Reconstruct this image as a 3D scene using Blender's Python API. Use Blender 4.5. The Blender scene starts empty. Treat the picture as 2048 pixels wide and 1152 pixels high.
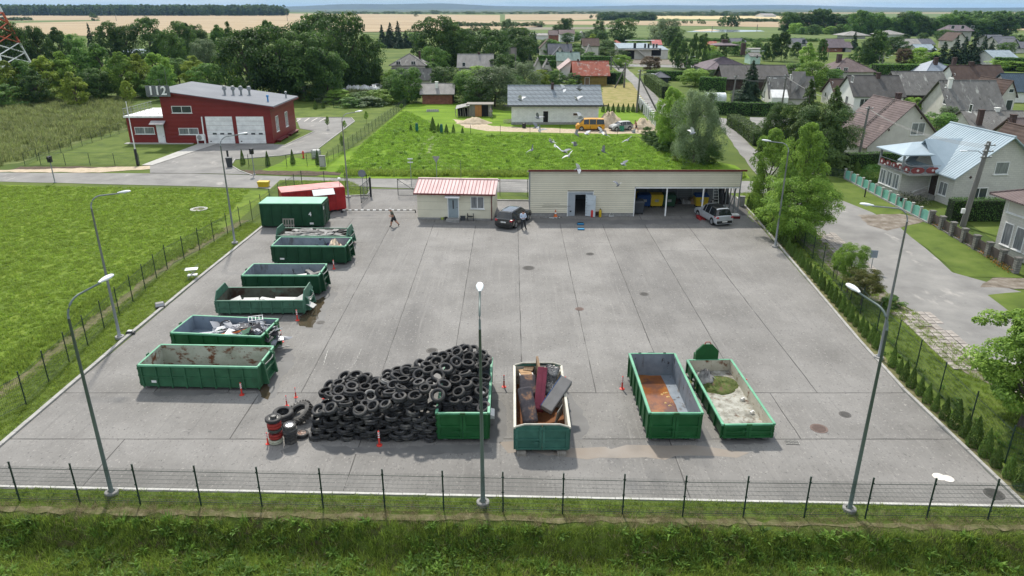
import bpy,math,random
import numpy as np
from mathutils import Vector,Matrix
SC=bpy.context.scene
COL=SC.collection
R=math.radians
random.seed(7)
RNG=np.random.default_rng(11)
# --- camera, light, sky
FPX=1430.0
PITCH=math.atan(561/FPX)
ZC=19.2
SP,CP=math.sin(PITCH),math.cos(PITCH)
cam_d=bpy.data.cameras.new('camera')
cam_d.sensor_width=36
cam_d.lens=FPX/2048*36
cam_d.clip_end=60000
cam=bpy.data.objects.new('camera',cam_d)
COL.objects.link(cam)
cam.location=(0,0,ZC)
cam.rotation_euler=(math.pi/2-PITCH,0,0)
SC.camera=cam
SUN_DIR=Vector((-0.20,0.84,1.0)).normalized()
sun_d=bpy.data.lights.new('sun','SUN')
sun_d.energy=3.5
sun_d.angle=R(2.5)
sun_d.color=(1.0,0.945,0.86)
sun=bpy.data.objects.new('sun',sun_d)
COL.objects.link(sun)
sun.rotation_euler=(-SUN_DIR).to_track_quat('-Z','Y').to_euler()
world=bpy.data.worlds.new('World')
SC.world=world
world.use_nodes=True
wn=world.node_tree.nodes
wl=world.node_tree.links
wn.clear()
w_out=wn.new('ShaderNodeOutputWorld')
w_bg=wn.new('ShaderNodeBackground')
w_bg.inputs['Strength'].default_value=0.145
w_sky=wn.new('ShaderNodeTexSky')
w_sky.sky_type='NISHITA'
w_sky.sun_disc=False
w_sky.sun_elevation=math.asin(SUN_DIR.z)
w_sky.sun_rotation=math.atan2(SUN_DIR.x,SUN_DIR.y)
w_sky.air_density=1.0
w_sky.dust_density=0.6
w_sky.ozone_density=2.5
w_tc=wn.new('ShaderNodeTexCoord')
w_map=wn.new('ShaderNodeMapping')
w_map.inputs['Scale'].default_value=(1.6,1.6,9.0)
w_no=wn.new('ShaderNodeTexNoise')
w_no.inputs['Scale'].default_value=1.7
w_no.inputs['Detail'].default_value=7
w_no.inputs['Roughness'].default_value=0.55
w_rp=wn.new('ShaderNodeValToRGB')
w_rp.color_ramp.elements[0].position=0.42
w_rp.color_ramp.elements[0].color=(0.45,0.45,0.45,1)
w_rp.color_ramp.elements[1].position=0.66
w_rp.color_ramp.elements[1].color=(0.9,0.9,0.9,1)
w_mix=wn.new('ShaderNodeMixRGB')
w_mix.inputs['Color2'].default_value=(6.6,6.8,6.9,1)
wl.new(w_tc.outputs['Generated'],w_map.inputs['Vector'])
wl.new(w_map.outputs['Vector'],w_no.inputs['Vector'])
wl.new(w_no.outputs['Fac'],w_rp.inputs['Fac'])
wl.new(w_rp.outputs['Color'],w_mix.inputs['Fac'])
wl.new(w_sky.outputs['Color'],w_mix.inputs['Color1'])
w_sep=wn.new('ShaderNodeSeparateXYZ')
wl.new(w_tc.outputs['Generated'],w_sep.inputs[0])
w_el=wn.new('ShaderNodeMapRange')
w_el.inputs['From Min'].default_value=0.0
w_el.inputs['From Max'].default_value=0.35
w_el.inputs['To Min'].default_value=0.88
w_el.inputs['To Max'].default_value=0.0
wl.new(w_sep.outputs['Z'],w_el.inputs['Value'])
w_hc=wn.new('ShaderNodeMixRGB')
w_hc.inputs['Color1'].default_value=(1.5,2.45,3.1,1)
w_hc.inputs['Color2'].default_value=(3.0,3.5,3.7,1)
w_m2=wn.new('ShaderNodeMapping')
w_m2.inputs['Scale'].default_value=(2.2,2.2,26.0)
w_n2=wn.new('ShaderNodeTexNoise')
w_n2.inputs['Scale'].default_value=2.0
w_n2.inputs['Detail'].default_value=6
w_r2=wn.new('ShaderNodeMapRange')
w_r2.inputs['From Min'].default_value=0.42
w_r2.inputs['From Max'].default_value=0.68
wl.new(w_tc.outputs['Generated'],w_m2.inputs['Vector'])
wl.new(w_m2.outputs['Vector'],w_n2.inputs['Vector'])
wl.new(w_n2.outputs['Fac'],w_r2.inputs['Value'])
wl.new(w_r2.outputs['Result'],w_hc.inputs['Fac'])
w_fin=wn.new('ShaderNodeMixRGB')
wl.new(w_el.outputs['Result'],w_fin.inputs['Fac'])
wl.new(w_mix.outputs['Color'],w_fin.inputs['Color1'])
wl.new(w_hc.outputs['Color'],w_fin.inputs['Color2'])
wl.new(w_fin.outputs['Color'],w_bg.inputs['Color'])
wl.new(w_bg.outputs['Background'],w_out.inputs['Surface'])
SC.view_settings.view_transform='Standard'
SC.view_settings.look='None'
SC.view_settings.exposure=0.52
SC.view_settings.gamma=1.0
SC.view_settings.use_curve_mapping=False
SC.cycles.max_bounces=6
SC.cycles.transparent_max_bounces=12
SC.cycles.volume_bounces=0
# --- survey helpers
def G(px,py,z=0.0):
 """point at height z seen at pixel (px,py) of the photograph"""
 u=(px-1024)/FPX
 v=(576-py)/FPX
 dy=CP+v*SP
 dz=-SP+v*CP
 t=(z-ZC)/dz
 return(u*t,dy*t)
def T(py,Y):
 """height at distance Y that shows on pixel row py"""
 v=(576-py)/FPX
 return ZC+Y*(-SP+v*CP)/(CP+v*SP)
def P(px,py,Y):
 u=(px-1024)/FPX
 v=(576-py)/FPX
 t=Y/(CP+v*SP)
 return(u*t,Y,ZC+t*(-SP+v*CP))
# --- materials
MATS={}
def nodes_of(name):
 m=bpy.data.materials.new(name)
 m.use_nodes=True
 nt=m.node_tree
 b=nt.nodes['Principled BSDF']
 return m,nt,b
def mat(name,cols,scale=1.0,rough=0.75,bump=0.0,bscale=None,metal=0.0,world=False,detail=4,rnd=0.0,pos=None,ribs=None,tiles=None,spots=None,spec=0.3,coat=0.0,stretch=None,alpha=None,bdist=0.02):
 """general procedural material: noise ramp of colours + bump (+ ribs, tiles, rust spots)"""
 if name in MATS:
  return MATS[name]
 m,nt,b=nodes_of(name)
 N,L=nt.nodes,nt.links
 if isinstance(cols[0],(int,float)):
  c=cols
  cols=[tuple(x*0.86 for x in c),tuple(min(1,x*1.14)for x in c)]
 if world:
  vec=N.new('ShaderNodeNewGeometry').outputs['Position']
 else:
  vec=N.new('ShaderNodeTexCoord').outputs['Object']
 v2=vec
 if stretch:
  mp=N.new('ShaderNodeMapping')
  mp.inputs['Scale'].default_value=stretch
  L.new(vec,mp.inputs['Vector'])
  v2=mp.outputs['Vector']
 no=N.new('ShaderNodeTexNoise')
 no.inputs['Scale'].default_value=scale
 no.inputs['Detail'].default_value=detail
 no.inputs['Roughness'].default_value=0.62
 L.new(v2,no.inputs['Vector'])
 rp=N.new('ShaderNodeValToRGB')
 el=rp.color_ramp.elements
 n=len(cols)
 ps=pos or[0.33+0.34*i/(n-1)for i in range(n)]
 el[0].position=ps[0]
 el[0].color=(*cols[0][:3],1)
 el[1].position=ps[-1]
 el[1].color=(*cols[-1][:3],1)
 for i in range(1,n-1):
  e=el.new(ps[i])
  e.color=(*cols[i][:3],1)
 L.new(no.outputs['Fac'],rp.inputs['Fac'])
 color=rp.outputs['Color']
 height=None
 if spots:
  for(sc_,ss,th,so,st)in spots:
   mp=N.new('ShaderNodeMapping')
   mp.inputs['Scale'].default_value=st
   mp.inputs['Location'].default_value=(ss,th*9,3.3)
   L.new(vec,mp.inputs['Vector'])
   n2=N.new('ShaderNodeTexNoise')
   n2.inputs['Scale'].default_value=ss
   n2.inputs['Detail'].default_value=6
   n2.inputs['Roughness'].default_value=0.65
   L.new(mp.outputs['Vector'],n2.inputs['Vector'])
   mr=N.new('ShaderNodeMapRange')
   mr.inputs['From Min'].default_value=th
   mr.inputs['From Max'].default_value=th+so
   L.new(n2.outputs['Fac'],mr.inputs['Value'])
   mx=N.new('ShaderNodeMixRGB')
   mx.inputs['Color2'].default_value=(*sc_,1)
   L.new(mr.outputs['Result'],mx.inputs['Fac'])
   L.new(color,mx.inputs['Color1'])
   color=mx.outputs['Color']
 if tiles:
  tw,th_,mo,mc,ct=tiles
  sx=N.new('ShaderNodeSeparateXYZ')
  L.new(vec,sx.inputs[0])
  ad=N.new('ShaderNodeMath')
  L.new(sx.outputs['X'],ad.inputs[0])
  L.new(sx.outputs['Y'],ad.inputs[1])
  cb=N.new('ShaderNodeCombineXYZ')
  L.new(ad.outputs[0],cb.inputs['X'])
  L.new(sx.outputs['Z'],cb.inputs['Y'])
  br=N.new('ShaderNodeTexBrick')
  br.inputs['Scale'].default_value=1
  br.inputs['Brick Width'].default_value=tw
  br.inputs['Row Height'].default_value=th_
  br.inputs['Mortar Size'].default_value=mo
  br.inputs['Color1'].default_value=(1,1,1,1)
  br.inputs['Color2'].default_value=(1-ct,1-ct,1-ct,1)
  br.inputs['Mortar'].default_value=(*mc,1)
  L.new(cb.outputs[0],br.inputs['Vector'])
  mu=N.new('ShaderNodeMixRGB')
  mu.blend_type='MULTIPLY'
  mu.inputs['Fac'].default_value=1
  L.new(color,mu.inputs['Color1'])
  L.new(br.outputs['Color'],mu.inputs['Color2'])
  color=mu.outputs['Color']
 if rnd:
  oi=N.new('ShaderNodeObjectInfo')
  mr=N.new('ShaderNodeMapRange')
  mr.inputs['To Min'].default_value=1-rnd
  mr.inputs['To Max'].default_value=1+rnd
  L.new(oi.outputs['Random'],mr.inputs['Value'])
  hs=N.new('ShaderNodeHueSaturation')
  L.new(mr.outputs['Result'],hs.inputs['Value'])
  L.new(color,hs.inputs['Color'])
  color=hs.outputs['Color']
 L.new(color,b.inputs['Base Color'])
 if bump or ribs:
  bn=N.new('ShaderNodeBump')
  bn.inputs['Distance'].default_value=bdist
  bn.inputs['Strength'].default_value=min(1,bump if bump else 0.6)
  if ribs:
   wv=N.new('ShaderNodeTexWave')
   wv.wave_type='BANDS'
   wv.bands_direction=ribs[0]
   wv.inputs['Scale'].default_value=0.314/ribs[1]
   L.new(vec,wv.inputs['Vector'])
   L.new(wv.outputs['Fac'],bn.inputs['Height'])
   bn.inputs['Distance'].default_value=ribs[2]if len(ribs)>2 else 0.03
   bn.inputs['Strength'].default_value=0.8
  else:
   n3=N.new('ShaderNodeTexNoise')
   n3.inputs['Scale'].default_value=bscale or scale*6
   n3.inputs['Detail'].default_value=5
   L.new(v2,n3.inputs['Vector'])
   L.new(n3.outputs['Fac'],bn.inputs['Height'])
  L.new(bn.outputs['Normal'],b.inputs['Normal'])
 b.inputs['Roughness'].default_value=rough
 b.inputs['Metallic'].default_value=metal
 b.inputs['Specular IOR Level'].default_value=spec
 b.inputs['Coat Weight'].default_value=coat
 if alpha is not None:
  b.inputs['Alpha'].default_value=alpha
 MATS[name]=m
 return m
def leaf_mat(name,cols,trans=0.45,rnd=0.26,rough=0.6):
 """foliage: tone per leaf from a mesh attribute, tint per plant, light passing through"""
 if name in MATS:
  return MATS[name]
 m,nt,b=nodes_of(name)
 N,L=nt.nodes,nt.links
 at=N.new('ShaderNodeAttribute')
 at.attribute_name='tone'
 rp=N.new('ShaderNodeValToRGB')
 el=rp.color_ramp.elements
 n=len(cols)
 el[0].position=0
 el[0].color=(*cols[0],1)
 el[1].position=1
 el[1].color=(*cols[-1],1)
 for i in range(1,n-1):
  e=el.new(i/(n-1))
  e.color=(*cols[i],1)
 L.new(at.outputs['Fac'],rp.inputs['Fac'])
 oi=N.new('ShaderNodeObjectInfo')
 mr=N.new('ShaderNodeMapRange')
 mr.inputs['To Min'].default_value=1-rnd
 mr.inputs['To Max'].default_value=1+rnd
 L.new(oi.outputs['Random'],mr.inputs['Value'])
 hs=N.new('ShaderNodeHueSaturation')
 L.new(mr.outputs['Result'],hs.inputs['Value'])
 L.new(rp.outputs['Color'],hs.inputs['Color'])
 L.new(hs.outputs['Color'],b.inputs['Base Color'])
 b.inputs['Roughness'].default_value=rough
 b.inputs['Specular IOR Level'].default_value=0.25
 tr=N.new('ShaderNodeBsdfTranslucent')
 L.new(hs.outputs['Color'],tr.inputs['Color'])
 ms=N.new('ShaderNodeMixShader')
 ms.inputs['Fac'].default_value=trans
 L.new(b.outputs['BSDF'],ms.inputs[1])
 L.new(tr.outputs['BSDF'],ms.inputs[2])
 L.new(ms.outputs['Shader'],nt.nodes['Material Output'].inputs['Surface'])
 MATS[name]=m
 return m
# --- meshes and objects
def put(name,data,parent=None,loc=(0,0,0),rz=0.0):
 o=bpy.data.objects.new(name,data)
 COL.objects.link(o)
 o.location=loc
 o.rotation_euler=(0,0,rz)
 if parent:
  o.parent=parent
 return o
def tag(o,label=None,cat=None,group=None,kind=None):
 if label:
  o['label']=label
 if cat:
  o['category']=cat
 if group:
  o['group']=group
 if kind:
  o['kind']=kind
 return o
def thing(name,label,cat,loc,rz=0.0,group=None):
 return tag(put(name,None,None,loc,rz),label,cat,group)
class MB:
 """collects faces, builds ONE mesh object"""
 def __init__(s):
  s.v=[]
  s.f=[]
 def add(s,vs,fs):
  k=len(s.v)
  s.v+=[tuple(p)for p in vs]
  s.f+=[tuple(i+k for i in f)for f in fs]
  return s
 def box(s,x0,x1,y0,y1,z0,z1,M=None):
  vs=[(x0,y0,z0),(x1,y0,z0),(x1,y1,z0),(x0,y1,z0),(x0,y0,z1),(x1,y0,z1),(x1,y1,z1),(x0,y1,z1)]
  if M is not None:
   vs=[M@Vector(p)for p in vs]
  return s.add(vs,[(3,2,1,0),(4,5,6,7),(0,1,5,4),(1,2,6,5),(2,3,7,6),(3,0,4,7)])
 def cbox(s,c,d,M=None):
  return s.box(c[0]-d[0]/2,c[0]+d[0]/2,c[1]-d[1]/2,c[1]+d[1]/2,c[2]-d[2]/2,c[2]+d[2]/2,M)
 def hexa(s,p):
  return s.add(p,[(3,2,1,0),(4,5,6,7),(0,1,5,4),(1,2,6,5),(2,3,7,6),(3,0,4,7)])
 def prism(s,poly,z0,z1):
  n=len(poly)
  vs=[(x,y,z0)for x,y in poly]+[(x,y,z1)for x,y in poly]
  fs=[tuple(reversed(range(n))),tuple(range(n,2*n))]
  fs+=[(i,(i+1)%n,n+(i+1)%n,n+i)for i in range(n)]
  return s.add(vs,fs)
 def extr(s,poly3,d):
  n=len(poly3)
  d=Vector(d)
  vs=[Vector(p)for p in poly3]+[Vector(p)+d for p in poly3]
  fs=[tuple(reversed(range(n))),tuple(range(n,2*n))]
  fs+=[(i,(i+1)%n,n+(i+1)%n,n+i)for i in range(n)]
  return s.add(vs,fs)
 def tube(s,pts,r,n=8,cap=True):
  pts=[Vector(p)for p in pts]
  rs=r if isinstance(r,(list,tuple))else[r]*len(pts)
  k=len(s.v)
  up=Vector((0,0,1))
  for i,p in enumerate(pts):
   a=pts[max(0,i-1)]
   b=pts[min(len(pts)-1,i+1)]
   d=(b-a).normalized()
   if abs(d.dot(up))>0.95:
    up=Vector((1,0,0))if abs(d.x)<0.9 else Vector((0,1,0))
   x=d.cross(up).normalized()
   y=d.cross(x).normalized()
   up=Vector((0,0,1))if abs(d.z)<0.9 else x
   up=-y if abs(d.z)>=0.9 else up
   for j in range(n):
    a_=2*math.pi*j/n
    s.v.append(tuple(p+(x*math.cos(a_)+y*math.sin(a_))*rs[i]))
  for i in range(len(pts)-1):
   for j in range(n):
    s.f.append((k+i*n+j,k+i*n+(j+1)%n,k+(i+1)*n+(j+1)%n,k+(i+1)*n+j))
  if cap:
   s.f.append(tuple(k+j for j in range(n)))
   s.f.append(tuple(k+(len(pts)-1)*n+j for j in reversed(range(n))))
  return s
 def lathe(s,prof,n=16,c=(0,0,0),M=None,closed=False):
  k=len(s.v)
  for r,z in prof:
   for j in range(n):
    a=2*math.pi*j/n
    p=Vector((c[0]+r*math.cos(a),c[1]+r*math.sin(a),c[2]+z))
    s.v.append(tuple(M@p if M is not None else p))
  m=len(prof)
  for i in range(m if closed else m-1):
   i2=(i+1)%m
   for j in range(n):
    s.f.append((k+i*n+j,k+i*n+(j+1)%n,k+i2*n+(j+1)%n,k+i2*n+j))
  if not closed:
   s.f.append(tuple(k+j for j in reversed(range(n))))
   s.f.append(tuple(k+(m-1)*n+j for j in range(n)))
  return s
 def prune(s):
  u=sorted({i for f in s.f for i in f})
  k={a:b for b,a in enumerate(u)}
  s.v=[s.v[i]for i in u]
  s.f=[tuple(k[i]for i in f)for f in s.f]
  return s
 def mesh(s,name,m=None,smooth=False):
  me=bpy.data.meshes.new(name)
  me.from_pydata(s.v,[],s.f)
  if smooth:
   me.polygons.foreach_set('use_smooth',[True]*len(me.polygons))
  if m:
   me.materials.append(m)
  me.update()
  return me
 def build(s,name,m,parent=None,loc=(0,0,0),rz=0.0,smooth=False,bevel=0.0):
  o=put(name,s.mesh(name,m,smooth),parent,loc,rz)
  if bevel:
   md=o.modifiers.new('Bevel','BEVEL')
   md.width=bevel
   md.segments=1
   md.limit_method='ANGLE'
  return o
def copy_tree(o,parent=None):
 c=o.copy()
 COL.objects.link(c)
 if parent:
  c.parent=parent
 for ch in list(o.children):
  copy_tree(ch,c)
 return c
def place_copy(proto,first,loc,rz,label=None,scale=None):
 o=proto if first else copy_tree(proto)
 o.location=loc
 o.rotation_euler=(0,0,rz)
 if scale is not None:
  o.scale=(scale,)*3 if isinstance(scale,(int,float))else scale
 if label:
  o['label']=label
 return o
def wob(pts,step,amp,seed=0,closed=True):
 """subdivide an outline and make it uneven"""
 rr=random.Random(seed)
 out=[]
 n=len(pts)
 for i in range(n if closed else n-1):
  a,b=pts[i],pts[(i+1)%n]
  d=math.dist(a,b)
  k=max(1,int(d/step))
  for j in range(k):
   t=j/k
   w=amp if j else amp*0.3
   out.append((a[0]+(b[0]-a[0])*t+rr.uniform(-w,w),a[1]+(b[1]-a[1])*t+rr.uniform(-w,w)))
 if not closed:
  out.append(pts[-1])
 return out
def sheet(name,pts,z,m,step=0,amp=0,seed=0,kind='structure',label=None,cat=None):
 if step:
  pts=wob(pts,step,amp,seed)
 me=bpy.data.meshes.new(name)
 a=sum(pts[i][0]*pts[(i+1)%len(pts)][1]-pts[(i+1)%len(pts)][0]*pts[i][1]for i in range(len(pts)))
 if a<0:
  pts=pts[::-1]
 me.from_pydata([(x,y,z)for x,y in pts],[],[tuple(range(len(pts)))])
 me.materials.append(m)
 o=put(name,me)
 o['kind']=kind
 if label:
  o['label']=label
 return o
def PX(*a,z=0.0):
 return[G(x,y,z)for x,y in a]
ORD=['leftmost','second','third','fourth','fifth','sixth','seventh','eighth','ninth','tenth','eleventh','twelfth','thirteenth','fourteenth','fifteenth','sixteenth','seventeenth','eighteenth','nineteenth','twentieth','twenty-first','twenty-second','twenty-third','twenty-fourth','twenty-fifth','twenty-sixth','twenty-seventh','twenty-eighth','twenty-ninth','thirtieth']
# --- ground, roads, fields
GREEN=[(0.032,0.058,0.010),(0.075,0.125,0.018),(0.115,0.155,0.028)]
m_lawn=mat('lawn',[(0.06,0.09,0.018),(0.09,0.13,0.024),(0.12,0.155,0.036)],scale=0.35,world=True,bump=0.6,bscale=9,rough=0.9,detail=9,spec=0.1)
m_ground=mat('rough_grass',[(0.05,0.08,0.018),(0.085,0.12,0.026),(0.125,0.15,0.042)],scale=0.06,world=True,bump=0.8,bscale=2.5,rough=0.95,detail=10,spec=0.1)
m_meadow=mat('meadow',[(0.07,0.11,0.017),(0.125,0.185,0.026),(0.175,0.225,0.035)],scale=0.5,world=True,bump=0.9,bscale=4,rough=0.95,detail=10,spec=0.1,bdist=0.1)
m_meadow2=mat('bright_meadow',[(0.085,0.145,0.014),(0.125,0.215,0.018),(0.165,0.25,0.026)],scale=0.35,world=True,bump=0.9,bscale=3,rough=0.95,detail=10,spec=0.1,bdist=0.1,stretch=(0.45,1,1))
m_tall=mat('tall_grass',[(0.085,0.12,0.035),(0.135,0.165,0.055),(0.19,0.20,0.085)],scale=0.22,world=True,bump=1,bscale=2,rough=0.95,detail=9,spec=0.1,bdist=0.2)
m_hay=mat('dry_grass',[(0.16,0.17,0.045),(0.24,0.21,0.08),(0.30,0.25,0.12)],scale=0.5,world=True,bump=0.8,bscale=4,rough=0.95,detail=8,spec=0.1)
m_wheat=mat('wheat',[(0.27,0.205,0.125),(0.33,0.255,0.16),(0.37,0.295,0.19)],scale=0.012,world=True,rough=0.95,detail=6,spec=0.1,stretch=(0.4,1.6,1))
m_wheat2=mat('pale_wheat',[(0.42,0.34,0.18),(0.50,0.42,0.24)],scale=0.01,world=True,rough=0.95,detail=6,spec=0.1,stretch=(0.4,1.6,1))
m_field=mat('field_green',[(0.08,0.115,0.035),(0.125,0.165,0.055)],scale=0.02,world=True,rough=0.95,detail=7,spec=0.1,stretch=(0.5,1.5,1))
m_dirt=mat('bare_dirt',[(0.12,0.10,0.078),(0.18,0.155,0.125),(0.26,0.235,0.20)],scale=1.2,world=True,bump=0.8,bscale=8,rough=0.95,detail=8,spec=0.1)
m_soil=mat('dark_soil',[(0.07,0.05,0.035),(0.13,0.10,0.075)],scale=2,world=True,bump=1,bscale=6,rough=0.95,detail=8,spec=0.1,bdist=0.1)
m_straw=mat('dry_cuttings',[(0.08,0.10,0.03),(0.135,0.13,0.06),(0.19,0.165,0.10)],scale=2.5,world=True,bump=1,bscale=14,rough=0.95,detail=8,spec=0.1)
m_sand=mat('sand',[(0.36,0.29,0.20),(0.50,0.42,0.31)],scale=2,world=True,bump=0.8,bscale=9,rough=0.95,spec=0.1)
ASP=[(0.142,0.136,0.126),(0.182,0.175,0.163),(0.222,0.214,0.20)]
m_asph=mat('yard_asphalt',ASP,rnd=0.07,scale=0.22,world=True,bump=0.35,bscale=30,rough=0.85,detail=12,spec=0.25,bdist=0.01,spots=[((0.125,0.12,0.113),0.14,0.54,0.2,(1,0.35,1)),((0.212,0.203,0.188),1.3,0.54,0.22,(3.2,0.10,1)),((0.135,0.13,0.122),1.9,0.58,0.2,(3.4,0.08,1)),((0.105,0.10,0.096),2.2,0.66,0.07,(1,1,1)),((0.27,0.255,0.235),9,0.58,0.1,(1,0.6,1)),((0.095,0.092,0.086),11,0.58,0.1,(1,0.6,1))])
m_road=mat('road_asphalt',[(0.16,0.155,0.147),(0.205,0.20,0.188),(0.25,0.242,0.225)],scale=0.3,world=True,bump=0.3,bscale=20,rough=0.9,detail=12,spec=0.2,spots=[((0.36,0.34,0.31),0.5,0.6,0.12,(1,0.4,1)),((0.15,0.148,0.14),2.0,0.64,0.1,(1,1,1))])
m_seam=mat('tar_seam',(0.07,0.067,0.062),rough=0.8,world=True)
m_kerb=mat('kerb_concrete',[(0.27,0.265,0.245),(0.37,0.36,0.335)],scale=1.5,world=True,rough=0.85,bump=0.2,bscale=20)
m_kerbw=mat('pale_kerb',[(0.42,0.41,0.385),(0.55,0.54,0.50)],scale=1.2,world=True,rough=0.8)
m_conc=mat('light_concrete',[(0.33,0.325,0.30),(0.43,0.42,0.39)],scale=0.8,rough=0.85,world=True)
m_cgrey=mat('grey_concrete',[(0.22,0.215,0.205),(0.31,0.305,0.29)],scale=3,rough=0.9,bump=0.2)
def bank_z(x,y):
 yf=24.05-0.029*(x+5.2)
 d=yf-0.55-y
 if d<0:
  return-0.02
 t=min(1,d/1.15)
 t=t*t*(3-2*t)
 bumpy=0.06*math.sin(x*1.7+2*math.sin(y*1.3))+0.05*math.sin(x*0.61+y*2.1)
 return-0.02-1.0*t+bumpy*min(1,d/0.5)
def bank_mesh(name,x0,x1,y0,y1,dx,dy,m,k=0):
 nx,ny=int((x1-x0)/dx),int((y1-y0)/dy)
 vs=[(x0+i*dx,y0+j*dy-k*(x0+i*dx),bank_z(x0+i*dx,y0+j*dy-k*(x0+i*dx)))for j in range(ny+1)for i in range(nx+1)]
 fs=[(j*(nx+1)+i,j*(nx+1)+i+1,(j+1)*(nx+1)+i+1,(j+1)*(nx+1)+i)for j in range(ny)for i in range(nx)]
 me=bpy.data.meshes.new(name)
 me.from_pydata(vs,[],fs)
 me.polygons.foreach_set('use_smooth',[True]*len(fs))
 me.materials.append(m)
 return me
m_bank=mat('bank_soil_grass',[(0.075,0.065,0.03),(0.075,0.105,0.022),(0.12,0.165,0.03)],scale=0.9,world=True,bump=1,bscale=6,rough=0.95,detail=9,spec=0.1,bdist=0.08)
bank=put('grass_bank',bank_mesh('grass_bank',-48,48,4.0,24.3,0.5,0.35/1.75*1.45,m_bank))
bank['kind']='structure'
def ground_sheet(name,y0,y1,xw,z,m):
 o=sheet(name,[(-xw,y0),(xw,y0),(xw,y1),(-xw,y1)],z,m)
 return o
ground_sheet('ground',24.0,700,900,-0.03,m_ground)
o=put('far_ground',MB().box(-16000,16000,700,15000,-3,-0.03).mesh('far_ground',m_field))
o['kind']='structure'
for sgn in(-1,1):
 sheet('ground',[(sgn*48,4),(sgn*900,4),(sgn*900,24.0),(sgn*48,24.0)],-0.03,m_ground)
 sheet('ground',[(sgn*900,4),(sgn*16000,4),(sgn*16000,700),(sgn*900,700)],-0.03,m_ground)
sheet('ground',[(-16000,-3000),(16000,-3000),(16000,4),(-16000,4)],-1.2,m_ground)
sheet('meadow',PX((545,381),(0,369))+[(-110,84),(-110,20),(-49,20)]+[(-27.6,24.3),(-27.6,30),(-27.7,60),(-26.5,66.5)],-0.022,m_meadow)
sheet('verge',[(-27.4,24.3),(-24.6,24.3),(-24.3,66.5),(-26.0,67)],-0.024,m_lawn)
sheet('verge',[(-24.6,24.4),(-24.6,25.55),(21.8,24.1),(40,23.6),(40,22.9)],-0.016,m_lawn)
sheet('verge',[(21.0,24.3),(27.5,24.3),(30.5,38),(31.0,46),(30.6,60),(29.4,78),(27.0,84),(23.6,84),(22.3,58)],-0.024,m_lawn)
sheet('dry_strip',[(-48,25.35),(-24,24.35),(24,22.95),(48,22.35),(48,22.0),(24,22.7),(-24,24.0),(-48,24.9)],-0.010,m_straw,0.5,0.14,3)
sheet('dry_strip',[(-26.3,25),(-26.9,34),(-27.4,52),(-26.4,62),(-25.5,67),(-26.2,67),(-27.8,60),(-27.9,40),(-27.2,26)],-0.012,m_straw,1.2,0.25,4)
sheet('dry_strip',[(21.35,24.3),(21.2,37),(23.1,58.5),(24.0,73),(24.35,73),(23.6,58),(21.9,37),(22.2,24.3)],-0.012,m_straw,1,0.12,8)
sheet('back_field',PX((512,345),(700,355),(1060,357),(1500,357),(1470,330),(1300,290),(1265,268),(905,263),(800,215)),-0.018,m_meadow2,3,0.4,5)
sheet('back_garden',PX((800,215),(905,263),(1265,268),(1310,285),(1308,240),(1275,222),(1200,218),(1010,222),(930,205),(830,205)),-0.016,m_meadow2,2,0.2,6)
sheet('hay_field',PX((1205,165),(1262,165),(1330,228),(1297,215),(1200,213)),-0.014,m_hay,2,0.5,6)
sheet('station_lawn',PX((40,330),(280,331),(395,290),(440,288),(415,282),(255,288),(225,262)),-0.012,m_lawn,2,0.05,6)
sheet('station_lawn',PX((640,318),(720,290),(810,213),(760,200),(590,203),(585,236),(640,235),(703,236),(708,243),(628,303),(565,310),(605,318)),-0.012,m_lawn)
sheet('tall_grass_field',PX((0,330),(40,325),(255,258),(262,205),(0,190),(-400,180),(-400,330)),-0.014,m_tall,5,1,7)
sheet('soil_strip',PX((40,333),(275,333),(245,342),(20,340)),0.006,m_soil,1,0.3,2)
sheet('soil_strip',PX((478,340),(680,343),(678,351),(500,349)),0.006,m_soil,1,0.3,3)
sheet('sand_patch',PX((215,335),(310,331),(300,338),(200,345),(0,344),(0,340)),0.010,m_sand,1,0.25,9)
sheet('verge',PX((690,372),(700,362),(560,360),(535,383),(548,397),(690,392),(735,392),(738,380)),0.004,m_lawn)
sheet('verge',PX((992,385),(992,400),(1062,401),(1062,385)),0.012,m_lawn)
sheet('road',PX((-500,338),(0,345),(380,347),(500,350),(700,357),(1000,358),(1055,359),(1500,362),(1600,365),(1610,388),(1500,386),(1055,385),(700,372),(560,380),(520,376),(0,363),(-500,356)),0.0,m_road,4,0.12,1)
sheet('road',PX((1475,300),(1436,247),(1400,230),(1337,236),(1300,217),(1262,165),(1225,133),(1250,133),(1338,215),(1420,232),(1500,245),(1500,234),(1600,237),(1640,245),(1510,256),(1470,258),(1500,290),(1560,335),(1640,385),(1745,425),(1800,455),(1905,545),(2048,585),(2300,690),(2300,900),(2048,735),(1960,718),(1880,655),(1790,600),(1700,520),(1620,450),(1530,372)),0.008,m_road,3,0.12,2)
sheet('road',PX((960,130),(1225,133),(1250,133),(1500,138),(1640,142),(1640,136),(1500,133),(1250,128),(960,126)),0.0,m_road,6,0.2,4)
sheet('forecourt',PX((300,331),(415,290),(424,286),(548,288),(590,282),(628,262),(600,257),(592,236),(640,234),(700,235),(709,242),(627,302),(565,310),(470,318),(462,330),(480,340),(500,349),(420,347),(300,346)),0.012,m_road)
sheet('verge',PX((548,289),(570,290),(628,263),(603,259)),0.03,m_lawn)
sheet('footpath',PX((283,331),(305,331),(438,287),(400,287)),0.06,m_conc)
sheet('driveway',PX((1715,430),(1800,428),(1860,440),(1812,452),(1775,462),(1735,450)),0.015,m_dirt,0.8,0.12,3)
sheet('driveway',PX((1960,575),(2100,580),(2100,556),(1985,556)),0.015,m_dirt,0.8,0.12,5)
sheet('driveway',PX((1590,345),(1640,352),(1700,345),(1640,335)),0.014,m_dirt,0.8,0.12,6)
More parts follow.
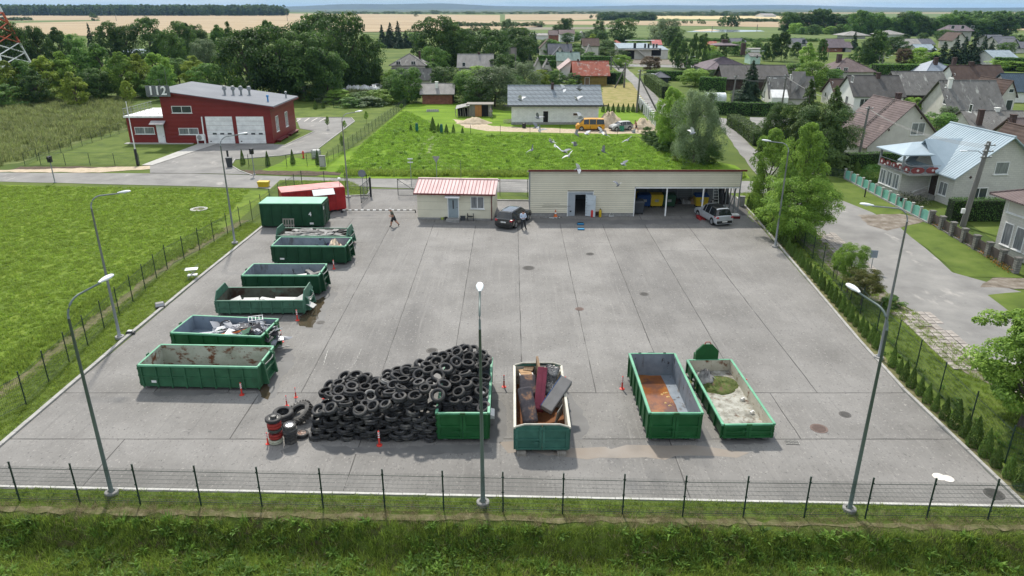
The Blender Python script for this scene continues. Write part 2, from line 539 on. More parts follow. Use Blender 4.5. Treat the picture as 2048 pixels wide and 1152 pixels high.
sheet('dirt_edge',PX((1620,462),(1700,520),(1790,600),(1880,655),(1960,718),(2048,740),(2048,800),(1930,745),(1830,665),(1760,610),(1690,560),(1600,480)),-0.008,m_dirt,1,0.25,6)
sheet('front_lawn',PX((1560,330),(1650,350),(1700,352),(1830,405),(1800,430),(1720,428),(1640,395)),-0.006,m_lawn,2,0.1,7)
sheet('front_lawn',PX((1775,448),(1830,440),(1860,442),(2048,545),(2048,556),(1920,553),(1860,500)),-0.006,m_lawn,1.5,0.1,8)
sheet('front_lawn',PX((1975,590),(2100,580),(2300,640),(2120,650),(2040,640)),0.012,m_lawn,1.5,0.1,9)
sheet('garden',PX((1700,345),(1905,425),(1905,400),(1830,370),(1800,330),(1750,320)),-0.010,m_lawn)
sheet('garden',PX((1905,425),(2048,520),(2200,520),(2100,425)),-0.010,m_lawn)
sheet('gravel_yard',PX((1250,118),(1380,120),(1480,126),(1430,132),(1260,127)),0.004,m_dirt,3,0.6,3)
sheet('sand_track',PX((905,238),(960,245),(985,252),(1150,258),(1270,250),(1330,262),(1300,268),(1130,266),(975,262),(930,255)),-0.006,m_sand,1.2,0.3,3)
for k,pp in enumerate([[(880,262),(850,285),(838,305),(860,325),(910,340)],[(898,264),(866,285),(857,305),(885,325),(950,340)]]):
 c=[Vector((*G(*q),0))for q in pp]
 l,r_=[],[]
 for i,q in enumerate(c):
  d=(c[min(i+1,4)]-c[max(i-1,0)]).normalized()
  nrm=Vector((-d.y,d.x,0))*0.28
  l.append((q+nrm)[:2])
  r_.append((q-nrm)[:2])
 sheet('wheel_track',l+r_[::-1],-0.008,mat('track_grass',[(0.12,0.17,0.05),(0.2,0.22,0.10)],scale=1.5,world=True,rough=0.95),0.8,0.12,k)
def far(name,z,m,*pp):
 sheet(name,PX(*pp),z,m)
far('wheat_field',0.10,m_wheat,(-700,74),(0,66),(180,72),(420,66),(620,66),(900,64),(1085,56),(1085,51),(1000,47),(1000,30),(580,27),(560,28),(300,30),(0,29),(-700,29))
far('wheat_field',0.12,m_wheat,(1000,46),(1085,49),(1250,50),(1400,52),(1700,57),(1700,44),(1480,42),(1240,42),(1010,43))
far('wheat_field',0.12,m_wheat,(1010,41),(1220,41),(1220,28),(1010,29))
far('wheat_field',0.14,m_wheat2,(1225,38),(1580,39),(1580,32),(1225,31))
far('wheat_field',0.14,m_wheat,(1900,60),(2300,62),(2300,45),(1900,50))
far('crop_field',0.10,m_field,(600,66),(1400,76),(2300,90),(2300,70),(1700,60),(1400,53),(1085,52),(1000,60))
far('wheat_field',0.16,m_wheat,(1000,27),(2300,27),(2300,25),(1000,25.5))
far('far_woodland',0.5,mat('far_woods',[(0.028,0.05,0.03),(0.05,0.08,0.04)],scale=0.003,world=True,rough=0.95),(560,24.5),(2600,24.5),(2600,17),(300,17),(560,24))
far('ploughed_field',0.2,mat('plough',[(0.16,0.14,0.10),(0.2,0.18,0.13)],scale=0.02,world=True,rough=0.95),(1060,60),(1240,58),(1240,55),(1050,55))
far('green_strip',0.2,m_field,(0,47),(200,42),(200,40),(0,42))
far('green_strip',0.25,m_field,(1100,42.5),(1260,41.5),(1260,39.5),(1180,39))
far('pond',0.16,mat('pond_water',(0.30,0.33,0.36),rough=0.08,world=True,spec=0.6),(1370,64),(1420,59),(1520,61),(1530,63),(1450,65))
far('pond_sand',0.22,m_sand,(1385,61),(1420,58.5),(1440,62),(1400,63.5))
# --- the yard: asphalt lanes with sealed joints
yard=thing('yard_pavement','grey asphalt yard laid in long lanes with dark sealed joints','yard',(0,0,0))
yard['kind']='structure'
YL=[(-23.95,25.6),(-23.95,33.4),(-23.75,48),(-23.3,67.2),(-23.1,69)]
sub=sheet('joint_seal',[(-24.0,25.45),(21.15,24.25),(21.02,36),(22.95,58.5),(24.3,76),(23.9,79.3),(-18.2,80),(-18.2,76),(-23.2,68)],-0.010,m_seam)
sub.parent=yard
def lane(pts,seed):
 pts=wob(pts,0.8,0.02,seed)
 a=sum(pts[i][0]*pts[(i+1)%len(pts)][1]-pts[(i+1)%len(pts)][0]*pts[i][1]for i in range(len(pts)))
 if a<0:
  pts=pts[::-1]
 me=MB().prism(pts,-0.009,0.0).mesh('asphalt_lane',m_asph)
 return put('asphalt_lane',me,yard)
def xl(y):
 return-23.97+max(0,y-40)*0.024
def xr(y):
 return 21.12-(y-24)*0.012+max(0,y-34)*0.089
bx=[-19.2+3.95*i for i in range(0,10)]
g=0.024
edges=[None]+bx+[None]
for i in range(len(edges)-1):
 ys0,ys1=33.6,67.6 if i else 66.9
 if i>=5:
  ys1=68.6
 a0=(xl(ys0)if edges[i]is None else edges[i]+g)
 a1=(xl(ys1)if edges[i]is None else edges[i]+g+(edges[i]*0.018))
 b0=(xr(ys0)if edges[i+1]is None else edges[i+1]-g)
 b1=(xr(ys1)if edges[i+1]is None else edges[i+1]-g+edges[i+1]*0.018)
 mid=51.0+(i*7%5)*2.2
 if i in(2,4,7,9):
  t=(mid-ys0)/(ys1-ys0)
  am,bm=a0+(a1-a0)*t,b0+(b1-b0)*t
  lane([(a0,ys0),(b0,ys0),(bm,mid),(am,mid)],i)
  lane([(am,mid+g),(bm,mid+g),(b1,ys1),(a1,ys1)],i+40)
 elif i==len(edges)-2:
  lane([(a0,ys0),(b0,ys0),(xr(50),50),(b1,ys1),(a1,ys1)],i)
 elif i==0:
  lane([(a0,ys0),(b0,ys0),(b1,ys1),(a1,ys1),(xl(50),50)],i)
 else:
  lane([(a0,ys0),(b0,ys0),(b1,ys1),(a1,ys1)],i)
cuts=[-24,-18.5,-13.5,-7.2,2.4,7.5,13.8,21.3]
for(ya,yb,cs)in((29.2,33.55,[0,2,4,6,7]),(25.0,29.15,[0,1,3,5,7])):
 for a,b in zip(cs[:-1],cs[1:]):
  x0,x1=cuts[a]+g,cuts[b]-g
  if a==0:
   x0=xl(ya)
  if b==7:
   x1=xr(ya)
  if ya<26:
   lane([(x0,25.4-0.0268*(x0+21.95)),(x1,25.4-0.0268*(x1+21.95)),(x1,yb),(x0,yb)],a+9)
  else:
   lane([(x0,ya),(x1,ya),(x1,yb),(x0,yb)],a+20)
lane([(-18.1,67.65),(-9.3,67.65),(-9.3,79.2),(-16.9,79.6),(-18.1,76)],71)
lane([(-1.9,68.0),(1.75,68.65),(1.75,74.4),(-1.9,74.4)],72)
lane([(1.8,68.65),(22.8,68.65),(22.8,75.6),(1.8,75.6)],73)
lane([(-9.25,67.65),(-1.95,67.65),(-1.95,73.5),(-9.25,73.5)],74)
def kerb(pts,m=m_kerb,w=0.14,h=0.06,z=-0.03,step=1.0,name='kerb'):
 mb=MB()
 for a,b in zip(pts[:-1],pts[1:]):
  d=math.dist(a,b)
  n=max(1,round(d/step))
  ux,uy=(b[0]-a[0])/d,(b[1]-a[1])/d
  for i in range(n):
   p0=(a[0]+ux*(i*d/n+0.012),a[1]+uy*(i*d/n+0.012))
   p1=(a[0]+ux*((i+1)*d/n-0.012),a[1]+uy*((i+1)*d/n-0.012))
   nx,ny=-uy*w/2,ux*w/2
   zz=h+random.uniform(-0.006,0.006)
   mb.prism([(p0[0]+nx,p0[1]+ny),(p0[0]-nx,p0[1]-ny),(p1[0]-nx,p1[1]-ny),(p1[0]+nx,p1[1]+ny)][::-1],z,zz)
 o=mb.build(name,m)
 o['kind']='structure'
 return o
kerb([(-24.6,25.62),(21.3,24.2),(40,23.6)],m_kerbw,0.13,0.035)
kerb([(-24.1,25.6),(-24.1,40),(-23.9,50),(-23.4,67.3)],m_kerb,0.22,0.09)
kerb([(21.25,24.3),(21.15,34),(21.5,40),(23.05,58),(24.0,69),(24.4,76)],m_kerb,0.16,0.08)
kerb(PX((548,398),(688,393),(735,391),(742,380)),m_kerb,0.16,0.12)
kerb(PX((565,311),(628,304),(709,243),(703,236),(640,235)),m_kerb,0.16,0.1)
kerb(PX((549,290),(570,291),(629,263)),m_kerb,0.16,0.1)
kerb(PX((505,351),(480,342),(462,331),(470,319),(566,311)),m_kerb,0.16,0.08)
kerb(PX((990,401),(1062,402)),m_kerb,0.16,0.12)
m_iron=mat('cast_iron',(0.095,0.09,0.083),rough=0.7,metal=0.3,scale=4)
m_ruddy=mat('rusty_iron',(0.14,0.10,0.085),rough=0.8,scale=4)
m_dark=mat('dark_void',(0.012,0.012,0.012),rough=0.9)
def manhole(px,py,r,label,m=m_iron):
 x,y=G(px,py)
 t=thing('manhole_cover',label,'manhole cover',(x,y,0.001))
 MB().lathe([(r,0),(r,0.012),(r-0.06,0.014),(r-0.07,0.006)],24).build('frame',m,t)
 mb=MB()
 for k in range(-3,4):
  w=math.sqrt(max(0.01,(r-0.1)**2-(k*(r-0.1)/3.6)**2))
  mb.box(-w,w,k*(r-0.1)/3.6-0.02,k*(r-0.1)/3.6+0.02,0.008,0.02)
 mb.build('tread_bar',m,t)
 return t
manhole(1180,508,0.36,'small round manhole cover in the yard lane nearest the warehouse door')
manhole(1057,536,0.5,'larger round manhole cover in the middle lane of the yard')
manhole(1288,588,0.34,'small round manhole cover in the right half of the yard')
manhole(1159,618,0.3,'faint pale manhole cover in the middle of the empty yard',m_ruddy)
manhole(864,701,0.36,'round manhole cover behind the tyre heap')
manhole(1690,829,0.3,'broken dark manhole cover in front of the front right street lamp')
manhole(1638,857,0.42,'rusty brown manhole cover beside the storm drain grate',m_ruddy)
manhole(1988,988,0.4,'dark round manhole cover in the front right corner of the yard')
manhole(641,645,0.28,'small manhole cover beside the puddle near the containers')
x,y=G(1584,885)
t=thing('drain_grate','rectangular black storm drain grate right of the low green container','drain grate',(x,y,0.002),R(-4))
MB().box(-0.32,0.32,-0.2,0.2,0,0.004).build('pit',m_dark,t)
mb=MB()
for i in range(11):
 for s_ in(-0.1,0.1):
  mb.box(-0.3+i*0.06-0.012,-0.3+i*0.06+0.012,s_-0.085,s_+0.085,0.004,0.02)
mb.build('grate_bar',m_kerb,t)
x,y=G(1885,955)
t=thing('painted_patch','white painted double round cover behind the front fence at right','manhole cover',(x,y,0.001),R(-20))
m_wp=mat('white_paint_flat',[(0.55,0.50,0.44),(0.68,0.64,0.58)],scale=3,rough=0.8)
mb=MB()
mb.lathe([(0.27,0),(0.27,0.015),(0.25,0.018)],22,(-0.13,0,0))
mb.lathe([(0.25,0),(0.25,0.019),(0.23,0.022)],22,(0.2,-0.03,0))
mb.build('cover',m_wp,t)
m_wet=mat('wet_asphalt',[(0.075,0.073,0.07),(0.105,0.10,0.095)],scale=0.8,world=True,rough=0.3,spec=0.5,bump=0.15,bscale=30)
m_wetb=mat('muddy_puddle',[(0.05,0.038,0.022),(0.085,0.066,0.042)],scale=0.5,world=True,rough=0.12,spec=0.6)
m_damp=mat('damp_asphalt',[(0.115,0.112,0.107),(0.15,0.147,0.14)],scale=0.6,world=True,rough=0.7,bump=0.2,bscale=30)
m_rusty=mat('rusty_stain',[(0.22,0.185,0.15),(0.25,0.225,0.195)],scale=0.5,world=True,rough=0.85,bump=0.2,bscale=30)
def wet(m,z,seed,*pp,amp=0.13,step=0.22):
 sheet('wet_patch' if m is not m_rusty else 'stain',PX(*pp),z,m,max(step,amp*2.2),amp,seed)
wet(m_damp,0.004,1,(505,770),(520,735),(540,705),(570,700),(588,712),(583,735),(566,752),(550,795),(520,805))
wet(m_wetb,0.008,2,(515,780),(535,745),(545,735),(540,760),(535,800),(522,795))
wet(m_damp,0.004,3,(620,600),(650,575),(675,585),(668,600),(650,625),(640,660),(600,655),(590,640))
wet(m_wetb,0.008,4,(598,640),(620,605),(650,592),(640,625),(625,655),(600,652))
wet(m_damp,0.004,5,(670,535),(690,518),(715,518),(712,528),(690,537),(660,540))
wet(m_damp,0.004,6,(692,497),(705,489),(722,495),(712,504),(695,508))
wet(m_damp,0.004,7,(655,455),(675,450),(690,452),(670,470),(655,468))
wet(m_damp,0.004,8,(640,890),(760,898),(880,890),(975,888),(985,903),(880,908),(760,912),(660,904),amp=0.1)
wet(m_damp,0.004,9,(978,800),(1000,800),(1012,815),(1014,870),(1000,886),(980,885),amp=0.05)
wet(m_damp,0.004,10,(1125,785),(1135,785),(1155,810),(1178,850),(1165,880),(1135,885),(1138,860))
wet(m_damp,0.004,11,(1370,800),(1385,800),(1420,870),(1425,880),(1395,885),(1390,840),amp=0.06)
wet(m_damp,0.004,12,(1538,855),(1556,868),(1550,885),(1500,890),(1440,886),(1440,878),(1535,878))
wet(m_rusty,0.004,13,(1000,885),(1140,895),(1420,895),(1500,905),(1450,915),(1150,915),(1020,905),amp=0.3)
wet(m_damp,0.004,14,(305,785),(400,780),(460,783),(450,787),(380,791),(310,790))
wet(m_damp,0.004,15,(560,900),(600,880),(612,885),(590,903),(565,907))
wet(m_damp,0.004,16,(1040,436),(1260,440),(1400,436),(1400,446),(1250,449),(1050,445),amp=0.25)
wet(m_damp,0.004,17,(840,444),(980,447),(975,452),(845,449),amp=0.15)
0 and wet(m_damp,0.004,18,(1500,780),(1660,775),(1700,800),(1660,812),(1560,806),(1510,800),amp=0.35)
wet(m_damp,0.004,19,(1000,428),(1030,430),(1045,455),(1000,462),(990,455),amp=0.15)
for k,(a,b)in enumerate([((657,695),(646,730)),((722,698),(709,728)),((560,698),(572,688))]):
 (x0,y0),(x1,y1)=G(*a),G(*b)
 sheet('chalk_mark',[(x0,y0),(x0+0.03,y0),(x1+0.03,y1),(x1,y1)],0.006,m_kerb,0.15,0.03,k)
for k,(a,b)in enumerate([((592,243),(600,238)),((608,243),(618,236)),((622,243),(634,236)),((638,243),(650,236))]):
 (x0,y0),(x1,y1)=G(*a),G(*b)
 sheet('parking_line',[(x0,y0),(x0+0.15,y0),(x1+0.15,y1),(x1,y1)],0.018,m_wp)
# --- fences of welded mesh
m_fpost=mat('fence_post_green',(0.012,0.03,0.022),rough=0.5,spec=0.4)
m_wire=mat('fence_wire_green',(0.03,0.05,0.042),rough=0.5)
m_fdark=mat('fence_post_dark',(0.02,0.024,0.026),rough=0.5)
H_F=1.75
def post_mesh(h=1.98):
 mb=MB()
 mb.box(-0.03,0.03,-0.02,0.02,-0.1,h-0.03)
 mb.box(-0.034,0.034,-0.024,0.024,h-0.03,h)
 for z in(0.45,1.0,h-0.25):
  mb.box(-0.055,0.055,-0.032,-0.021,z-0.025,z+0.025)
 return mb.mesh('fence_post',m_fpost)
def panel_mesh(L,h=1.75,pitch=0.05,wr=0.0028,z0=0.05,folds=(0.1,1.6)):
 mb=MB()
 n=int(L/pitch)
 for i in range(n+1):
  x=i*L/n
  mb.box(x-wr,x+wr,-wr,wr,z0,z0+h)
 z=z0+0.02
 while z<z0+h:
  mb.box(0,L,-wr*1.2,wr*1.2,z-wr*1.2,z+wr*1.2)
  z+=0.2
 for f_ in folds:
  mb.box(0,L,0.012,0.02,z0+f_-0.006,z0+f_+0.006)
  mb.box(0,L,-0.006,0.004,z0+f_+0.02,z0+f_+0.028)
 return mb.mesh('mesh_panel',m_wire)
PM={}
def mesh_fence(label,pts,step=2.5,h=1.98,pitch=0.05,wr=0.0030,name='mesh_fence',z=-0.02):
 """posts and panels along a polyline of ground points"""
 t=thing(name,label,'fence',(*pts[0],z))
 pos=[]
 for a,b in zip(pts[:-1],pts[1:]):
  n=max(1,round(math.dist(a,b)/step))
  for i in range(n):
   pos.append((a[0]+(b[0]-a[0])*i/n,a[1]+(b[1]-a[1])*i/n))
 pos.append(pts[-1])
 key=('post',h)
 if key not in PM:
  PM[key]=post_mesh(h)
 for i,p in enumerate(pos):
  q=pos[min(i+1,len(pos)-1)]
  if i==len(pos)-1:
   q,p0=p,pos[i-1]
   ang=math.atan2(p[1]-p0[1],p[0]-p0[0])
  else:
   ang=math.atan2(q[1]-p[1],q[0]-p[0])
  o=put('fence_post',PM[key],t,(p[0]-pts[0][0],p[1]-pts[0][1],0),ang)
  o.rotation_euler.x=random.uniform(-0.01,0.01)
  if i<len(pos)-1:
   d=math.dist(p,q)
   kk=('panel',round(d,1),h,pitch,wr)
   if kk not in PM:
    PM[kk]=panel_mesh(round(d,1)-0.06,h-0.23,pitch,wr)
   put('mesh_panel',PM[kk],t,(p[0]-pts[0][0]+math.cos(ang)*0.03,p[1]-pts[0][1]+math.sin(ang)*0.03,0),ang)
 return t
mesh_fence('green welded mesh fence with dark posts along the front edge of the yard',[(-27.7,24.73),G(40,1003),G(770,1018),G(1365,1032),G(1975,1039),(26.8,23.16)],2.47)
mesh_fence('green mesh fence along the left meadow behind the row of containers',[(-27.7,24.75),G(53,810),G(239,628),G(335,537),G(505,440),G(590,382),G(605,375)],2.5,pitch=0.1,wr=0.003)
mesh_fence('green mesh fence between the thuja row and the right road',[(26.0,23.2),G(2010,925),G(1877,790),G(1720,628),G(1665,560),G(1590,480),G(1530,428),G(1508,395)],2.5,pitch=0.1,wr=0.003)
mesh_fence('short mesh fence along the road behind the red container',[G(605,375),G(650,376),G(735,383)],2.7,pitch=0.1,wr=0.003)
mesh_fence('short mesh fence between the office cabin and the warehouse',[G(1000,392),G(1055,394)],2.6,pitch=0.1,wr=0.003)
mesh_fence('mesh fence on the left side of the fire station lawn',[G(50,330),G(255,262)],2.7,h=1.6,pitch=0.15,wr=0.003)
mesh_fence('low mesh fence along the road in front of the fire station lawn',[G(82,330),G(280,331)],3.0,h=1.6,pitch=0.15,wr=0.003)
mesh_fence('low mesh fence beside the three small thujas by the forecourt',[G(498,333),G(574,334),G(655,330)],3.2,h=1.6,pitch=0.15,wr=0.003)
mesh_fence('long mesh fence between the station lawn and the bright field',[G(657,328),G(745,262),G(812,213)],2.7,h=1.7,pitch=0.15,wr=0.004)
mesh_fence('low wire fence in front of the white block house',[G(882,268),G(1060,268),G(1180,270),G(1290,272)],5.0,h=1.5,pitch=0.2,wr=0.003)
mesh_fence('dark mesh fence behind the station parking places',[G(635,214),G(700,216),G(745,215)],3.0,h=1.6,pitch=0.2,wr=0.004)
def gate(label,base,L,ang,z=0.0):
 t=thing('gate',label,'gate',(*base,z),ang)
 fr=MB()
 for x in(0.03,L-0.03):
  fr.box(x-0.03,x+0.03,-0.025,0.025,0.12,1.95)
 fr.box(0.06,L-0.06,-0.025,0.025,0.12,0.18)
 fr.box(0.06,L-0.06,-0.025,0.025,1.89,1.95)
 fr.build('frame',m_fdark,t)
 MB().tube([(0.06,0,1.88),(L*0.95,0,0.2)],0.025,6).build('brace',m_fdark,t)
 mm=MB()
 n=int(L/0.1)
 for i in range(1,n):
  mm.box(i*L/n-0.003,i*L/n+0.003,-0.003,0.003,0.18,1.89)
 for k in range(1,9):
  mm.box(0.06,L-0.06,-0.004,0.004,0.18+k*0.19,0.187+k*0.19)
 mm.build('mesh_infill',m_wire,t)
 return t
a,b=G(741,392),G(728,404)
gate('dark framed mesh gate leaf standing open beside the round sign',a,3.6,math.atan2(b[1]-a[1],b[0]-a[0]))
a,b=G(796,393),G(832,394)
gate('dark framed mesh gate leaf with a diagonal brace left of the office cabin',G(796,393),2.6,0.0)
t=thing('gate_post','thick dark gate post beside the open gate leaf','post',(*G(742,393),0))
MB().box(-0.09,0.09,-0.09,0.09,0,2.1).build('post',m_fdark,t)
MB().box(-0.1,0.1,-0.1,0.1,2.1,2.14).build('cap',m_fdark,t)
m_blk=mat('black_paint',(0.02,0.02,0.02),rough=0.5)
m_wht=mat('white_paint',(0.72,0.72,0.70),rough=0.5)
m_red=mat('red_plastic',(0.55,0.035,0.03),rough=0.45)
(x0,y0),(x1,y1)=G(685,420,0.25),G(831,420,0.25)
t=thing('barrier_boom','black and white striped barrier boom across the yard entrance','barrier',(x0,y0,0))
L=x1-x0
for k in range(24):
 MB().tube([(k*L/24,0,0.25),((k+1)*L/24-0.005,0,0.25)],0.055,8).build('white_stripe' if k%2==0 else 'black_stripe',m_wht if k%2==0 else m_blk,t)
MB().box(-0.15,0.05,-0.15,0.15,0,0.2).box(L-0.05,L+0.03,-0.1,0.1,0,0.2).build('bracket',m_fdark,t)
# --- street lamps
m_galv=mat('galvanised_steel',[(0.20,0.215,0.22),(0.29,0.305,0.31)],scale=3,rough=0.55,metal=0.3,stretch=(1,1,0.2))
m_pgreen=mat('green_grey_pole',[(0.095,0.125,0.115),(0.14,0.175,0.16)],scale=2,rough=0.5,stretch=(1,1,0.15),spec=0.4)
m_lamp=mat('lamp_housing',(0.68,0.70,0.71),rough=0.35,spec=0.4)
m_lens=mat('lamp_lens',(0.5,0.52,0.52),rough=0.15)
def street_lamp(label,base,h,ang,reach=1.7,mt=None,s=1.0,group='street lamps round the yard'):
 """ang: direction the arm points, 0 = +X"""
 mt=mt or m_galv
 t=thing('street_lamp',label,'street lamp',(*base,-0.02),ang,group)
 MB().lathe([(0.26,0),(0.27,0.05),(0.27,0.16),(0.24,0.18),(0.15,0.18),(0.15,0.1)],20).build('concrete_foot',m_cgrey,t)
 MB().tube([(0,0,0.05),(0,0,1.2),(0,0,h-1.0)],[0.095,0.085,0.05],12).build('pole',mt,t,smooth=True)
 c=[]
 for i in range(7):
  a=i/6*R(80)
  c.append((0.75*(1-math.cos(a)),0,h-1.0+0.75*math.sin(a)))
 c.append((reach,0,h-0.16))
 MB().tube(c,0.04,8).build('arm',mt,t,smooth=True)
 hd=MB()
 k=len(hd.v)
 secs=[(0,0.05,0.045),(0.1,0.09,0.06),(0.28,0.15,0.085),(0.5,0.165,0.09),(0.68,0.12,0.065),(0.76,0.03,0.02)]
 for(x,w,hh)in secs:
  for j in range(10):
   a=2*math.pi*j/10
   hd.v.append((reach-0.08+x,w*math.cos(a),h-0.13+x*0.12+hh*math.sin(a)*(1 if math.sin(a)>0 else 0.55)))
 for i in range(len(secs)-1):
  for j in range(10):
   hd.f.append((i*10+j,i*10+(j+1)%10,(i+1)*10+(j+1)%10,(i+1)*10+j))
 hd.f.append(tuple(range(10)))
 hd.f.append(tuple(50+j for j in reversed(range(10))))
 hd.build('lamp_head',m_lamp,t,smooth=True)
 MB().lathe([(0.1,0),(0.08,-0.03),(0.02,-0.04)],12,(reach+0.3,0,h-0.13)).build('lens',m_lens,t)
 if s!=1:
  t.scale=(s,s,s)
 return t
street_lamp('grey street lamp in the front left corner, its arm curving right over the yard',G(224,988),9.15,R(72),mt=m_pgreen)
street_lamp('tall green-grey street lamp before the green tyre container, arm pointing away',G(966,1008),9.0,R(92),mt=m_pgreen)
street_lamp('grey street lamp in the front right corner, its arm curving left over the yard',G(1698,1021),9.15,R(106),mt=m_pgreen)
street_lamp('grey street lamp on the left verge beside the fence, arm pointing right',G(240,676),9.35,R(6))
street_lamp('slim street lamp on the left verge beside the green closed container',G(470,487),9.55,R(12),1.6)
street_lamp('street lamp behind the red container, arm pointing right',G(697,395),9.2,R(14),1.5)
street_lamp('street lamp on the right verge before the tall birches, arm pointing left',G(1550,494),9.2,R(178),1.6)
street_lamp('street lamp on the right verge level with the paving slabs, arm pointing left',G(1757,717),9.35,R(176),2.0)
# --- lane bollards
m_bred=mat('bollard_red',(0.60,0.05,0.035),rough=0.5,rnd=0.15)
m_bwht=mat('reflective_white',(0.75,0.75,0.74),rough=0.4)
def make_bollard():
 t=thing('bollard','','bollard',(0,0,0),0,'red and white plastic bollards in the yard')
 MB().lathe([(0.13,0),(0.13,0.03),(0.06,0.05)],14).build('base',m_bred,t)
 MB().lathe([(0.05,0.045),(0.045,0.1),(0.04,0.74),(0.036,0.75)],12).build('post',m_bred,t,smooth=True)
 for z in(0.42,0.53,0.64):
  MB().lathe([(0.0425,z),(0.0455,z+0.002),(0.0455,z+0.058),(0.0425,z+0.06)],12).build('reflective_band',m_bwht,t)
 return t
bol=make_bollard()
BL=[(484,790,'red bollard with white bands before the front left green container'),(536,888,'small faded bollard left of the stack of red rimmed tyres'),(592,795,'faded bollard behind the old truck tyres'),(648,797,'faded bollard behind the left end of the tyre heap'),(574,812,'faded bollard hidden behind the truck tyre'),(759,891,'bright red bollard in front of the tyre wall'),(799,768,'red bollard peeking out behind the middle of the tyre heap'),(564,684,'red bollard right of the container full of scrap metal'),(595,641,'red bollard at the corner of the worn pale green container'),(622,602,'red bollard beside the right end of the worn pale green container'),(668,538,'red bollard before the container with coloured rags'),(706,485,'red bollard right of the container of slates'),(693,492,'red bollard tucked against the hook end of the slate container'),(1008,774,'red bollard left of the container full of furniture'),(1130,777,'red bollard right of the container full of furniture'),(1244,778,'red bollard left of the high green container with rusty water'),(1369,772,'red bollard between the high and the low green container'),(1490,782,'red bollard right of the low green container')]
for i,(px,py,lb)in enumerate(BL):
 o=place_copy(bol,i==0,(*G(px,py),0.0),0,lb,random.uniform(0.95,1.05)*(0.8 if 'faded' in lb else 1))
# --- roll-off containers
def paint(name,c,chips=True):
 sp=[((c[0]*0.45+0.01,c[1]*0.5,c[2]*0.5),1.2,0.58,0.2,(1,1,0.5))]
 if chips:
  sp.append(((0.10,0.055,0.03),4.0,0.68,0.05,(1,1,0.6)))
 return mat(name,[tuple(x*0.85 for x in c),c,tuple(min(1,x*1.2+0.005)for x in c)],scale=1.4,rough=0.5,bump=0.3,bscale=2.2,spec=0.3,bdist=0.03,spots=sp)
m_g1=paint('container_green',(0.010,0.082,0.022),False)
m_g2=paint('container_mid_green',(0.028,0.105,0.05))
m_g3=paint('container_worn_green',(0.06,0.15,0.10))
m_g4=paint('container_dark_green',(0.007,0.048,0.020),False)
m_teal=paint('container_teal',(0.04,0.125,0.095))
m_rim=paint('container_rim_toplit',(0.12,0.33,0.20),False)  # paler than the body: light from above put into the rail colour
m_rimw=paint('container_rim_white',(0.45,0.43,0.36))
RUST=(0.13,0.045,0.015)
m_in_grey=mat('inside_grey',[(0.15,0.18,0.21),(0.23,0.26,0.29)],scale=1.5,rough=0.5,spots=[((0.035,0.03,0.03),2.2,0.60,0.05,(1,1,0.5)),((0.10,0.10,0.10),1.0,0.56,0.1,(2,2,0.4))])
m_in_rust=mat('inside_rusty_white',[(0.28,0.30,0.23),(0.40,0.41,0.33)],scale=1.5,rough=0.7,spots=[(RUST,1.6,0.53,0.09,(0.8,1,1.2)),((0.06,0.03,0.02),4.5,0.64,0.05,(1,1,1))])
m_in_dark=mat('inside_brown',[(0.07,0.075,0.055),(0.11,0.12,0.09)],scale=1.2,rough=0.75,spots=[((0.05,0.028,0.018),1.3,0.48,0.15,(1,1,1)),((0.11,0.22,0.16),0.9,0.60,0.12,(1,1,1))])
m_in_blue=mat('inside_blue_grey',[(0.16,0.20,0.25),(0.22,0.27,0.32)],scale=1.0,rough=0.45,spots=[((0.05,0.07,0.06),1.0,0.62,0.1,(1,1,1))])
m_in_cream=mat('inside_cream',[(0.40,0.37,0.29),(0.52,0.49,0.40)],scale=1.2,rough=0.7,spots=[(RUST,1.8,0.55,0.12,(1,1,1))])
m_rust=mat('rust_floor',[(0.10,0.035,0.012),(0.17,0.065,0.02),(0.22,0.085,0.03)],scale=1.2,rough=0.85,detail=8,bump=0.2)
m_rustwater=mat('rusty_water',[(0.16,0.055,0.018),(0.24,0.085,0.022),(0.30,0.12,0.03)],scale=1.0,rough=0.12,spec=0.5,detail=9,spots=[((0.11,0.05,0.03),0.8,0.50,0.1,(1,0.6,1))])
m_steel=mat('dull_steel',(0.16,0.16,0.155),rough=0.5,metal=0.5,scale=4)
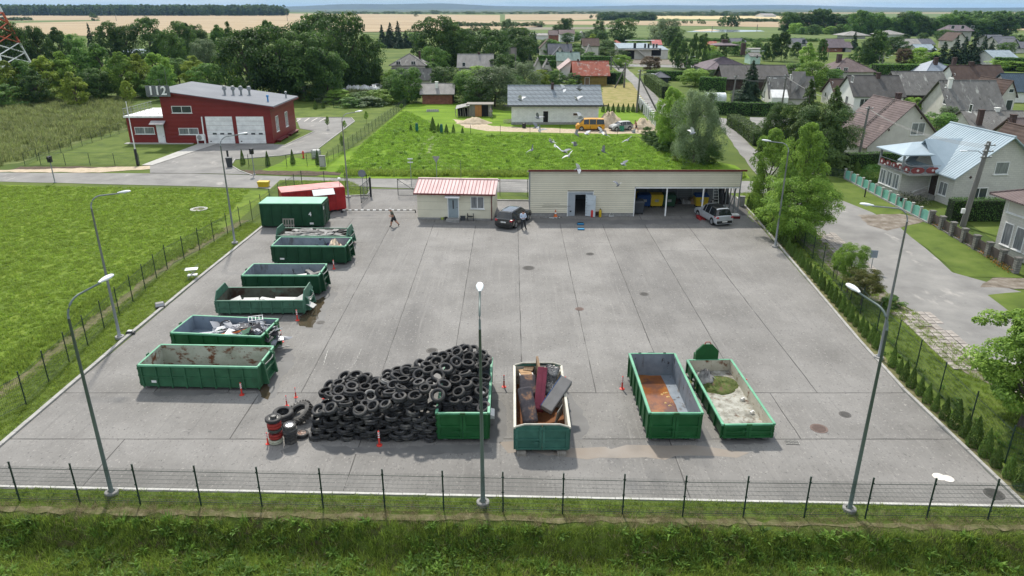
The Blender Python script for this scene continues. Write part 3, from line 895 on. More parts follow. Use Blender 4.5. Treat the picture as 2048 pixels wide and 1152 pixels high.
def rolloff(label,base,L,W,h,body,rim,inside,rz=0.0,ribs=7,floor=None,midrail=False,endrise=0.0,z0=0.2,hook=True,doors=True,chamfer=0.0,floor_z=0.0,name='rolloff_container',label_plate=True,number=None):
 """local x: length; hook frame at x=L; doors at x=0; y from 0 to W; open on top"""
 t=thing(name,label,'container',(*base,0.0),rz)
 th=0.05
 Lb=L-(0.35 if hook else 0)
 z1=h
 MB().box(0.03,Lb-0.03,0.03,W-0.03,z0,z0+0.07+floor_z).build('floor',floor or inside,t)
 def wall(name,y0,y1,outer):
  mb=MB()
  mb.box(0,Lb,y0,y1,z0,z1)
  return mb.build(name,body,t)
 wall('side_wall',0.0,th,0)
 wall('side_wall',W-th,W,1)
 li=MB()
 li.box(th,Lb-th,th+0.001,th+0.006,z0+0.08,z1-0.02)
 li.box(th,Lb-th,W-th-0.006,W-th-0.001,z0+0.08,z1-0.02)
 ez=z1+endrise
 li.box(th+0.001,th+0.006,th+0.01,W-th-0.01,z0+0.08,z1-0.02)
 li.box(Lb-th-0.006,Lb-th-0.001,th+0.01,W-th-0.01,z0+0.08,z1-0.02)
 li.build('lining',inside,t)
 def end(name,x0,x1):
  mb=MB()
  if endrise:
   c=0.45
   mb.extr([(x0,0,z0),(x0,W,z0),(x0,W,z1+0.02),(x0,W-c,ez),(x0,c,ez),(x0,0,z1+0.02)][::-1],(x1-x0,0,0))
  else:
   mb.box(x0,x1,th+0.002,W-th-0.002,z0,z1)
  return mb.build(name,body,t)
 end('front_wall',Lb-th,Lb)
 if doors:
  for s_ in(0,1):
   y0,y1=(0.02,W/2-0.01)if s_==0 else(W/2+0.01,W-0.02)
   d=MB()
   dz=z1 if not endrise else ez
   if endrise:
    c=0.45
    if s_==0:
     d.extr([(-0.05,y0,z0),(-0.05,y1,z0),(-0.05,y1,ez),(-0.05,y0+c,ez),(-0.05,y0,z1)][::-1],(0.05,0,0))
    else:
     d.extr([(-0.05,y0,z0),(-0.05,y1,z0),(-0.05,y1,z1),(-0.05,y1-c,ez),(-0.05,y0,ez)][::-1],(0.05,0,0))
   else:
    d.box(-0.05,0,y0,y1,z0,z1)
   do=d.build('rear_door',body,t)
   f_=MB()
   zt=z1-0.04
   f_.box(-0.11,-0.052,y0,y0+0.13,z0+0.02,zt)
   f_.box(-0.11,-0.052,y1-0.13,y1,z0+0.02,zt)
   for zz in(z0+0.03,(z0+zt)/2-0.05,zt-0.13):
    f_.box(-0.108,-0.053,y0+0.13,y1-0.13,zz,zz+0.1)
   f_.build('door_frame',body,do)
   for zz in(z0+0.2,(z0+z1)/2,z1-0.25):
    yy=y0-0.015 if s_==0 else y1-0.03
    MB().box(-0.13,-0.02,yy,yy+0.05,zz-0.05,zz+0.05).build('hinge',body,do)
  lk=MB()
  lk.tube([(-0.13,W/2-0.45,z0+0.42),(-0.14,W/2+0.55,z0+0.42)],0.018,6)
  lk.tube([(-0.13,W/2+0.08,z0+0.1),(-0.13,W/2+0.12,z0+0.55)],0.016,6)
  lk.box(-0.15,-0.09,W/2-0.12,W/2+0.12,z1-0.1,z1+0.05)
  lk.box(-0.15,-0.1,W/2+0.2,W/2+0.34,z0+0.33,z0+0.48)
  lk.build('door_latch',body,t)
 for side in(0,1):
  for i in range(ribs+1):
   x=0.06+(Lb-0.16)*i/ribs
   y=(-0.07,-0.001)if side==0 else(W+0.001,W+0.07)
   MB().hexa([(x,y[0]+(0.03 if side==0 else 0),z0-0.06),(x+0.09,y[0]+(0.03 if side==0 else 0),z0-0.06),(x+0.09,y[1],z0-0.06),(x,y[1],z0-0.06),(x,y[0],z1-0.11),(x+0.09,y[0],z1-0.11),(x+0.09,y[1],z1-0.11),(x,y[1],z1-0.11)]).build('rib',body,t)
 if midrail:
  MB().box(0.01,Lb-0.01,-0.055,-0.002,(z0+z1)/2-0.09,(z0+z1)/2-0.03).box(0.01,Lb-0.01,W+0.002,W+0.055,(z0+z1)/2-0.09,(z0+z1)/2-0.03).build('side_rail',body,t)
 for(nm,b_)in(('top_rail',(-0.02,Lb+0.02,-0.075,0.055)),('top_rail',(-0.02,Lb+0.02,W-0.055,W+0.075))):
  MB().box(b_[0],b_[1],b_[2],b_[3],z1-0.1,z1+0.004).build(nm,rim,t,bevel=0.012)
 if not endrise:
  for x in(-0.06,Lb-0.055):
   MB().box(x,x+0.11,0.058,W-0.058,z1-0.08,z1+0.001).build('end_rail',rim,t,bevel=0.01)
 else:
  for x in(-0.055,Lb-0.055):
   c=0.45
   MB().tube([(x+0.03,0.02,z1+0.03),(x+0.03,c,ez),(x+0.03,W-c,ez),(x+0.03,W-0.02,z1+0.03)],0.045,6).build('end_rail',rim,t)
 MB().box(0.1,Lb,W/2-0.55,W/2-0.45,0.05,z0).box(0.1,Lb,W/2+0.45,W/2+0.55,0.05,z0).build('underframe',m_blk,t)
 for y in(0.25,W-0.45):
  MB().tube([(0.15,y,0.11),(0.15,y+0.2,0.11)],0.11,12).build('roller',m_steel,t)
  MB().box(0.02,0.28,y-0.03,y+0.23,0.14,z0).build('roller_bracket',m_blk,t)
 if hook:
  hk=MB()
  for y in(W/2-0.75,W/2+0.6):
   hk.hexa([(Lb,y,z0),(Lb+0.3,y,z0),(Lb+0.3,y+0.15,z0),(Lb,y+0.15,z0),(Lb,y,z1+0.05),(Lb+0.16,y,z1-0.1),(Lb+0.16,y+0.15,z1-0.1),(Lb,y+0.15,z1+0.05)])
  for zz in(z0+0.05,(z0+z1)/2):
   hk.box(Lb,Lb+0.2,W/2-0.6,W/2+0.6,zz,zz+0.1)
  hk.build('hook_frame',body,t)
  hb=MB().tube([(Lb+0.16,W/2-0.6,z1-0.2),(Lb+0.3,W/2-0.15,z1-0.12),(Lb+0.3,W/2+0.15,z1-0.12),(Lb+0.16,W/2+0.6,z1-0.2)],0.035,8)
  hb.build('hook_bar',m_steel,t)
  ld=MB()
  for zz in(z0+0.25,z0+0.6,z0+0.95):
   if zz<z1-0.15:
    ld.box(Lb+0.001,Lb+0.1,W-0.45,W-0.1,zz,zz+0.04)
  ld.build('step_rung',body,t)
 if label_plate:
  MB().box(0.55,0.9,-0.012,-0.001,z0+0.22,z0+0.36).build('label_plate',m_wht,t)
 return t
def text_mesh(txt,size,m,parent,loc,rot,ext=0.01,name='lettering',spacing=1.0):
 cu=bpy.data.curves.new('text','FONT')
 cu.body=txt
 cu.size=size
 cu.extrude=ext
 cu.resolution_u=3
 cu.space_character=spacing
 cu.align_x='CENTER'
 cu.align_y='CENTER'
 cu.offset=size*0.02
 tmp=bpy.data.objects.new('text',cu)
 COL.objects.link(tmp)
 dg=bpy.context.evaluated_depsgraph_get()
 me=bpy.data.meshes.new_from_object(tmp.evaluated_get(dg))
 bpy.data.objects.remove(tmp)
 me.materials.clear()
 me.materials.append(m)
 o=put(name,me,parent,loc)
 o.rotation_euler=rot
 return o
def at2(a,b):
 return math.atan2(b[1]-a[1],b[0]-a[0])
def topbase(pl,pr,h):
 a,b=G(*pl,h),G(*pr,h)
 return a,math.dist(a,b)+0.35,at2(a,b)
C1b,L1,a1_=topbase((276,729),(509,733),1.5)
c1=rolloff('long green container with rusty empty inside, nearest of the left row',C1b,L1+0.15,2.45,1.5,m_g2,m_rim,m_in_rust,a1_,8,midrail=True,floor=m_in_blue)
C2b,L2,a2_=topbase((342,664),(522,672),1.62)
c2=rolloff('green container heaped with scrap metal, second of the left row',C2b,L2,2.45,1.62,m_g1,m_rim,m_in_blue,a2_,6,floor_z=0.45)
C3b,L3,a3_=topbase((431,601),(607,600),1.12)
c3=rolloff('worn pale green container with raised ends and white boards inside',C3b,L3,2.4,1.12,m_g3,m_g3,m_in_dark,a3_,8,midrail=True,endrise=0.5,floor_z=0.15,label_plate=False)
C4b,L4,a4_=topbase((484,550),(637,550),1.6)
c4=rolloff('dark green container with grey inside and a few offcuts, fourth of the left row',C4b,L4,2.4,1.6,m_g4,m_rim,m_in_grey,a4_,6,label_plate=False)
C5b,L5,a5_=topbase((543,491),(690,492),1.6)
c5=rolloff('dark green container with coloured rags near its right end',C5b,L5,2.3,1.6,m_g4,m_rim,m_in_grey,a5_,6,floor_z=0.5)
C6b,L6,a6_=topbase((553,471),(694,472),1.2)
c6=rolloff('container heaped full of grey slate sheets, with raised ends',C6b,L6,2.3,1.2,m_g3,m_g3,m_in_dark,a6_,7,endrise=0.5,floor_z=0.5,label_plate=False)
T1b=(-3.52,28.95)
ct1=rolloff('green container overflowing with tyres at the right end of the tyre heap',(T1b[0]+2.42,T1b[1]),6.0,2.42,1.6,m_g1,m_rim,m_in_grey,R(90),6,label_plate=False)
T2b=(0.14,28.05)
ct2=rolloff('old container with teal doors full of sofas and mattresses',(T2b[0]+2.48,T2b[1]),6.4,2.48,1.38,m_teal,m_rimw,m_in_cream,R(90),7,endrise=0.16,floor=m_rust,label_plate=False)
T3b=(6.45,28.98)
ct3=rolloff('high green container holding rusty brown water',(T3b[0]+2.45,T3b[1]),6.5,2.45,1.58,m_g1,m_rim,m_in_grey,R(90),6,floor=m_in_grey)
T4b=(9.95,29.05)
m_litter=mat('dirty_white_floor',[(0.14,0.135,0.11),(0.29,0.285,0.245),(0.40,0.40,0.355)],scale=2.5,rough=0.85,detail=8,spots=[((0.10,0.065,0.045),2.0,0.56,0.1,(1,1,1)),((0.2,0.15,0.09),5.0,0.6,0.05,(1,1,1))])
ct4=rolloff('low green container with mown weeds and a tall hook plate',(T4b[0]+2.42,T4b[1]),6.6,2.42,0.95,m_g1,m_rim,m_in_cream,R(91.5),6,floor=m_litter,hook=False)
MB().box(0.1,0.9,0,0,0,0)
pl=MB()
pl.extr([(6.62,0.72,0.3),(6.62,1.98,0.3),(6.62,1.98,1.45),(6.62,1.6,1.85),(6.62,1.1,1.85),(6.62,0.72,1.45)][::-1],(0.12,0,0))
pl.box(6.74,7.05,0.72,0.82,0.1,1.2).box(6.74,7.05,1.88,1.98,0.1,1.2)
pl.build('hook_plate',m_g1,ct4)
MB().tube([(6.68,1.15,1.82),(6.72,1.25,1.97),(6.72,1.45,1.97),(6.68,1.55,1.82)],0.03,8).build('hook_bar',mat('red_oxide',(0.25,0.06,0.04),rough=0.6),ct4)
def closed_box(name,label,base,L,W,h,rz,body,top,ribs,cat='container'):
 t=thing(name,label,cat,(*base,0),rz)
 z0=0.2
 MB().box(0,L,0,W,z0,h-0.08).build('body',body,t)
 MB().box(-0.03,L+0.03,-0.03,W+0.03,h-0.08,h).build('roof',top,t,bevel=0.015)
 for i in range(ribs+1):
  x=0.05+(L-0.19)*i/ribs
  for y in((-0.05,-0.002),(W+0.002,W+0.05)):
   MB().box(x,x+0.09,y[0],y[1],0.14,h-0.1).build('rib',body,t)
 for s_ in(0,1):
  y0,y1=(0.03,W/2-0.01)if s_==0 else(W/2+0.01,W-0.03)
  d=MB().box(L+0.002,L+0.05,y0,y1,z0+0.02,h-0.12).build('end_door',body,t)
  f_=MB()
  f_.box(L+0.052,L+0.1,y0,y0+0.1,z0+0.05,h-0.15).box(L+0.052,L+0.1,y1-0.1,y1,z0+0.05,h-0.15)
  for k in range(4):
   zz=z0+0.05+(h-z0-0.35)*k/3
   f_.box(L+0.053,L+0.098,y0+0.1,y1-0.1,zz,zz+0.09)
  f_.build('door_frame',body,d)
  MB().tube([(L+0.12,(y0+y1)/2,z0),(L+0.12,(y0+y1)/2,h-0.15)],0.02,6).build('lock_rod',m_steel,d)
 MB().box(0.1,L-0.1,0.5,0.6,0.03,z0).box(0.1,L-0.1,W-0.6,W-0.5,0.03,z0).build('underframe',m_blk,t)
 return t
m_topg=mat('roof_pale_green',[(0.15,0.36,0.24),(0.23,0.46,0.33)],scale=0.8,rough=0.5,spots=[((0.10,0.24,0.17),0.7,0.6,0.15,(1,1,1))])  # roof green, much paler than the container sides
m_redc=paint('container_red',(0.34,0.018,0.018),False)
m_topr=mat('roof_pale_red',[(0.48,0.14,0.13),(0.62,0.24,0.22)],scale=0.8,rough=0.5,spots=[((0.17,0.07,0.06),0.65,0.58,0.06,(1,1,1)),((0.17,0.13,0.08),2.0,0.62,0.05,(1,1,1))])  # roof red, paler than the container sides, with brown patches
C7b=G(524,456)
c7=closed_box('closed_container','closed dark green container with a white number four, behind the slates',C7b,5.75,2.4,2.38,R(-0.3),m_g4,m_topg,6)
text_mesh('4',0.55,m_wht,c7,(4.65,-0.062,1.35),(R(90),0,0),0.006,'number_sign')
MB().box(4.55,4.9,-0.07,-0.055,0.38,0.55).build('label_plate',m_wht,c7)
MB().box(5.852,5.858,0.25,0.5,1.7,2.0).build('label_plate',m_wht,c7)
a,b=G(556,440),G(652,432)
C8=(-20.6,70.35)
c8=closed_box('red_container','red shipping container with a stained pink roof beside the entrance',C8,6.05,2.45,2.5,R(27),m_redc,m_topr,8)
c8.location=(-22.4,68.0,0)
c8.rotation_euler.z=R(24)
MB().hexa([(2.9,-0.75,1.98),(5.0,-0.75,1.98),(5.0,-0.055,2.42),(2.9,-0.055,2.42),(2.9,-0.75,2.0),(5.0,-0.75,2.0),(5.0,-0.055,2.45),(2.9,-0.055,2.45)]).build('awning',m_wht,c8)
for zz in(1.75,2.05):
 MB().box(6.16,6.17,1.5,2.1,zz,zz+0.2).build('label_plate',m_wht,c8)
MB().tube([(5.7,0.3,2.5),(5.7,0.3,3.2)],0.03,6).build('lamp_stalk',m_galv,c8)
MB().lathe([(0.03,0),(0.18,0.03),(0.14,0.14),(0.02,0.17)],12,(5.7,0.3,3.2)).build('roof_lamp',m_wht,c8)
m_wood=mat('grey_wood',[(0.17,0.155,0.13),(0.27,0.25,0.22)],scale=3,rough=0.85,stretch=(4,1,1))
m_woodb=mat('brown_wood',[(0.14,0.09,0.05),(0.22,0.145,0.085)],scale=3,rough=0.8,stretch=(4,1,1))
x,y=G(580,462)
t=thing('pallet','grey wooden pallet leaning against the closed green container','pallet',(x-0.55,y-0.25,0.02))
t.rotation_euler=(R(80),0,0)
for i in range(5):
 MB().box(i*0.235,i*0.235+0.11,0,1.2,0.0,0.02).build('plank',m_wood,t)
for yy in(0,0.52,1.08):
 MB().box(0,1.05,yy,yy+0.12,-0.09,-0.001).build('bearer',m_wood,t)
def local(c,x,y,z):
 return c.matrix_basis@Vector((x,y,z))
for o in(c1,c2,c3,c4,c5,c6,ct1,ct2,ct3,ct4):
 o.matrix_basis
def world_of(c,x,y,z):
 a=c.rotation_euler.z
 return(c.location.x+x*math.cos(a)-y*math.sin(a),c.location.y+x*math.sin(a)+y*math.cos(a),z)
# --- what lies in the containers
m_slate=mat('slate_sheet',[(0.13,0.125,0.115),(0.24,0.235,0.22),(0.34,0.33,0.31)],scale=2.2,rough=0.85,rnd=0.35)
m_board=mat('white_board',[(0.55,0.54,0.50),(0.68,0.67,0.64)],scale=1.5,rough=0.7,rnd=0.15)
rr=random.Random(5)
for i in range(90):
 L_,W_=rr.uniform(0.5,1.7),rr.uniform(0.12,0.5)
 mb=MB()
 ang=rr.uniform(-0.5,0.5)+(0 if rr.random()<0.8 else 1.2)
 n=5
 for k in range(n):
  y0=-W_/2+k*W_/n
  mb.hexa([(-L_/2,y0,0.02*(k%2)),(L_/2+rr.uniform(-.1,.1),y0,0.02*(k%2)),(L_/2+rr.uniform(-.1,.1),y0+W_/n,0.02*((k+1)%2)),(-L_/2,y0+W_/n,0.02*((k+1)%2)),(-L_/2,y0,0.02*(k%2)+0.012),(L_/2,y0,0.02*(k%2)+0.012),(L_/2,y0+W_/n,0.02*((k+1)%2)+0.012),(-L_/2,y0+W_/n,0.02*((k+1)%2)+0.012)])
 p=world_of(c6,rr.uniform(0.7,5.3),rr.uniform(0.3,2.0),0.82+0.35*(i/90)+rr.uniform(0,0.1))
 o=mb.build('slate_sheet',m_slate,None,p,ang)
 o.rotation_euler=(rr.uniform(-0.3,0.3),rr.uniform(-0.2,0.2),ang)
 sd=['left third','middle','right third'][min(2,int((o.location.x-c6.location.x)/2.1))]
 sz='long' if L_>1.1 else 'short'
 tag(o,'broken %s grey corrugated slate sheet in the %s of the slate heap'%(sz,sd),'slate','%s slate sheets, %s of the container'%(sz,sd))
for i in range(16):
 L_,W_=rr.uniform(0.8,1.5),rr.uniform(0.3,0.6)
 o=MB().box(-L_/2,L_/2,-W_/2,W_/2,0,0.04).build('board',m_board,None,world_of(c3,1.0+i*0.33,rr.uniform(0.4,1.2),0.62+rr.uniform(0,0.22)),rr.uniform(-0.5,0.5))
 o.rotation_euler.y=rr.uniform(-0.45,0.3)
 o.rotation_euler.x=rr.uniform(0,0.4)
 tag(o,ORD[i].replace('leftmost','first')+' white insulation board from the left in the worn pale green container','board','white boards in the container')
for i,(x,yy,a_,lb)in enumerate([(3.6,1.0,0.2,'long beige offcut lying in the dark green container'),(4.35,1.3,-0.7,'crooked grey offcut leaning in the dark green container'),(4.9,1.0,0.5,'short grey offcut at the hook end of the dark green container')]):
 o=MB().box(-0.5,0.5,-0.15,0.15,0,0.1).build('offcut',m_board if i==0 else m_slate,None,world_of(c4,x,yy+0.5,0.95+0.1*i),a_)
 o.rotation_euler.y=-0.35*a_
 MB().box(-0.5,0.5,-0.15,0.15,-0.04,-0.005)
 tag(o,lb,'offcut')
def heap(name,label,cat,m,loc,rx,ry,h,seed,n=18,rz=0,kind=None,noise=0.25,p=1.3):
 rq=random.Random(seed)
 vs,fs=[(0,0,h)],[]
 rings=7
 for i in range(1,rings+1):
  for j in range(n):
   a=2*math.pi*j/n
   t_=i/rings
   w=1+rq.uniform(-noise,noise)*0.4
   vs.append((rx*t_*w*math.cos(a),ry*t_*w*math.sin(a),h*(1-t_**p)*(1+rq.uniform(-noise,noise))if i<rings else-0.02))
 for j in range(n):
  fs.append((0,1+j,1+(j+1)%n))
 for i in range(rings-1):
  for j in range(n):
   fs.append((1+i*n+j,1+(i+1)*n+j,1+(i+1)*n+(j+1)%n,1+i*n+(j+1)%n))
 me=bpy.data.meshes.new(name)
 me.from_pydata(vs,[],fs)
 me.materials.append(m)
 me.polygons.foreach_set('use_smooth',[True]*len(fs))
 o=put(name,me,None,loc,rz)
 return tag(o,label,cat,None,kind)
m_rub=mat('rubble',[(0.12,0.11,0.10),(0.26,0.25,0.23)],scale=6,rough=0.95,bump=1,bscale=12)
heap('rubble_heap','grey rubble on the floor of the dark green container','rubble',m_rub,world_of(c4,4.2,1.4,0.27),1.4,0.8,0.75,4)
for i,(x,c_,lb,s_)in enumerate([(4.35,(0.06,0.05,0.22),'dark blue rag bundle in the container with rags',0.36),(4.95,(0.45,0.05,0.06),'red rag bundle in the container with rags',0.3),(4.7,(0.55,0.45,0.34),'beige rag bundle in the container with rags',0.5),(3.5,(0.10,0.35,0.40),'small turquoise rag bundle in the container with rags',0.2)]):
 heap('rag_bundle',lb,'rags',mat('rag%d'%i,c_,rough=0.9,scale=4),world_of(c5,x,1.2+0.2*(i%2),0.77),s_*1.4,s_*1.2,s_*1.5,i+20,12,0,None,0.5,2.2)
m_sc=[mat('scrap_dark',(0.045,0.042,0.045),rough=0.5),mat('scrap_grey',(0.22,0.23,0.25),rough=0.45,metal=0.4),mat('scrap_white',(0.6,0.6,0.6),rough=0.5),mat('scrap_orange',(0.55,0.14,0.03),rough=0.5),mat('scrap_green',(0.05,0.12,0.07),rough=0.6)]
heap('scrap_heap','grey crushed sheet metal under the scrap in the second container','scrap',m_sc[1],world_of(c2,3.9,1.25,0.6),2.4,1.05,0.75,77,22,0,None,0.7)
for i in range(85):
 k=rr.choice([0,0,0,1,1,1,2,4,0,1])
 x,yy=rr.uniform(1.7,5.7),rr.uniform(0.3,2.1)
 zz=0.75+0.55*max(0,1-abs(x-4.6)/3)+rr.uniform(0,0.35)
 mb=MB()
 ty=rr.random()
 if ty<0.45:
  l=rr.uniform(0.4,1.3)
  mb.tube([(-l/2,0,0),(0,rr.uniform(-.15,.15),rr.uniform(0,.1)),(l/2,0,rr.uniform(-.1,.2))],rr.uniform(0.012,0.035),6)
  nm,lb,c_='scrap_bar','bent metal bar in the scrap container','metal bar'
 elif ty<0.8:
  w,h_=rr.uniform(0.2,0.6),rr.uniform(0.15,0.4)
  mb.hexa([(-w,-h_,0),(w,-h_*0.7,0.05),(w,h_,0.12),(-w,h_,0),(-w,-h_,0.02),(w,-h_*0.7,0.07),(w,h_,0.14),(-w,h_,0.02)])
  nm,lb,c_='scrap_sheet','crumpled metal sheet in the scrap container','metal sheet'
 else:
  s_=rr.uniform(0.1,0.22)
  mb.box(-s_,s_,-s_*0.8,s_*0.8,0,s_).box(-s_*0.6,s_*0.6,-s_*0.5,s_*0.5,s_,s_*1.4)
  nm,lb,c_='scrap_part','dark machine part in the scrap container','machine part'
 o=mb.build(nm,m_sc[k],None,world_of(c2,x,yy,zz),rr.uniform(-0.9,0.9))
 o.rotation_euler.x=rr.uniform(-0.5,0.5)
 o.rotation_euler.y=rr.uniform(-0.5,0.5)
 cn={0:'blackish',1:'grey',2:'white',4:'dull green'}[k]
 sd='towards the left' if x<3 else('in the middle' if x<4.4 else 'at the hook end')
 lb=lb.replace('bent','bent '+cn).replace('crumpled','crumpled '+cn).replace('dark machine',cn+' machine').replace('in the scrap',sd+' of the scrap')
 tag(o,lb,c_,lb+' (pile)')
p=world_of(c2,2.35,1.9,1.25)
o=MB().lathe([(0.33,-0.02),(0.36,0),(0.33,0.02),(0.3,0)],24,closed=True).tube([(-0.3,0,0),(0.3,0,0)],0.006,4).tube([(0,-0.3,0),(0,0.3,0)],0.006,4).build('scrap_ring',m_sc[0],None,p)
o.rotation_euler=(R(70),0,R(10))
tag(o,'black spoked bicycle ring standing against the back wall of the scrap container','bicycle wheel')
mb=MB()
for k in range(5):
 mb.box(k*0.2,k*0.2+0.03,0,0.03,0,0.4)
 mb.box(k*0.2,k*0.2+0.03,0,0.5,0.37,0.4)
 mb.box(k*0.2,k*0.2+0.03,0.47,0.5,0,0.4)
mb.box(0,0.85,0,0.03,0.4,0.43).box(0,0.85,0.47,0.5,0.4,0.43).box(0,0.85,0,0.03,0.1,0.13)
o=mb.build('wire_rack',m_sc[2],None,world_of(c2,4.1,1.35,1.5),R(20))
o.rotation_euler.x=R(10)
tag(o,'white metal rack on top of the scrap heap','rack')
o=MB().tube([(-1.0,0,0),(-0.4,0.05,0.06),(0.2,0,0.12),(1.0,0.1,0.3)],[0.07,0.09,0.08,0.05],8).build('orange_pipe',m_sc[3],None,world_of(c2,3.5,0.8,1.28),R(12))
tag(o,'dented orange pipe lying across the scrap heap','pipe')
o=MB().hexa([(-1.3,-0.5,0),(0.6,-0.4,0.1),(0.9,0.4,0.1),(-1.1,0.5,0),(-1.3,-0.5,0.05),(0.6,-0.4,0.3),(0.9,0.4,0.25),(-1.1,0.5,0.08)]).build('plastic_sheet',mat('foil',(0.5,0.52,0.54),rough=0.25,bump=1,bscale=8,scale=2,bdist=0.1),None,world_of(c2,2.2,0.9,1.0),0.1)
tag(o,'crumpled pale plastic sheet at the left of the scrap container','plastic sheet')
wt=sheet('rusty_water',[(T3b[0]+0.06,T3b[1]+0.06),(T3b[0]+2.0,T3b[1]+0.06),(T3b[0]+1.75,T3b[1]+6.0),(T3b[0]+0.06,T3b[1]+6.05)],0.30,m_rustwater,0.5,0.04,4,'stuff','rusty brown water standing in the high green container')
for i in range(7):
 heap('leaf_scrap','yellow scrap of foam in the rusty water','foam scrap',mat('yellow_foam',(0.62,0.42,0.17),rough=0.8),(T3b[0]+1.55+rr.uniform(-.25,.3),T3b[1]+3.4+rr.uniform(-.7,.7),0.29),rr.uniform(0.05,0.14),rr.uniform(0.04,0.1),0.06,i,8)['group']='yellow foam scraps'
o=bpy.data.objects['leaf_scrap']
for o in[q for q in COL.objects if q.name.startswith('leaf_scrap')]:
 o.name='foam_scrap'
def soft(name,label,cat,m,loc,size,rot,bev=0.12,second=None):
 t=thing(name,label,cat,loc)
 t.rotation_euler=rot
 w,d,h=size
 o=MB().cbox((0,0,0),(w,d,h)).build('cushion' if second else 'body',m,t,bevel=bev)
 o.modifiers['Bevel'].segments=3
 if second:
  second(t,m)
 return t
def wxy(px,py,z):
 return(*G(px,py,z),z)
m_leo=mat('brown_black_fabric',[(0.03,0.028,0.035),(0.05,0.045,0.05),(0.22,0.12,0.07)],scale=2.4,rough=0.85,detail=3,pos=[0.4,0.55,0.68])
m_mar=mat('maroon_fabric',[(0.115,0.02,0.035),(0.16,0.03,0.05)],scale=2,rough=0.9)
m_gf=mat('grey_fabric',[(0.15,0.145,0.14),(0.19,0.185,0.18)],scale=2,rough=0.95)
m_foil=mat('black_foil',[(0.05,0.05,0.05),(0.35,0.34,0.32)],scale=2.2,rough=0.25,bump=1,bscale=3,bdist=0.2,pos=[0.5,0.75])
m_card=mat('cardboard',[(0.30,0.18,0.09),(0.42,0.28,0.16)],scale=2,rough=0.9)
m_blu=mat('blue_piping',(0.03,0.12,0.35),rough=0.6)
def seams(t,m):
 MB().box(-0.02,0.02,-0.95,0.95,0.16,0.24).build('seam_ridge',m,t)
soft('mattress','black mattress with brown pattern leaning on the left wall of the furniture container','mattress',m_leo,world_of(ct2,2.55,1.85,1.0),(0.75,2.0,0.3),(R(32),R(-8),R(5)),0.14)
soft('sofa','dark patterned sofa back behind the brown mattress','sofa',m_leo,world_of(ct2,4.2,1.8,1.15),(0.85,1.3,0.4),(R(25),0,R(2)),0.12)
soft('sofa_cushion','maroon folded sofa mattress standing in the middle of the container','mattress',m_mar,world_of(ct2,3.6,1.18,1.3),(0.5,2.3,0.45),(R(38),R(6),R(-3)),0.05,seams)
gt=soft('sofa','grey sofa base with blue piping leaning diagonally at the right','sofa',m_gf,world_of(ct2,2.9,0.42,1.4),(0.62,2.0,0.35),(R(28),R(18),R(-28)),0.04)
MB().box(-0.325,-0.312,-1.0,1.0,-0.15,0.18).build('piping',m_blu,gt)
MB().box(-0.31,0.31,-1.01,1.005,-0.2,-0.176).build('underside',m_blk,gt)
soft('foil_bundle','mattress wrapped in shiny black foil behind the maroon mattress','mattress',m_foil,world_of(ct2,4.5,0.72,1.35),(0.75,1.6,0.35),(R(45),R(12),R(-15)),0.15)
heap('foil_heap','crumpled grey foil between the wrapped mattress and the right wall','foil',mat('grey_foil',(0.32,0.32,0.31),rough=0.4,bump=1,bscale=5,bdist=0.1),world_of(ct2,3.9,0.4,0.3),0.7,0.4,1.0,9,12,0,None,0.5)
o=MB().hexa([(0,0,0),(0.9,0,0.1),(0.9,0.04,0.1),(0,0.04,0),(0.1,-0.1,0.7),(0.8,-0.1,0.8),(0.8,-0.06,0.8),(0.1,-0.06,0.7)]).build('board',m_slate,None,world_of(ct2,1.75,0.55,0.35),R(65))
tag(o,'pale grey board leaning below the grey sofa base','board')
for i,(x,y,s_,a_,mm,lb)in enumerate([(5.4,1.9,(0.6,0.5,0.35),0.2,m_card,'cardboard box at the back left corner of the furniture container'),(5.75,1.75,(0.5,0.4,0.4),-0.2,m_woodb,'brown wooden box at the back of the furniture container'),(5.1,1.85,(0.7,0.5,0.3),0.1,m_board,'pale box under the cardboard box'),(5.5,0.5,(0.55,0.5,0.5),0.4,mat('cream_box',(0.5,0.46,0.36),rough=0.8),'cream box at the back right corner of the furniture container'),(5.9,0.8,(0.9,0.3,0.5),0.05,m_blk,'black frame at the back of the furniture container'),(5.75,0.3,(0.5,0.4,0.3),0.3,m_board,'white box on the back right rim')]):
 t=thing('box',lb,'box',world_of(ct2,x,y,0.95),a_)
 MB().box(-s_[0]/2,s_[0]/2,-s_[1]/2,s_[1]/2,0,s_[2]).build('carton',mm,t)
 MB().box(-s_[0]/2-0.01,s_[0]/2+0.01,0.005,s_[1]/2+0.1,s_[2],s_[2]+0.015).build('flap',mm,t)
 MB().box(-s_[0]/2,s_[0]/2,-s_[1]/2,s_[1]/2,-0.62,-0.01).build('lower_carton',mm,t)
o=MB().box(-0.06,0.06,-0.6,0.6,0,0.9).build('panel',m_woodb,None,world_of(ct2,5.5,1.25,1.0),R(3))
tag(o,'upright brown wooden panel at the back of the furniture container','panel')
heap('weed_heap','heap of mown green weeds in the low green container','weeds',mat('wilted',[(0.04,0.06,0.015),(0.09,0.12,0.03),(0.12,0.08,0.05)],scale=5,rough=0.95,bump=1,bscale=20),world_of(ct4,4.9,1.25,0.27),1.3,1.0,0.33,3,20,0,'stuff',0.5)
for i,(x,y)in enumerate([(3.3,0.35),(2.0,0.3)]):
 o=MB().cbox((0,0,0.06),(0.2,0.13,0.12)).cbox((0.03,0,0.14),(0.1,0.1,0.04)).build('foam_block',m_board,None,world_of(ct4,x,y,0.27),0.4)
 tag(o,['white foam block near the weeds in the low container','white foam block near the doors of the low container'][i],'foam block')
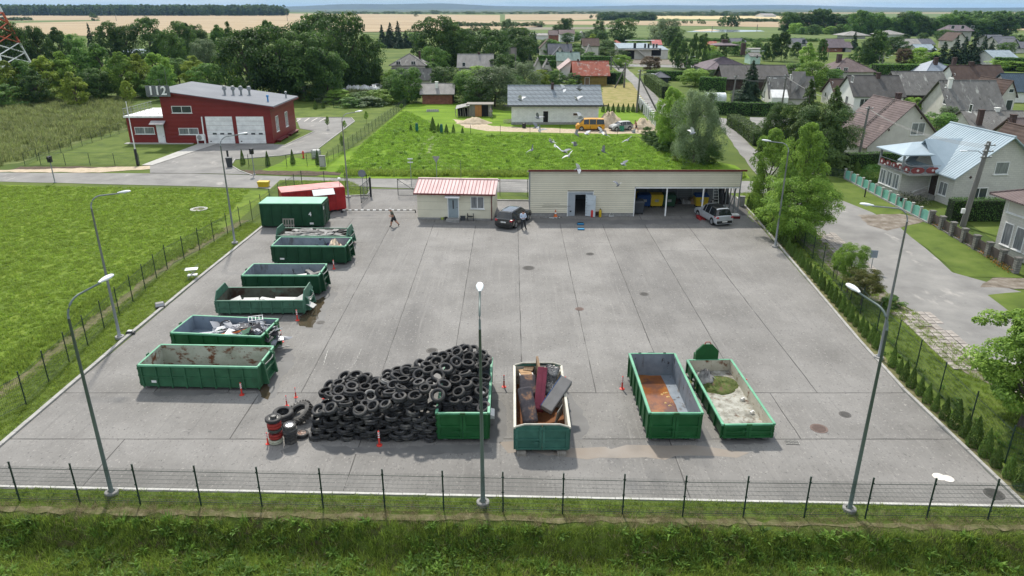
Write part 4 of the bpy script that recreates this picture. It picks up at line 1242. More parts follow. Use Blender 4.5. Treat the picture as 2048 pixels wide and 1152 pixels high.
for i,(x,y,z,s_,lb)in enumerate([(1398,772,0.02,0.45,'grey sack beside the rear left corner of the low container'),(1408,760,0.5,0.4,'pale crumpled tarpaulin draped on the rear left corner of the low container')]):
 gx,gy=G(px=x,py=y,z=z)
 heap('sack' if i==0 else 'tarpaulin',lb,'sack' if i==0 else 'tarpaulin',mat('sack%d'%i,[(0.10,0.10,0.10),(0.36,0.35,0.33)],scale=2,rough=0.7,bump=1,bscale=4,bdist=0.1),(gx,gy,z),0.6,s_,0.5,8+i,14,0,None,0.6,2.2)
for i,x in enumerate((0.3,2.15)):
 o=MB().box(-0.22,0.22,-0.3,0.35,0,0.075).box(-0.2,0.2,-0.28,0.33,0.08,0.15).build('timber_block',m_wood,None,(T2b[0]+x,T2b[1],0.001))
 tag(o,['wooden block under the left rear of the teal doored container','wooden block under the right rear of the teal doored container'][i],'timber block')
# --- tyres
m_rub_=mat('tyre_rubber',[(0.017,0.017,0.018),(0.032,0.032,0.033)],scale=6,rough=0.72,spec=0.35,rnd=0.65,bump=0.3,bscale=25,spots=[((0.085,0.08,0.07),2.0,0.52,0.16,(1,1,1))])
m_rub2=mat('tyre_pale',[(0.16,0.155,0.145),(0.24,0.235,0.22)],scale=5,rough=0.8)
def tyre_mesh(r=0.31,w=0.2,rim=0.19,name='tyre',n=24):
 pr=[(rim,-w*0.36),(rim+0.02,-w*0.44),(r*0.83,-w*0.5),(r*0.95,-w*0.42),(r*0.985,-w*0.33),(r,-w*0.3),(r,-w*0.06),(r-0.008,-w*0.05),(r-0.008,w*0.05),(r,w*0.06),(r,w*0.3),(r*0.985,w*0.33),(r*0.95,w*0.42),(r*0.83,w*0.5),(rim+0.02,w*0.44),(rim,w*0.36),(rim+0.012,w*0.3),(r*0.9,w*0.25),(r*0.92,-w*0.25),(rim+0.012,-w*0.3)]
 return MB().lathe(pr,n,closed=True).mesh(name,m_rub_,True)
TYM=[tyre_mesh(0.325,0.21,0.195),tyre_mesh(0.35,0.24,0.21),tyre_mesh(0.295,0.18,0.17),tyre_mesh(0.365,0.27,0.22),tyre_mesh(0.33,0.2,0.21)]
TN=0
def tyre(loc,rot,label,group,k=None,m=None):
 global TN
 o=put('tyre',TYM[k if k is not None else tr.randrange(5)],None,loc)
 o.rotation_euler=rot
 tag(o,label,'tyre',group)
 if m:
  o.material_slots[0].link='OBJECT'
  o.material_slots[0].material=m
 TN+=1
 return o
tr=random.Random(21)
XA,XB=-9.6,-3.65
zrow,RH=0.11,0.205
heights=lambda x:5 if x<-9.0 else(7 if x<-6.9 else(6 if x<-5.9 else 8))
for r_ in range(9):
 n=9
 for i in range(n+(1 if r_%2 else 0)):
  x=XA+0.3+(i-(0.5 if r_%2 else 0))*0.665+tr.uniform(-0.09,0.09)
  if x<XA+0.15+0.04*r_ or x>XB+0.1 or r_>=heights(x):
   continue
  y=29.25+0.035*r_+tr.uniform(-0.1,0.1)+(0.18*max(0,r_-5)/2)-(x+9.6)*0.012
  rw=['bottom','second','third','fourth','fifth','sixth','seventh','eighth','top'][r_]
  tyre((x,y,zrow+r_*RH),(tr.uniform(-0.2,0.24),tr.uniform(-0.24,0.24),tr.uniform(0,6)),'flat black tyre in the %s row of the stacked tyre wall'%rw,'tyres in the %s row of the wall'%rw)
 for j in range(1,4):
  if r_<7-j:
   tyre((XA+0.3+0.05*r_+(0.3 if r_%2 else 0.12)+0.08*j,29.3+j*0.62+(0.3 if r_%2 else 0),zrow+r_*RH),(tr.uniform(-0.12,0.12),tr.uniform(-0.12,0.12),0),'flat black tyre stacked at the left end of the tyre heap','tyres at the left end of the heap')
def hh(x,y):
 """height of the loose heap"""
 if-3.95<x<-3.2:
  return max(1.62,hh(-3.96,y)*0.5+hh(-3.19,y)*0.5)+0.08
 if x<-3.6:
  base=1.45+0.0*x
  hump=0.22*math.exp(-((x+8.0)/0.9)**2)
  rise=1.05*max(0,(x+7.0)/3.2)if x>-7.0 else 0
  dip=-0.15*math.exp(-((x+7.0)/0.5)**2)
  dome=1-max(0,(abs(y-31.0)-0.7)/2.6)**2
  if x<-9.0:
   dome*=0.88
  return(base+hump+rise+dip)*dome+0.12*min(1,max(0,y-29.8))
 return 1.55+(0.0 if y<29.6 else min(1,(y-29.4)/2.6))*1.15-0.35*max(0,(x+2.6)/1.3)-0.6*max(0,y-33)/2
pts_=[]
tries=0
while tries<9000 and len(pts_)<165:
 tries+=1
 x,y=tr.uniform(-9.25,-1.3),tr.uniform(29.45,34.4)
 if x<-3.6 and y>32.2+(x+9)*0.12:
  continue
 if x<-8.6 and y>31.6:
  continue
 if x>-3.6 and y<29.35:
  continue
 if all(math.hypot(x-a,(y-b))>tr.uniform(0.46,0.54)for a,b in pts_):
  pts_.append((x,y))
for(x,y)in pts_:
 z=hh(x,y)+0.1
 if y>34 or z<0.4:
  continue
 tl=0.75 if tr.random()<0.75 else 1.35
 az=tr.uniform(0,2*math.pi)
 ta=tr.uniform(-tl,tl)
 rot=(abs(ta)*0.8 if tr.random()<0.65 else-ta*0.5,tr.uniform(-tl,tl)*0.6,az)
 e=Matrix.Rotation(rot[1],3,'Y')@Matrix.Rotation(rot[0],3,'X')
 where='in the green container' if x>-3.5 else('on the left hump of the tyre heap' if x<-6.9 else 'on the middle slope of the tyre heap')
 how='standing steeply' if abs(rot[0])+abs(rot[1])>0.9 else('tilted' if abs(rot[0])+abs(rot[1])>0.4 else 'lying nearly flat')
 pale=(x,y)in(pts_[7],pts_[40])
 o=tyre((x,y,z),(0,0,0),'%s tyre %s %s'%('dusty pale' if pale else 'loose black',how,where),'loose tyres %s %s'%(how,where),m=m_rub2 if pale else None)
 o.rotation_euler=e.to_euler()
for(x,y)in pts_:
 if TN>=296:
  break
 x2,y2=x+tr.uniform(0.2,0.3),y+tr.uniform(0.15,0.3)
 z=hh(x2,y2)-0.16
 if z<0.3 or y2>34 or x2>-1.3 or(x2>-3.9 and x2<-3.2):
  continue
 where='in the green container' if x2>-3.5 else 'in the tyre heap'
 tyre((x2,y2,z),(tr.uniform(-0.5,0.5),tr.uniform(-0.5,0.5),0),'half buried black tyre %s'%where,'half buried tyres %s'%where)
mb=MB()
core=TYM[0]
cv=[v.co.copy()for v in core.vertices]
cf=[tuple(p.vertices)for p in core.polygons]
n_core=0
for(x0_,x1_,y0_,y1_)in((-9.0,-3.9,29.9,32.2),(-3.1,-1.5,29.5,34.2)):
 x=x0_
 while x<=x1_:
  y=y0_
  while y<=y1_:
   z=hh(x,y)-0.42
   k=0
   while z>0.45 and k<3:
    Mx=Matrix.Translation((x,y,z))@Matrix.Rotation(tr.uniform(-0.2,0.2),4,'X')
    mb.add([Mx@v for v in cv],cf)
    z-=0.2
    k+=1
   y+=0.6
  x+=0.58
o=mb.build('tyre_heap',m_rub_,None,smooth=True)
tag(o,'black tyres buried deep inside the heap',None,None,'stuff')
x,y=G(563,845)
o=put('truck_tyre',tyre_mesh(0.52,0.33,0.3,'truck_tyre',32),None,(x+0.1,y,0.17))
tag(o,'large black truck tyre lying under another beside the tractor tyre','tyre')
o=put('truck_tyre',tyre_mesh(0.5,0.33,0.28,'truck_tyre',32),None,(x+0.14,y,0.5))
o.rotation_euler=(0.1,0.06,0)
tag(o,'large black truck tyre lying on top of the other, left of the tractor tyre','tyre')
x,y=G(592,842)
mb=MB().lathe([(0.40,-0.14),(0.44,-0.19),(0.58,-0.2),(0.66,-0.16),(0.68,0),(0.66,0.16),(0.58,0.2),(0.44,0.19),(0.40,0.14),(0.42,0.1),(0.6,0.1),(0.6,-0.1),(0.42,-0.1)],40,closed=True)
for i in range(26):
 a=2*math.pi*i/26
 for s_ in(1,-1):
  M_=Matrix.Rotation(a+(0.12 if s_>0 else 0),4,'Z')@Matrix.Translation((0.68,0,s_*0.1))@Matrix.Rotation(s_*0.5,4,'X')
  mb.cbox((0.015,0,0),(0.09,0.05,0.22),M_)
o=mb.build('tractor_tyre',mat('dusty_rubber',[(0.05,0.048,0.045),(0.12,0.115,0.105)],scale=4,rough=0.85),None,(x+0.12,y+0.25,0.3),smooth=False)
o.rotation_euler=(R(14),R(-22),0)
tag(o,'lugged tractor tyre leaning against the truck tyres','tyre')
x,y=G(553,884)
m_rr=mat('wheel_red',[(0.20,0.018,0.015),(0.32,0.03,0.02)],scale=4,rough=0.6)
m_ry=mat('wheel_cream',[(0.30,0.30,0.22),(0.42,0.42,0.33)],scale=4,rough=0.7)
def wheel(label,loc,r,w,mrim,rot=(0,0,0),mt=None):
 t=thing('wheel',label,'wheel',loc)
 t.rotation_euler=rot
 o=put('tyre',tyre_mesh(r,w,r*0.62,'wheel_tyre',28),t)
 if mt:
  o.data.materials.clear()
  o.data.materials.append(mt)
 MB().lathe([(r*0.62,-w*0.36),(r*0.62,w*0.4),(r*0.56,w*0.42),(r*0.5,w*0.2),(r*0.25,w*0.22),(r*0.2,w*0.34),(0.01,w*0.34)],20).build('rim',mrim,t,smooth=False)
 mb=MB()
 for i in range(5):
  a=2*math.pi*i/5
  mb.lathe([(r*0.06,0),(r*0.06,0.012)],8,(r*0.36*math.cos(a),r*0.36*math.sin(a),w*0.21))
 mb.build('wheel_hole',m_dark,t)
 return t
z=0.12
for i,(mt,w,lb)in enumerate([(m_ry,0.22,'cream painted wheel at the bottom of the red stack'),(m_rr,0.26,'dark red wheel second from below in the red stack'),(mat('olive_rubber',(0.06,0.065,0.055),rough=0.8),0.14,'olive tyre in the middle of the red stack'),(m_rr,0.32,'bright red wheel below the top of the red stack')]):
 wheel(lb,(x+random.uniform(-.02,.02),y,z),0.33,w,m_rr,(0,0,i),mt)
 z+=w/2+0.18
wheel('wide black wheel on top of the red stack',(x,y,z-0.02),0.38,0.16,m_steel,(0.05,0,0))
wheel('small black wheel topping the red stack',(x+0.02,y,z+0.12),0.17,0.09,m_steel)
x,y=G(582,884)
z=0.1
for i in range(5):
 r_=(0.29,0.3,0.31,0.35,0.3)[i]
 w=(0.18,0.18,0.17,0.24,0.2)[i]
 lb=['bottom tyre of the grey stack beside the red stack','second tyre of the grey stack','third tyre of the grey stack','bulging fourth tyre of the grey stack','top wheel of the grey stack with a silver slotted rim'][i]
 if i<4:
  o=put('tyre',tyre_mesh(r_,w,0.18,'stack_tyre'),None,(x+0.02*(i%2),y,z))
  tag(o,lb,'tyre')
 else:
  wheel(lb,(x+0.03,y-0.02,z),r_,w,mat('silver_rim',(0.5,0.5,0.5),rough=0.35,metal=0.5),(0.1,0.05,0))
 z+=w/2+(0.18,0.17,0.24,0.2,0)[i]/2+0.005
x,y=G(600,872)
wheel('wheel with a rusty rim lying right of the grey stack',(x+0.1,y,0.11),0.32,0.2,mat('rust_rim',[(0.2,0.07,0.03),(0.45,0.40,0.35)],scale=8,rough=0.8),(0.0,0.06,0))
x,y=G(981,850)
t=thing('electrical_box','white sloped box at the right side of the tyre container','box',(x-0.12,y,0))
MB().hexa([(0,0,0.35),(0.32,0,0.35),(0.32,0.5,0.35),(0,0.5,0.35),(0,0,0.62),(0.32,0,0.5),(0.32,0.5,0.62),(0,0.5,0.72)]).build('housing',m_wht,t)
MB().box(0.03,0.28,0.05,0.45,0,0.35).build('stand',m_cgrey,t)
# --- buildings
m_glass=mat('window_glass',[(0.02,0.025,0.03),(0.06,0.07,0.08)],scale=0.8,rough=0.08,spec=0.6)
m_curt=mat('glass_with_curtain',[(0.10,0.11,0.12),(0.26,0.27,0.27)],scale=2.0,rough=0.15,stretch=(3,3,0.3),spec=0.6)
m_frame=mat('window_frame_white',(0.72,0.72,0.70),rough=0.5)
m_cream=mat('cream_cladding',[(0.60,0.56,0.43),(0.69,0.65,0.51)],scale=0.6,rough=0.5,spec=0.3)
m_plas=mat('light_plaster',[(0.48,0.455,0.405),(0.58,0.555,0.50)],scale=0.8,rough=0.9,bump=0.2)
m_plw=mat('white_plaster',[(0.66,0.65,0.61),(0.76,0.75,0.71)],scale=0.8,rough=0.9,bump=0.2)
m_plg=mat('grey_plaster',[(0.30,0.29,0.27),(0.38,0.37,0.34)],scale=0.8,rough=0.9,bump=0.2)
m_wbrick=mat('silicate_brick',[(0.50,0.48,0.44),(0.58,0.56,0.51)],scale=0.7,rough=0.9,tiles=(0.5,0.2,0.014,(0.74,0.74,0.74),0.1),bump=0.2)
m_rbrick=mat('red_brick',[(0.19,0.075,0.05),(0.30,0.13,0.09)],scale=1.5,rough=0.9,tiles=(0.5,0.2,0.02,(0.9,0.9,0.9),0.35),detail=7)
m_block=mat('whitewashed_block',[(0.66,0.66,0.63),(0.78,0.78,0.75)],scale=1.2,rough=0.9,tiles=(0.6,0.25,0.012,(0.72,0.72,0.72),0.08),spots=[((0.06,0.06,0.06),1.8,0.70,0.03,(1,1,1))])
m_bwood=mat('yellow_boards',[(0.20,0.14,0.035),(0.30,0.22,0.06)],scale=1.5,rough=0.85,tiles=(30,0.18,0.02,(0.45,0.45,0.45),0.2),detail=6)
m_dwood=mat('dark_boards',[(0.045,0.03,0.025),(0.08,0.055,0.045)],scale=1.5,rough=0.85,tiles=(0.18,20,0.02,(0.5,0.5,0.5),0.2))
def roofm(name,c,rib=0.25,d=0.04,spots=None,rough=0.8,axis='X'):
 return mat(name,[tuple(x*0.8 for x in c),tuple(min(1,x*1.2)for x in c)],scale=0.9,rough=max(rough,0.75),spec=0.12,ribs=(axis,rib,d),detail=8,spots=spots,stretch=(1,0.5,0.5))
LICH=[((0.34,0.34,0.31),0.8,0.56,0.12,(1.5,0.5,0.5)),((0.06,0.06,0.055),1.5,0.58,0.12,(1.5,0.5,0.5))]
r_slate=roofm('slate_roof',(0.155,0.15,0.14),0.22,0.04,LICH)
r_slated=roofm('dark_slate_roof',(0.10,0.095,0.09),0.22,0.04,LICH[1:])
r_brown=roofm('brown_tile_roof',(0.135,0.105,0.10),0.25,0.04,[((0.18,0.14,0.13),0.5,0.55,0.1,(1,1,1))])
r_brownd=roofm('dark_brown_roof',(0.085,0.06,0.05),0.25,0.03)
r_purple=roofm('plum_metal_roof',(0.14,0.115,0.125),0.45,0.03,rough=0.5)
r_red=roofm('old_red_tile_roof',(0.30,0.10,0.07),0.25,0.04,[((0.36,0.30,0.26),0.9,0.55,0.1,(1,1,1))])
r_metal=roofm('bluish_metal_roof',(0.24,0.29,0.32),0.35,0.03,rough=0.35)
r_pale=roofm('pale_metal_roof',(0.25,0.24,0.225),0.3,0.03,rough=0.6)
r_dgrey=roofm('graphite_roof',(0.10,0.105,0.12),0.3,0.03,rough=0.5)
r_green=roofm('pale_green_roof',(0.19,0.25,0.225),0.3,0.03,rough=0.5)
r_navy=roofm('navy_roof',(0.05,0.075,0.10),0.4,0.04,rough=0.4)
r_pink=roofm('pale_pink_roof',(0.42,0.33,0.31),0.4,0.03,rough=0.5)
m_brk=mat('chimney_brick',(0.07,0.045,0.04),rough=0.9,scale=5)
def window(parent,face,u,z,w,h,W=0,D=0,panes=2,m=None,fm=None,name='window',sill=True):
 """face F: y=0 plane, L: x=-W/2, R: x=+W/2, B: y=D; u along the wall, z centre height"""
 fm=fm or m_frame
 t=0.07
 if face=='F':
  M_=Matrix.Translation((u,0,z))
 elif face=='L':
  M_=Matrix.Translation((-W/2,u,z))@Matrix.Rotation(-math.pi/2,4,'Z')
 elif face=='R':
  M_=Matrix.Translation((W/2,u,z))@Matrix.Rotation(math.pi/2,4,'Z')
 else:
  M_=Matrix.Translation((u,D,z))@Matrix.Rotation(math.pi,4,'Z')
 mb=MB()
 mb.box(-w/2,w/2,-0.05,-0.002,h/2-t,h/2,M_).box(-w/2,w/2,-0.05,-0.002,-h/2,-h/2+t,M_)
 for k in range(panes+1):
  x=-w/2+t/2+k*(w-t)/panes
  mb.box(x-t/2,x+t/2,-0.048,-0.003,-h/2+t,h/2-t,M_)
 if sill:
  mb.box(-w/2-0.08,w/2+0.08,-0.12,-0.002,-h/2-0.07,-h/2-0.01,M_)
 o=mb.build(name,fm,parent)
 for k in range(panes):
  x0=-w/2+t+k*(w-t)/panes
  x1=x0+(w-t)/panes-t
  MB().box(x0+0.002,x1-0.002,-0.022,-0.004,-h/2+t+0.002,h/2-t-0.002,M_).build('pane',m or m_glass,o)
 return o
def door(parent,face,u,w,h,m,W=0,D=0,z=0.0):
 M_=Matrix.Translation((u,0,z))if face=='F' else(Matrix.Translation((-W/2,u,z))@Matrix.Rotation(-math.pi/2,4,'Z')if face=='L' else Matrix.Translation((W/2,u,z))@Matrix.Rotation(math.pi/2,4,'Z'))
 o=MB().box(-w/2,w/2,-0.04,-0.002,0,h,M_).build('door',m,parent)
 MB().box(-w/2-0.08,-w/2-0.002,-0.06,-0.002,0,h+0.08,M_).box(w/2+0.002,w/2+0.08,-0.06,-0.002,0,h+0.08,M_).box(-w/2,w/2,-0.06,-0.002,h+0.002,h+0.08,M_).build('door_frame',m_frame,o)
 MB().box(w/2-0.16,w/2-0.06,-0.09,-0.041,1.0,1.06,M_).build('handle',m_steel,o)
 return o
def house_at(label,c,W,D,ze,zr,rz,wall,roof,kind='gable',over=0.4,wins=(),doors=(),chim=(),name='house',cat='house',thick=0.14,z0=-0.1,rise_w=None):
 """local frame: x across the front, y from the front (0) back to D; ridge: gable = along x, front = along y"""
 t=thing(name,label,cat,(c[0],c[1],0),rz)
 w=W/2
 mb=MB()
 if kind=='gable':
  ring=[(0,z0),(D,z0),(D,ze),(D/2,zr-0.05),(0,ze)]
  mb.extr([(-w,y,z)for y,z in ring][::-1],(W,0,0))
 elif kind=='front':
  ring=[(-w,z0),(w,z0),(w,ze),(0,zr-0.05),(-w,ze)]
  mb.extr([(x,0,z)for x,z in ring],(0,D,0))
 elif kind=='shed':
  mb.extr([(-w,y,z)for y,z in[(0,z0),(D,z0),(D,zr-0.05),(0,ze)]][::-1],(W,0,0))
 else:
  mb.box(-w,w,0,D,z0,ze)
 mb.build('wall',wall,t)
 r=MB()
 o_=over
 if kind in('gable','front'):
  half=D/2 if kind=='gable' else w
  sl=(zr-ze)/half
  for s_ in(-1,1):
   pr=[(0,zr),(s_*(half+o_),ze-sl*o_),(s_*(half+o_),ze-sl*o_+thick),(0,zr+thick)]
   if kind=='gable':
    ring=[(-w-o_,D/2+a,b)for a,b in pr]
    d=(W+2*o_,0,0)
   else:
    ring=[(a,-o_,b)for a,b in pr]
    d=(0,D+2*o_,0)
   m_=MB().extr(ring,d)
   ro=m_.build('roof',roof,t)
  if kind=='gable':
   MB().tube([(-w-o_-0.01,D/2,zr+thick),(w+o_+0.01,D/2,zr+thick)],0.09,6).build('ridge_cap',roof,t)
  else:
   MB().tube([(0,-o_-0.01,zr+thick),(0,D+o_+0.01,zr+thick)],0.09,6).build('ridge_cap',roof,t)
 elif kind=='shed':
  sl=(zr-ze)/D
  r.extr([(-w-o_,y,z)for y,z in[(-o_,ze-sl*o_),(D+o_,zr+sl*o_),(D+o_,zr+sl*o_+thick),(-o_,ze-sl*o_+thick)]][::-1],(W+2*o_,0,0))
  r.build('roof',roof,t)
 elif kind=='hip':
  a,b=w+o_,D/2+o_
  cy=D/2
  rl=rise_w if rise_w is not None else max(0.0,w-D/2)
  vs=[(-a,cy-b,ze),(a,cy-b,ze),(a,cy+b,ze),(-a,cy+b,ze),(-rl,cy,zr),(rl,cy,zr)]
  vs2=[(x,y,z-0.12)for x,y,z in vs[:4]]
  r.add(vs+vs2,[(0,1,5,4),(1,2,5),(2,3,4,5),(3,0,4),(6,7,1,0),(7,8,2,1),(8,9,3,2),(9,6,0,3),(9,8,7,6)])
  r.build('roof',roof,t)
  for(p,q)in(((-a,cy-b,ze),(-rl,cy,zr)),((a,cy-b,ze),(rl,cy,zr)),((-rl-0.01,cy,zr),(rl+0.01,cy,zr))):
   MB().tube([(p[0],p[1],p[2]+0.03),(q[0],q[1],q[2]+0.03)],0.08,6).build('hip_cap',roof,t)
 elif kind=='flat':
  r.box(-w-o_,w+o_,-o_,D+o_,ze+0.002,ze+0.3)
  r.build('roof',roof,t)
 for(x,y,zt,s_)in chim:
  zt=zr+0.3+0.35*s_
  s_=s_ if s_==0.61 else s_*0.75
  ro=MB().box(x-s_/2,x+s_/2,y-s_/2,y+s_/2,ze,zt).box(x-s_/2-0.06,x+s_/2+0.06,y-s_/2-0.06,y+s_/2+0.06,zt,zt+0.1)
  ro.build('chimney',m_brk if s_!=0.61 else m_plw,t)
 for q in wins:
  window(t,q[0],q[1],q[2],q[3],q[4],W,D,*(q[5:]if len(q)>5 else()))
 for q in doors:
  door(t,q[0],q[1],q[2],q[3],q[4],W,D)
 return t
def house(label,xl_,xr_,yb,ye,yr,depth,wall,roof,kind='gable',rz=0.0,over=0.4,**k):
 """facade from pixel xl_ to xr_ on ground row yb, eave row ye, ridge row yr"""
 a,b=G(xl_,yb),G(xr_,yb)
 W=math.dist(a,b)
 Y=(a[1]+b[1])/2
 ze=T(ye,Y-over)
 zr=T(yr,Y+(depth/2 if kind!='front' else 0)+(depth/2 if kind=='shed' else 0))
 return house_at(label,((a[0]+b[0])/2,Y),W,depth,ze,zr,rz,wall,roof,kind,over,**k)
# --- office cabin
ob=G(836,438)
oe=G(986,441)
OW=math.dist(ob,oe)
of=thing('office_cabin','small cream office cabin with a pink ribbed roof between gate and black car','cabin',(*ob,0),at2(ob,oe))
MB().box(0,OW,0,4.6,0.18,2.62).build('wall',m_cream,of)
MB().box(-0.02,OW+0.02,-0.02,4.62,-0.02,0.178).build('plinth',m_cgrey,of)
for z in(0.95,1.75):
 MB().box(0.01,OW-0.01,-0.008,-0.001,z,z+0.02).build('panel_joint',mat('joint_beige',(0.40,0.375,0.29)),of)
m_pinkr=mat('pink_metal_sheet',[(0.56,0.40,0.385),(0.68,0.54,0.52)],scale=0.7,rough=0.75,spec=0.12,stretch=(2,0.3,1),rnd=0.08)
m_maroon=mat('maroon_trim',(0.12,0.015,0.015),rough=0.5)
yA,yB,zA,zB=-0.45,2.35,2.66,3.45
n=23
xa,xb_=-0.25,OW+0.3
for i in range(n):
 x0=xa+(xb_-xa)*i/n
 x1=xa+(xb_-xa)*(i+1)/n
 MB().hexa([(x0,yA,zA),(x1-0.006,yA,zA),(x1-0.006,yB,zB),(x0,yB,zB),(x0,yA,zA+0.04),(x1-0.006,yA,zA+0.04),(x1-0.006,yB,zB+0.04),(x0,yB,zB+0.04)]).build('roof_panel',m_pinkr,of)
 MB().hexa([(x0+0.002,yA,zA+0.04),(x0+0.07,yA,zA+0.04),(x0+0.07,yB,zB+0.04),(x0+0.002,yB,zB+0.04),(x0+0.012,yA,zA+0.085),(x0+0.055,yA,zA+0.085),(x0+0.055,yB,zB+0.085),(x0+0.012,yB,zB+0.085)]).build('roof_rib',mat('rib_dusky',(0.36,0.20,0.19),rough=0.8,spec=0.1),of)
MB().hexa([(xa,yB,zB-0.05),(xb_,yB,zB-0.05),(xb_,5.1,2.66),(xa,5.1,2.66),(xa,yB,zB+0.04),(xb_,yB,zB+0.04),(xb_,5.1,2.72),(xa,5.1,2.72)]).build('rear_roof',m_pinkr,of)
MB().box(xa,xb_,yB-0.1,yB+0.1,zB+0.05,zB+0.12).build('ridge_cap',m_pinkr,of)
MB().box(xa,xb_,yA-0.08,yA-0.004,zA-0.1,zA+0.03).build('gutter',m_maroon,of)
MB().extr([(0.002,0.001,2.62),(0.002,4.58,2.62),(0.002,2.35,3.38)][::-1],(OW-0.004,0,0)).build('gable',m_cream,of)
MB().box(OW-0.16,OW-0.08,-0.09,-0.01,0.05,2.6).build('downpipe',m_maroon,of)
dx=G(908,438)[0]-ob[0]
dd=door(of,'F',0,0.95,2.05,mat('grey_blue_door',(0.25,0.30,0.32),rough=0.5),z=0.22)
for q in[dd]:
 q.location.x=dx
MB().box(dx-0.06,dx+0.06,-0.055,-0.042,1.1,1.95).build('door_glass',m_glass,of)
MB().hexa([(dx-0.7,-0.75,2.32),(dx+0.7,-0.75,2.32),(dx+0.7,-0.005,2.5),(dx-0.7,-0.005,2.5),(dx-0.7,-0.75,2.35),(dx+0.7,-0.75,2.35),(dx+0.7,-0.005,2.54),(dx-0.7,-0.005,2.54)]).build('canopy',m_frame,of)
MB().box(dx-0.65,dx+0.65,-0.9,-0.03,0,0.2).build('door_step',m_cgrey,of)
wx=G(956,438)[0]-ob[0]
window(of,'F',wx,1.75,1.3,1.2,0,0,2,m_curt)
for o in of.children:
 pass
MB().box(1.5,1.62,-0.06,-0.002,2.3,2.42).build('wall_lamp',m_frame,of)
MB().tube([(4.0,2.3,3.5),(4.0,2.3,5.4)],0.02,6).build('antenna',m_steel,of)
# --- warehouse with open bays, cladding boards built one by one
wa=G(1060,432)
wb=(22.75,wa[1])
WW=wb[0]-wa[0]
WY=wa[1]
wh_=thing('warehouse','long cream clad warehouse with an open white door and three open bays','warehouse',(*wa,0))
ZT=4.5
xop=G(1266,432)[0]-wa[0]
xend=WW-0.9
dx0,dx1=G(1134,432)[0]-wa[0],G(1185,432)[0]-wa[0]
zhead=T(374,WY)
zdoor=T(383,WY)
nb=22
m_clad=mat('cladding_board',[(0.60,0.555,0.43),(0.69,0.645,0.51)],scale=0.35,rough=0.5,spec=0.3,rnd=0.04)
bh=(ZT-0.35)/nb
for i in range(nb):
 z0,z1=0.35+i*bh,0.35+(i+1)*bh-0.045
 segs=[]
 if z0<zhead-0.02:
  if z0<zdoor:
   segs=[(0,dx0),(dx1,xop)]
  else:
   segs=[(0,xop)]
 else:
  segs=[(0,WW-0.55)]
 for(s0,s1)in segs:
  MB().hexa([(s0,-0.1,z0),(s1,-0.1,z0),(s1,0.0,z0),(s0,0.0,z0),(s0,-0.035,z1),(s1,-0.035,z1),(s1,0.0,z1),(s0,0.0,z1)]).build('cladding_board',m_clad,wh_)
m_gap=mat('cladding_gap',(0.18,0.165,0.13))
MB().box(0.01,dx0,0.002,0.12,0.3,ZT).box(dx1,xop,0.002,0.12,0.3,ZT).box(dx0,dx1,0.002,0.12,zdoor,ZT).box(xop,WW-0.56,0.002,0.12,zhead,ZT).build('wall',m_gap,wh_)
MB().box(-0.02,dx0,-0.05,0.14,-0.02,0.3).box(dx1,xop,-0.05,0.14,-0.02,0.3).build('plinth',m_cgrey,wh_)
WD=6.8
zb=2.85
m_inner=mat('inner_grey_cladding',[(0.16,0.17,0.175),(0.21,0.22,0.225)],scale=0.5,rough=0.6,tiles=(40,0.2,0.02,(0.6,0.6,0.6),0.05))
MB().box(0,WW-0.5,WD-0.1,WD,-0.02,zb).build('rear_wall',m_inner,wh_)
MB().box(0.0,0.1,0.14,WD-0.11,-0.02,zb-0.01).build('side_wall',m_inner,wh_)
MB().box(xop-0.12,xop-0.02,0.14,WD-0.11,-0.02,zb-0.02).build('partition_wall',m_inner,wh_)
MB().extr([(-0.15,-0.25,ZT+0.02),(-0.15,WD+0.2,zb+0.02),(-0.15,WD+0.2,zb+0.14),(-0.15,-0.25,ZT+0.14)][::-1],(WW+0.0,0,0)).build('roof',mat('roof_sheet_grey',(0.3,0.3,0.3),rough=0.5),wh_)
MB().box(-0.2,WW-0.1,-0.32,-0.255,ZT+0.0,ZT+0.17).build('roof_edge',m_maroon,wh_)
MB().box(-0.09,-0.002,-0.1,0.1,0,ZT).build('corner_trim',m_galv,wh_)
MB().box(WW-0.55,WW-0.47,-0.1,0.1,0,ZT).build('corner_trim',m_galv,wh_)
MB().box(xop-0.02,xop+0.08,-0.1,0.12,0,zhead-0.015).build('opening_trim',m_frame,wh_)
MB().box(xop,WW-0.56,-0.1,0.13,zhead-0.12,zhead-0.01).build('opening_trim',m_frame,wh_)
for px in(1330,1402):
 x=G(px,432)[0]-wa[0]
 MB().box(x-0.06,x+0.06,-0.06,0.06,0,zhead-0.13).build('bay_post',m_frame,wh_)
for k in range(7):
 x=xop+0.9+k*1.62
 MB().box(x-0.04,x+0.04,WD-0.2,WD-0.105,0,zb-0.05).build('stud',m_galv,wh_)
for k in range(4):
 y=1.2+1.4*k
 MB().box(WW-0.6,WW-0.5,y,y+0.09,0,zb).build('stud',m_galv,wh_)
MB().tube([(WW-0.55,0.3,0.1),(WW-0.55,2.6,3.6)],0.04,6).tube([(WW-0.55,0.3,3.6),(WW-0.55,2.6,0.1)],0.04,6).build('cross_brace',m_galv,wh_)
m_gdoor=mat('grey_door_panel',[(0.30,0.33,0.36),(0.35,0.38,0.41)],scale=0.5,rough=0.5,tiles=(40,0.12,0.01,(0.8,0.8,0.8),0.03))
ix0=dx0+0.75
ix1=ix0+1.05
zi=zdoor-0.3
mb=MB().box(dx0+0.06,ix0,-0.02,0.03,0.02,zdoor-0.06).box(ix1,dx1-0.06,-0.02,0.03,0.02,zdoor-0.06).box(ix0,ix1,-0.02,0.03,zi,zdoor-0.06)
mb.build('door_leaf',m_gdoor,wh_)
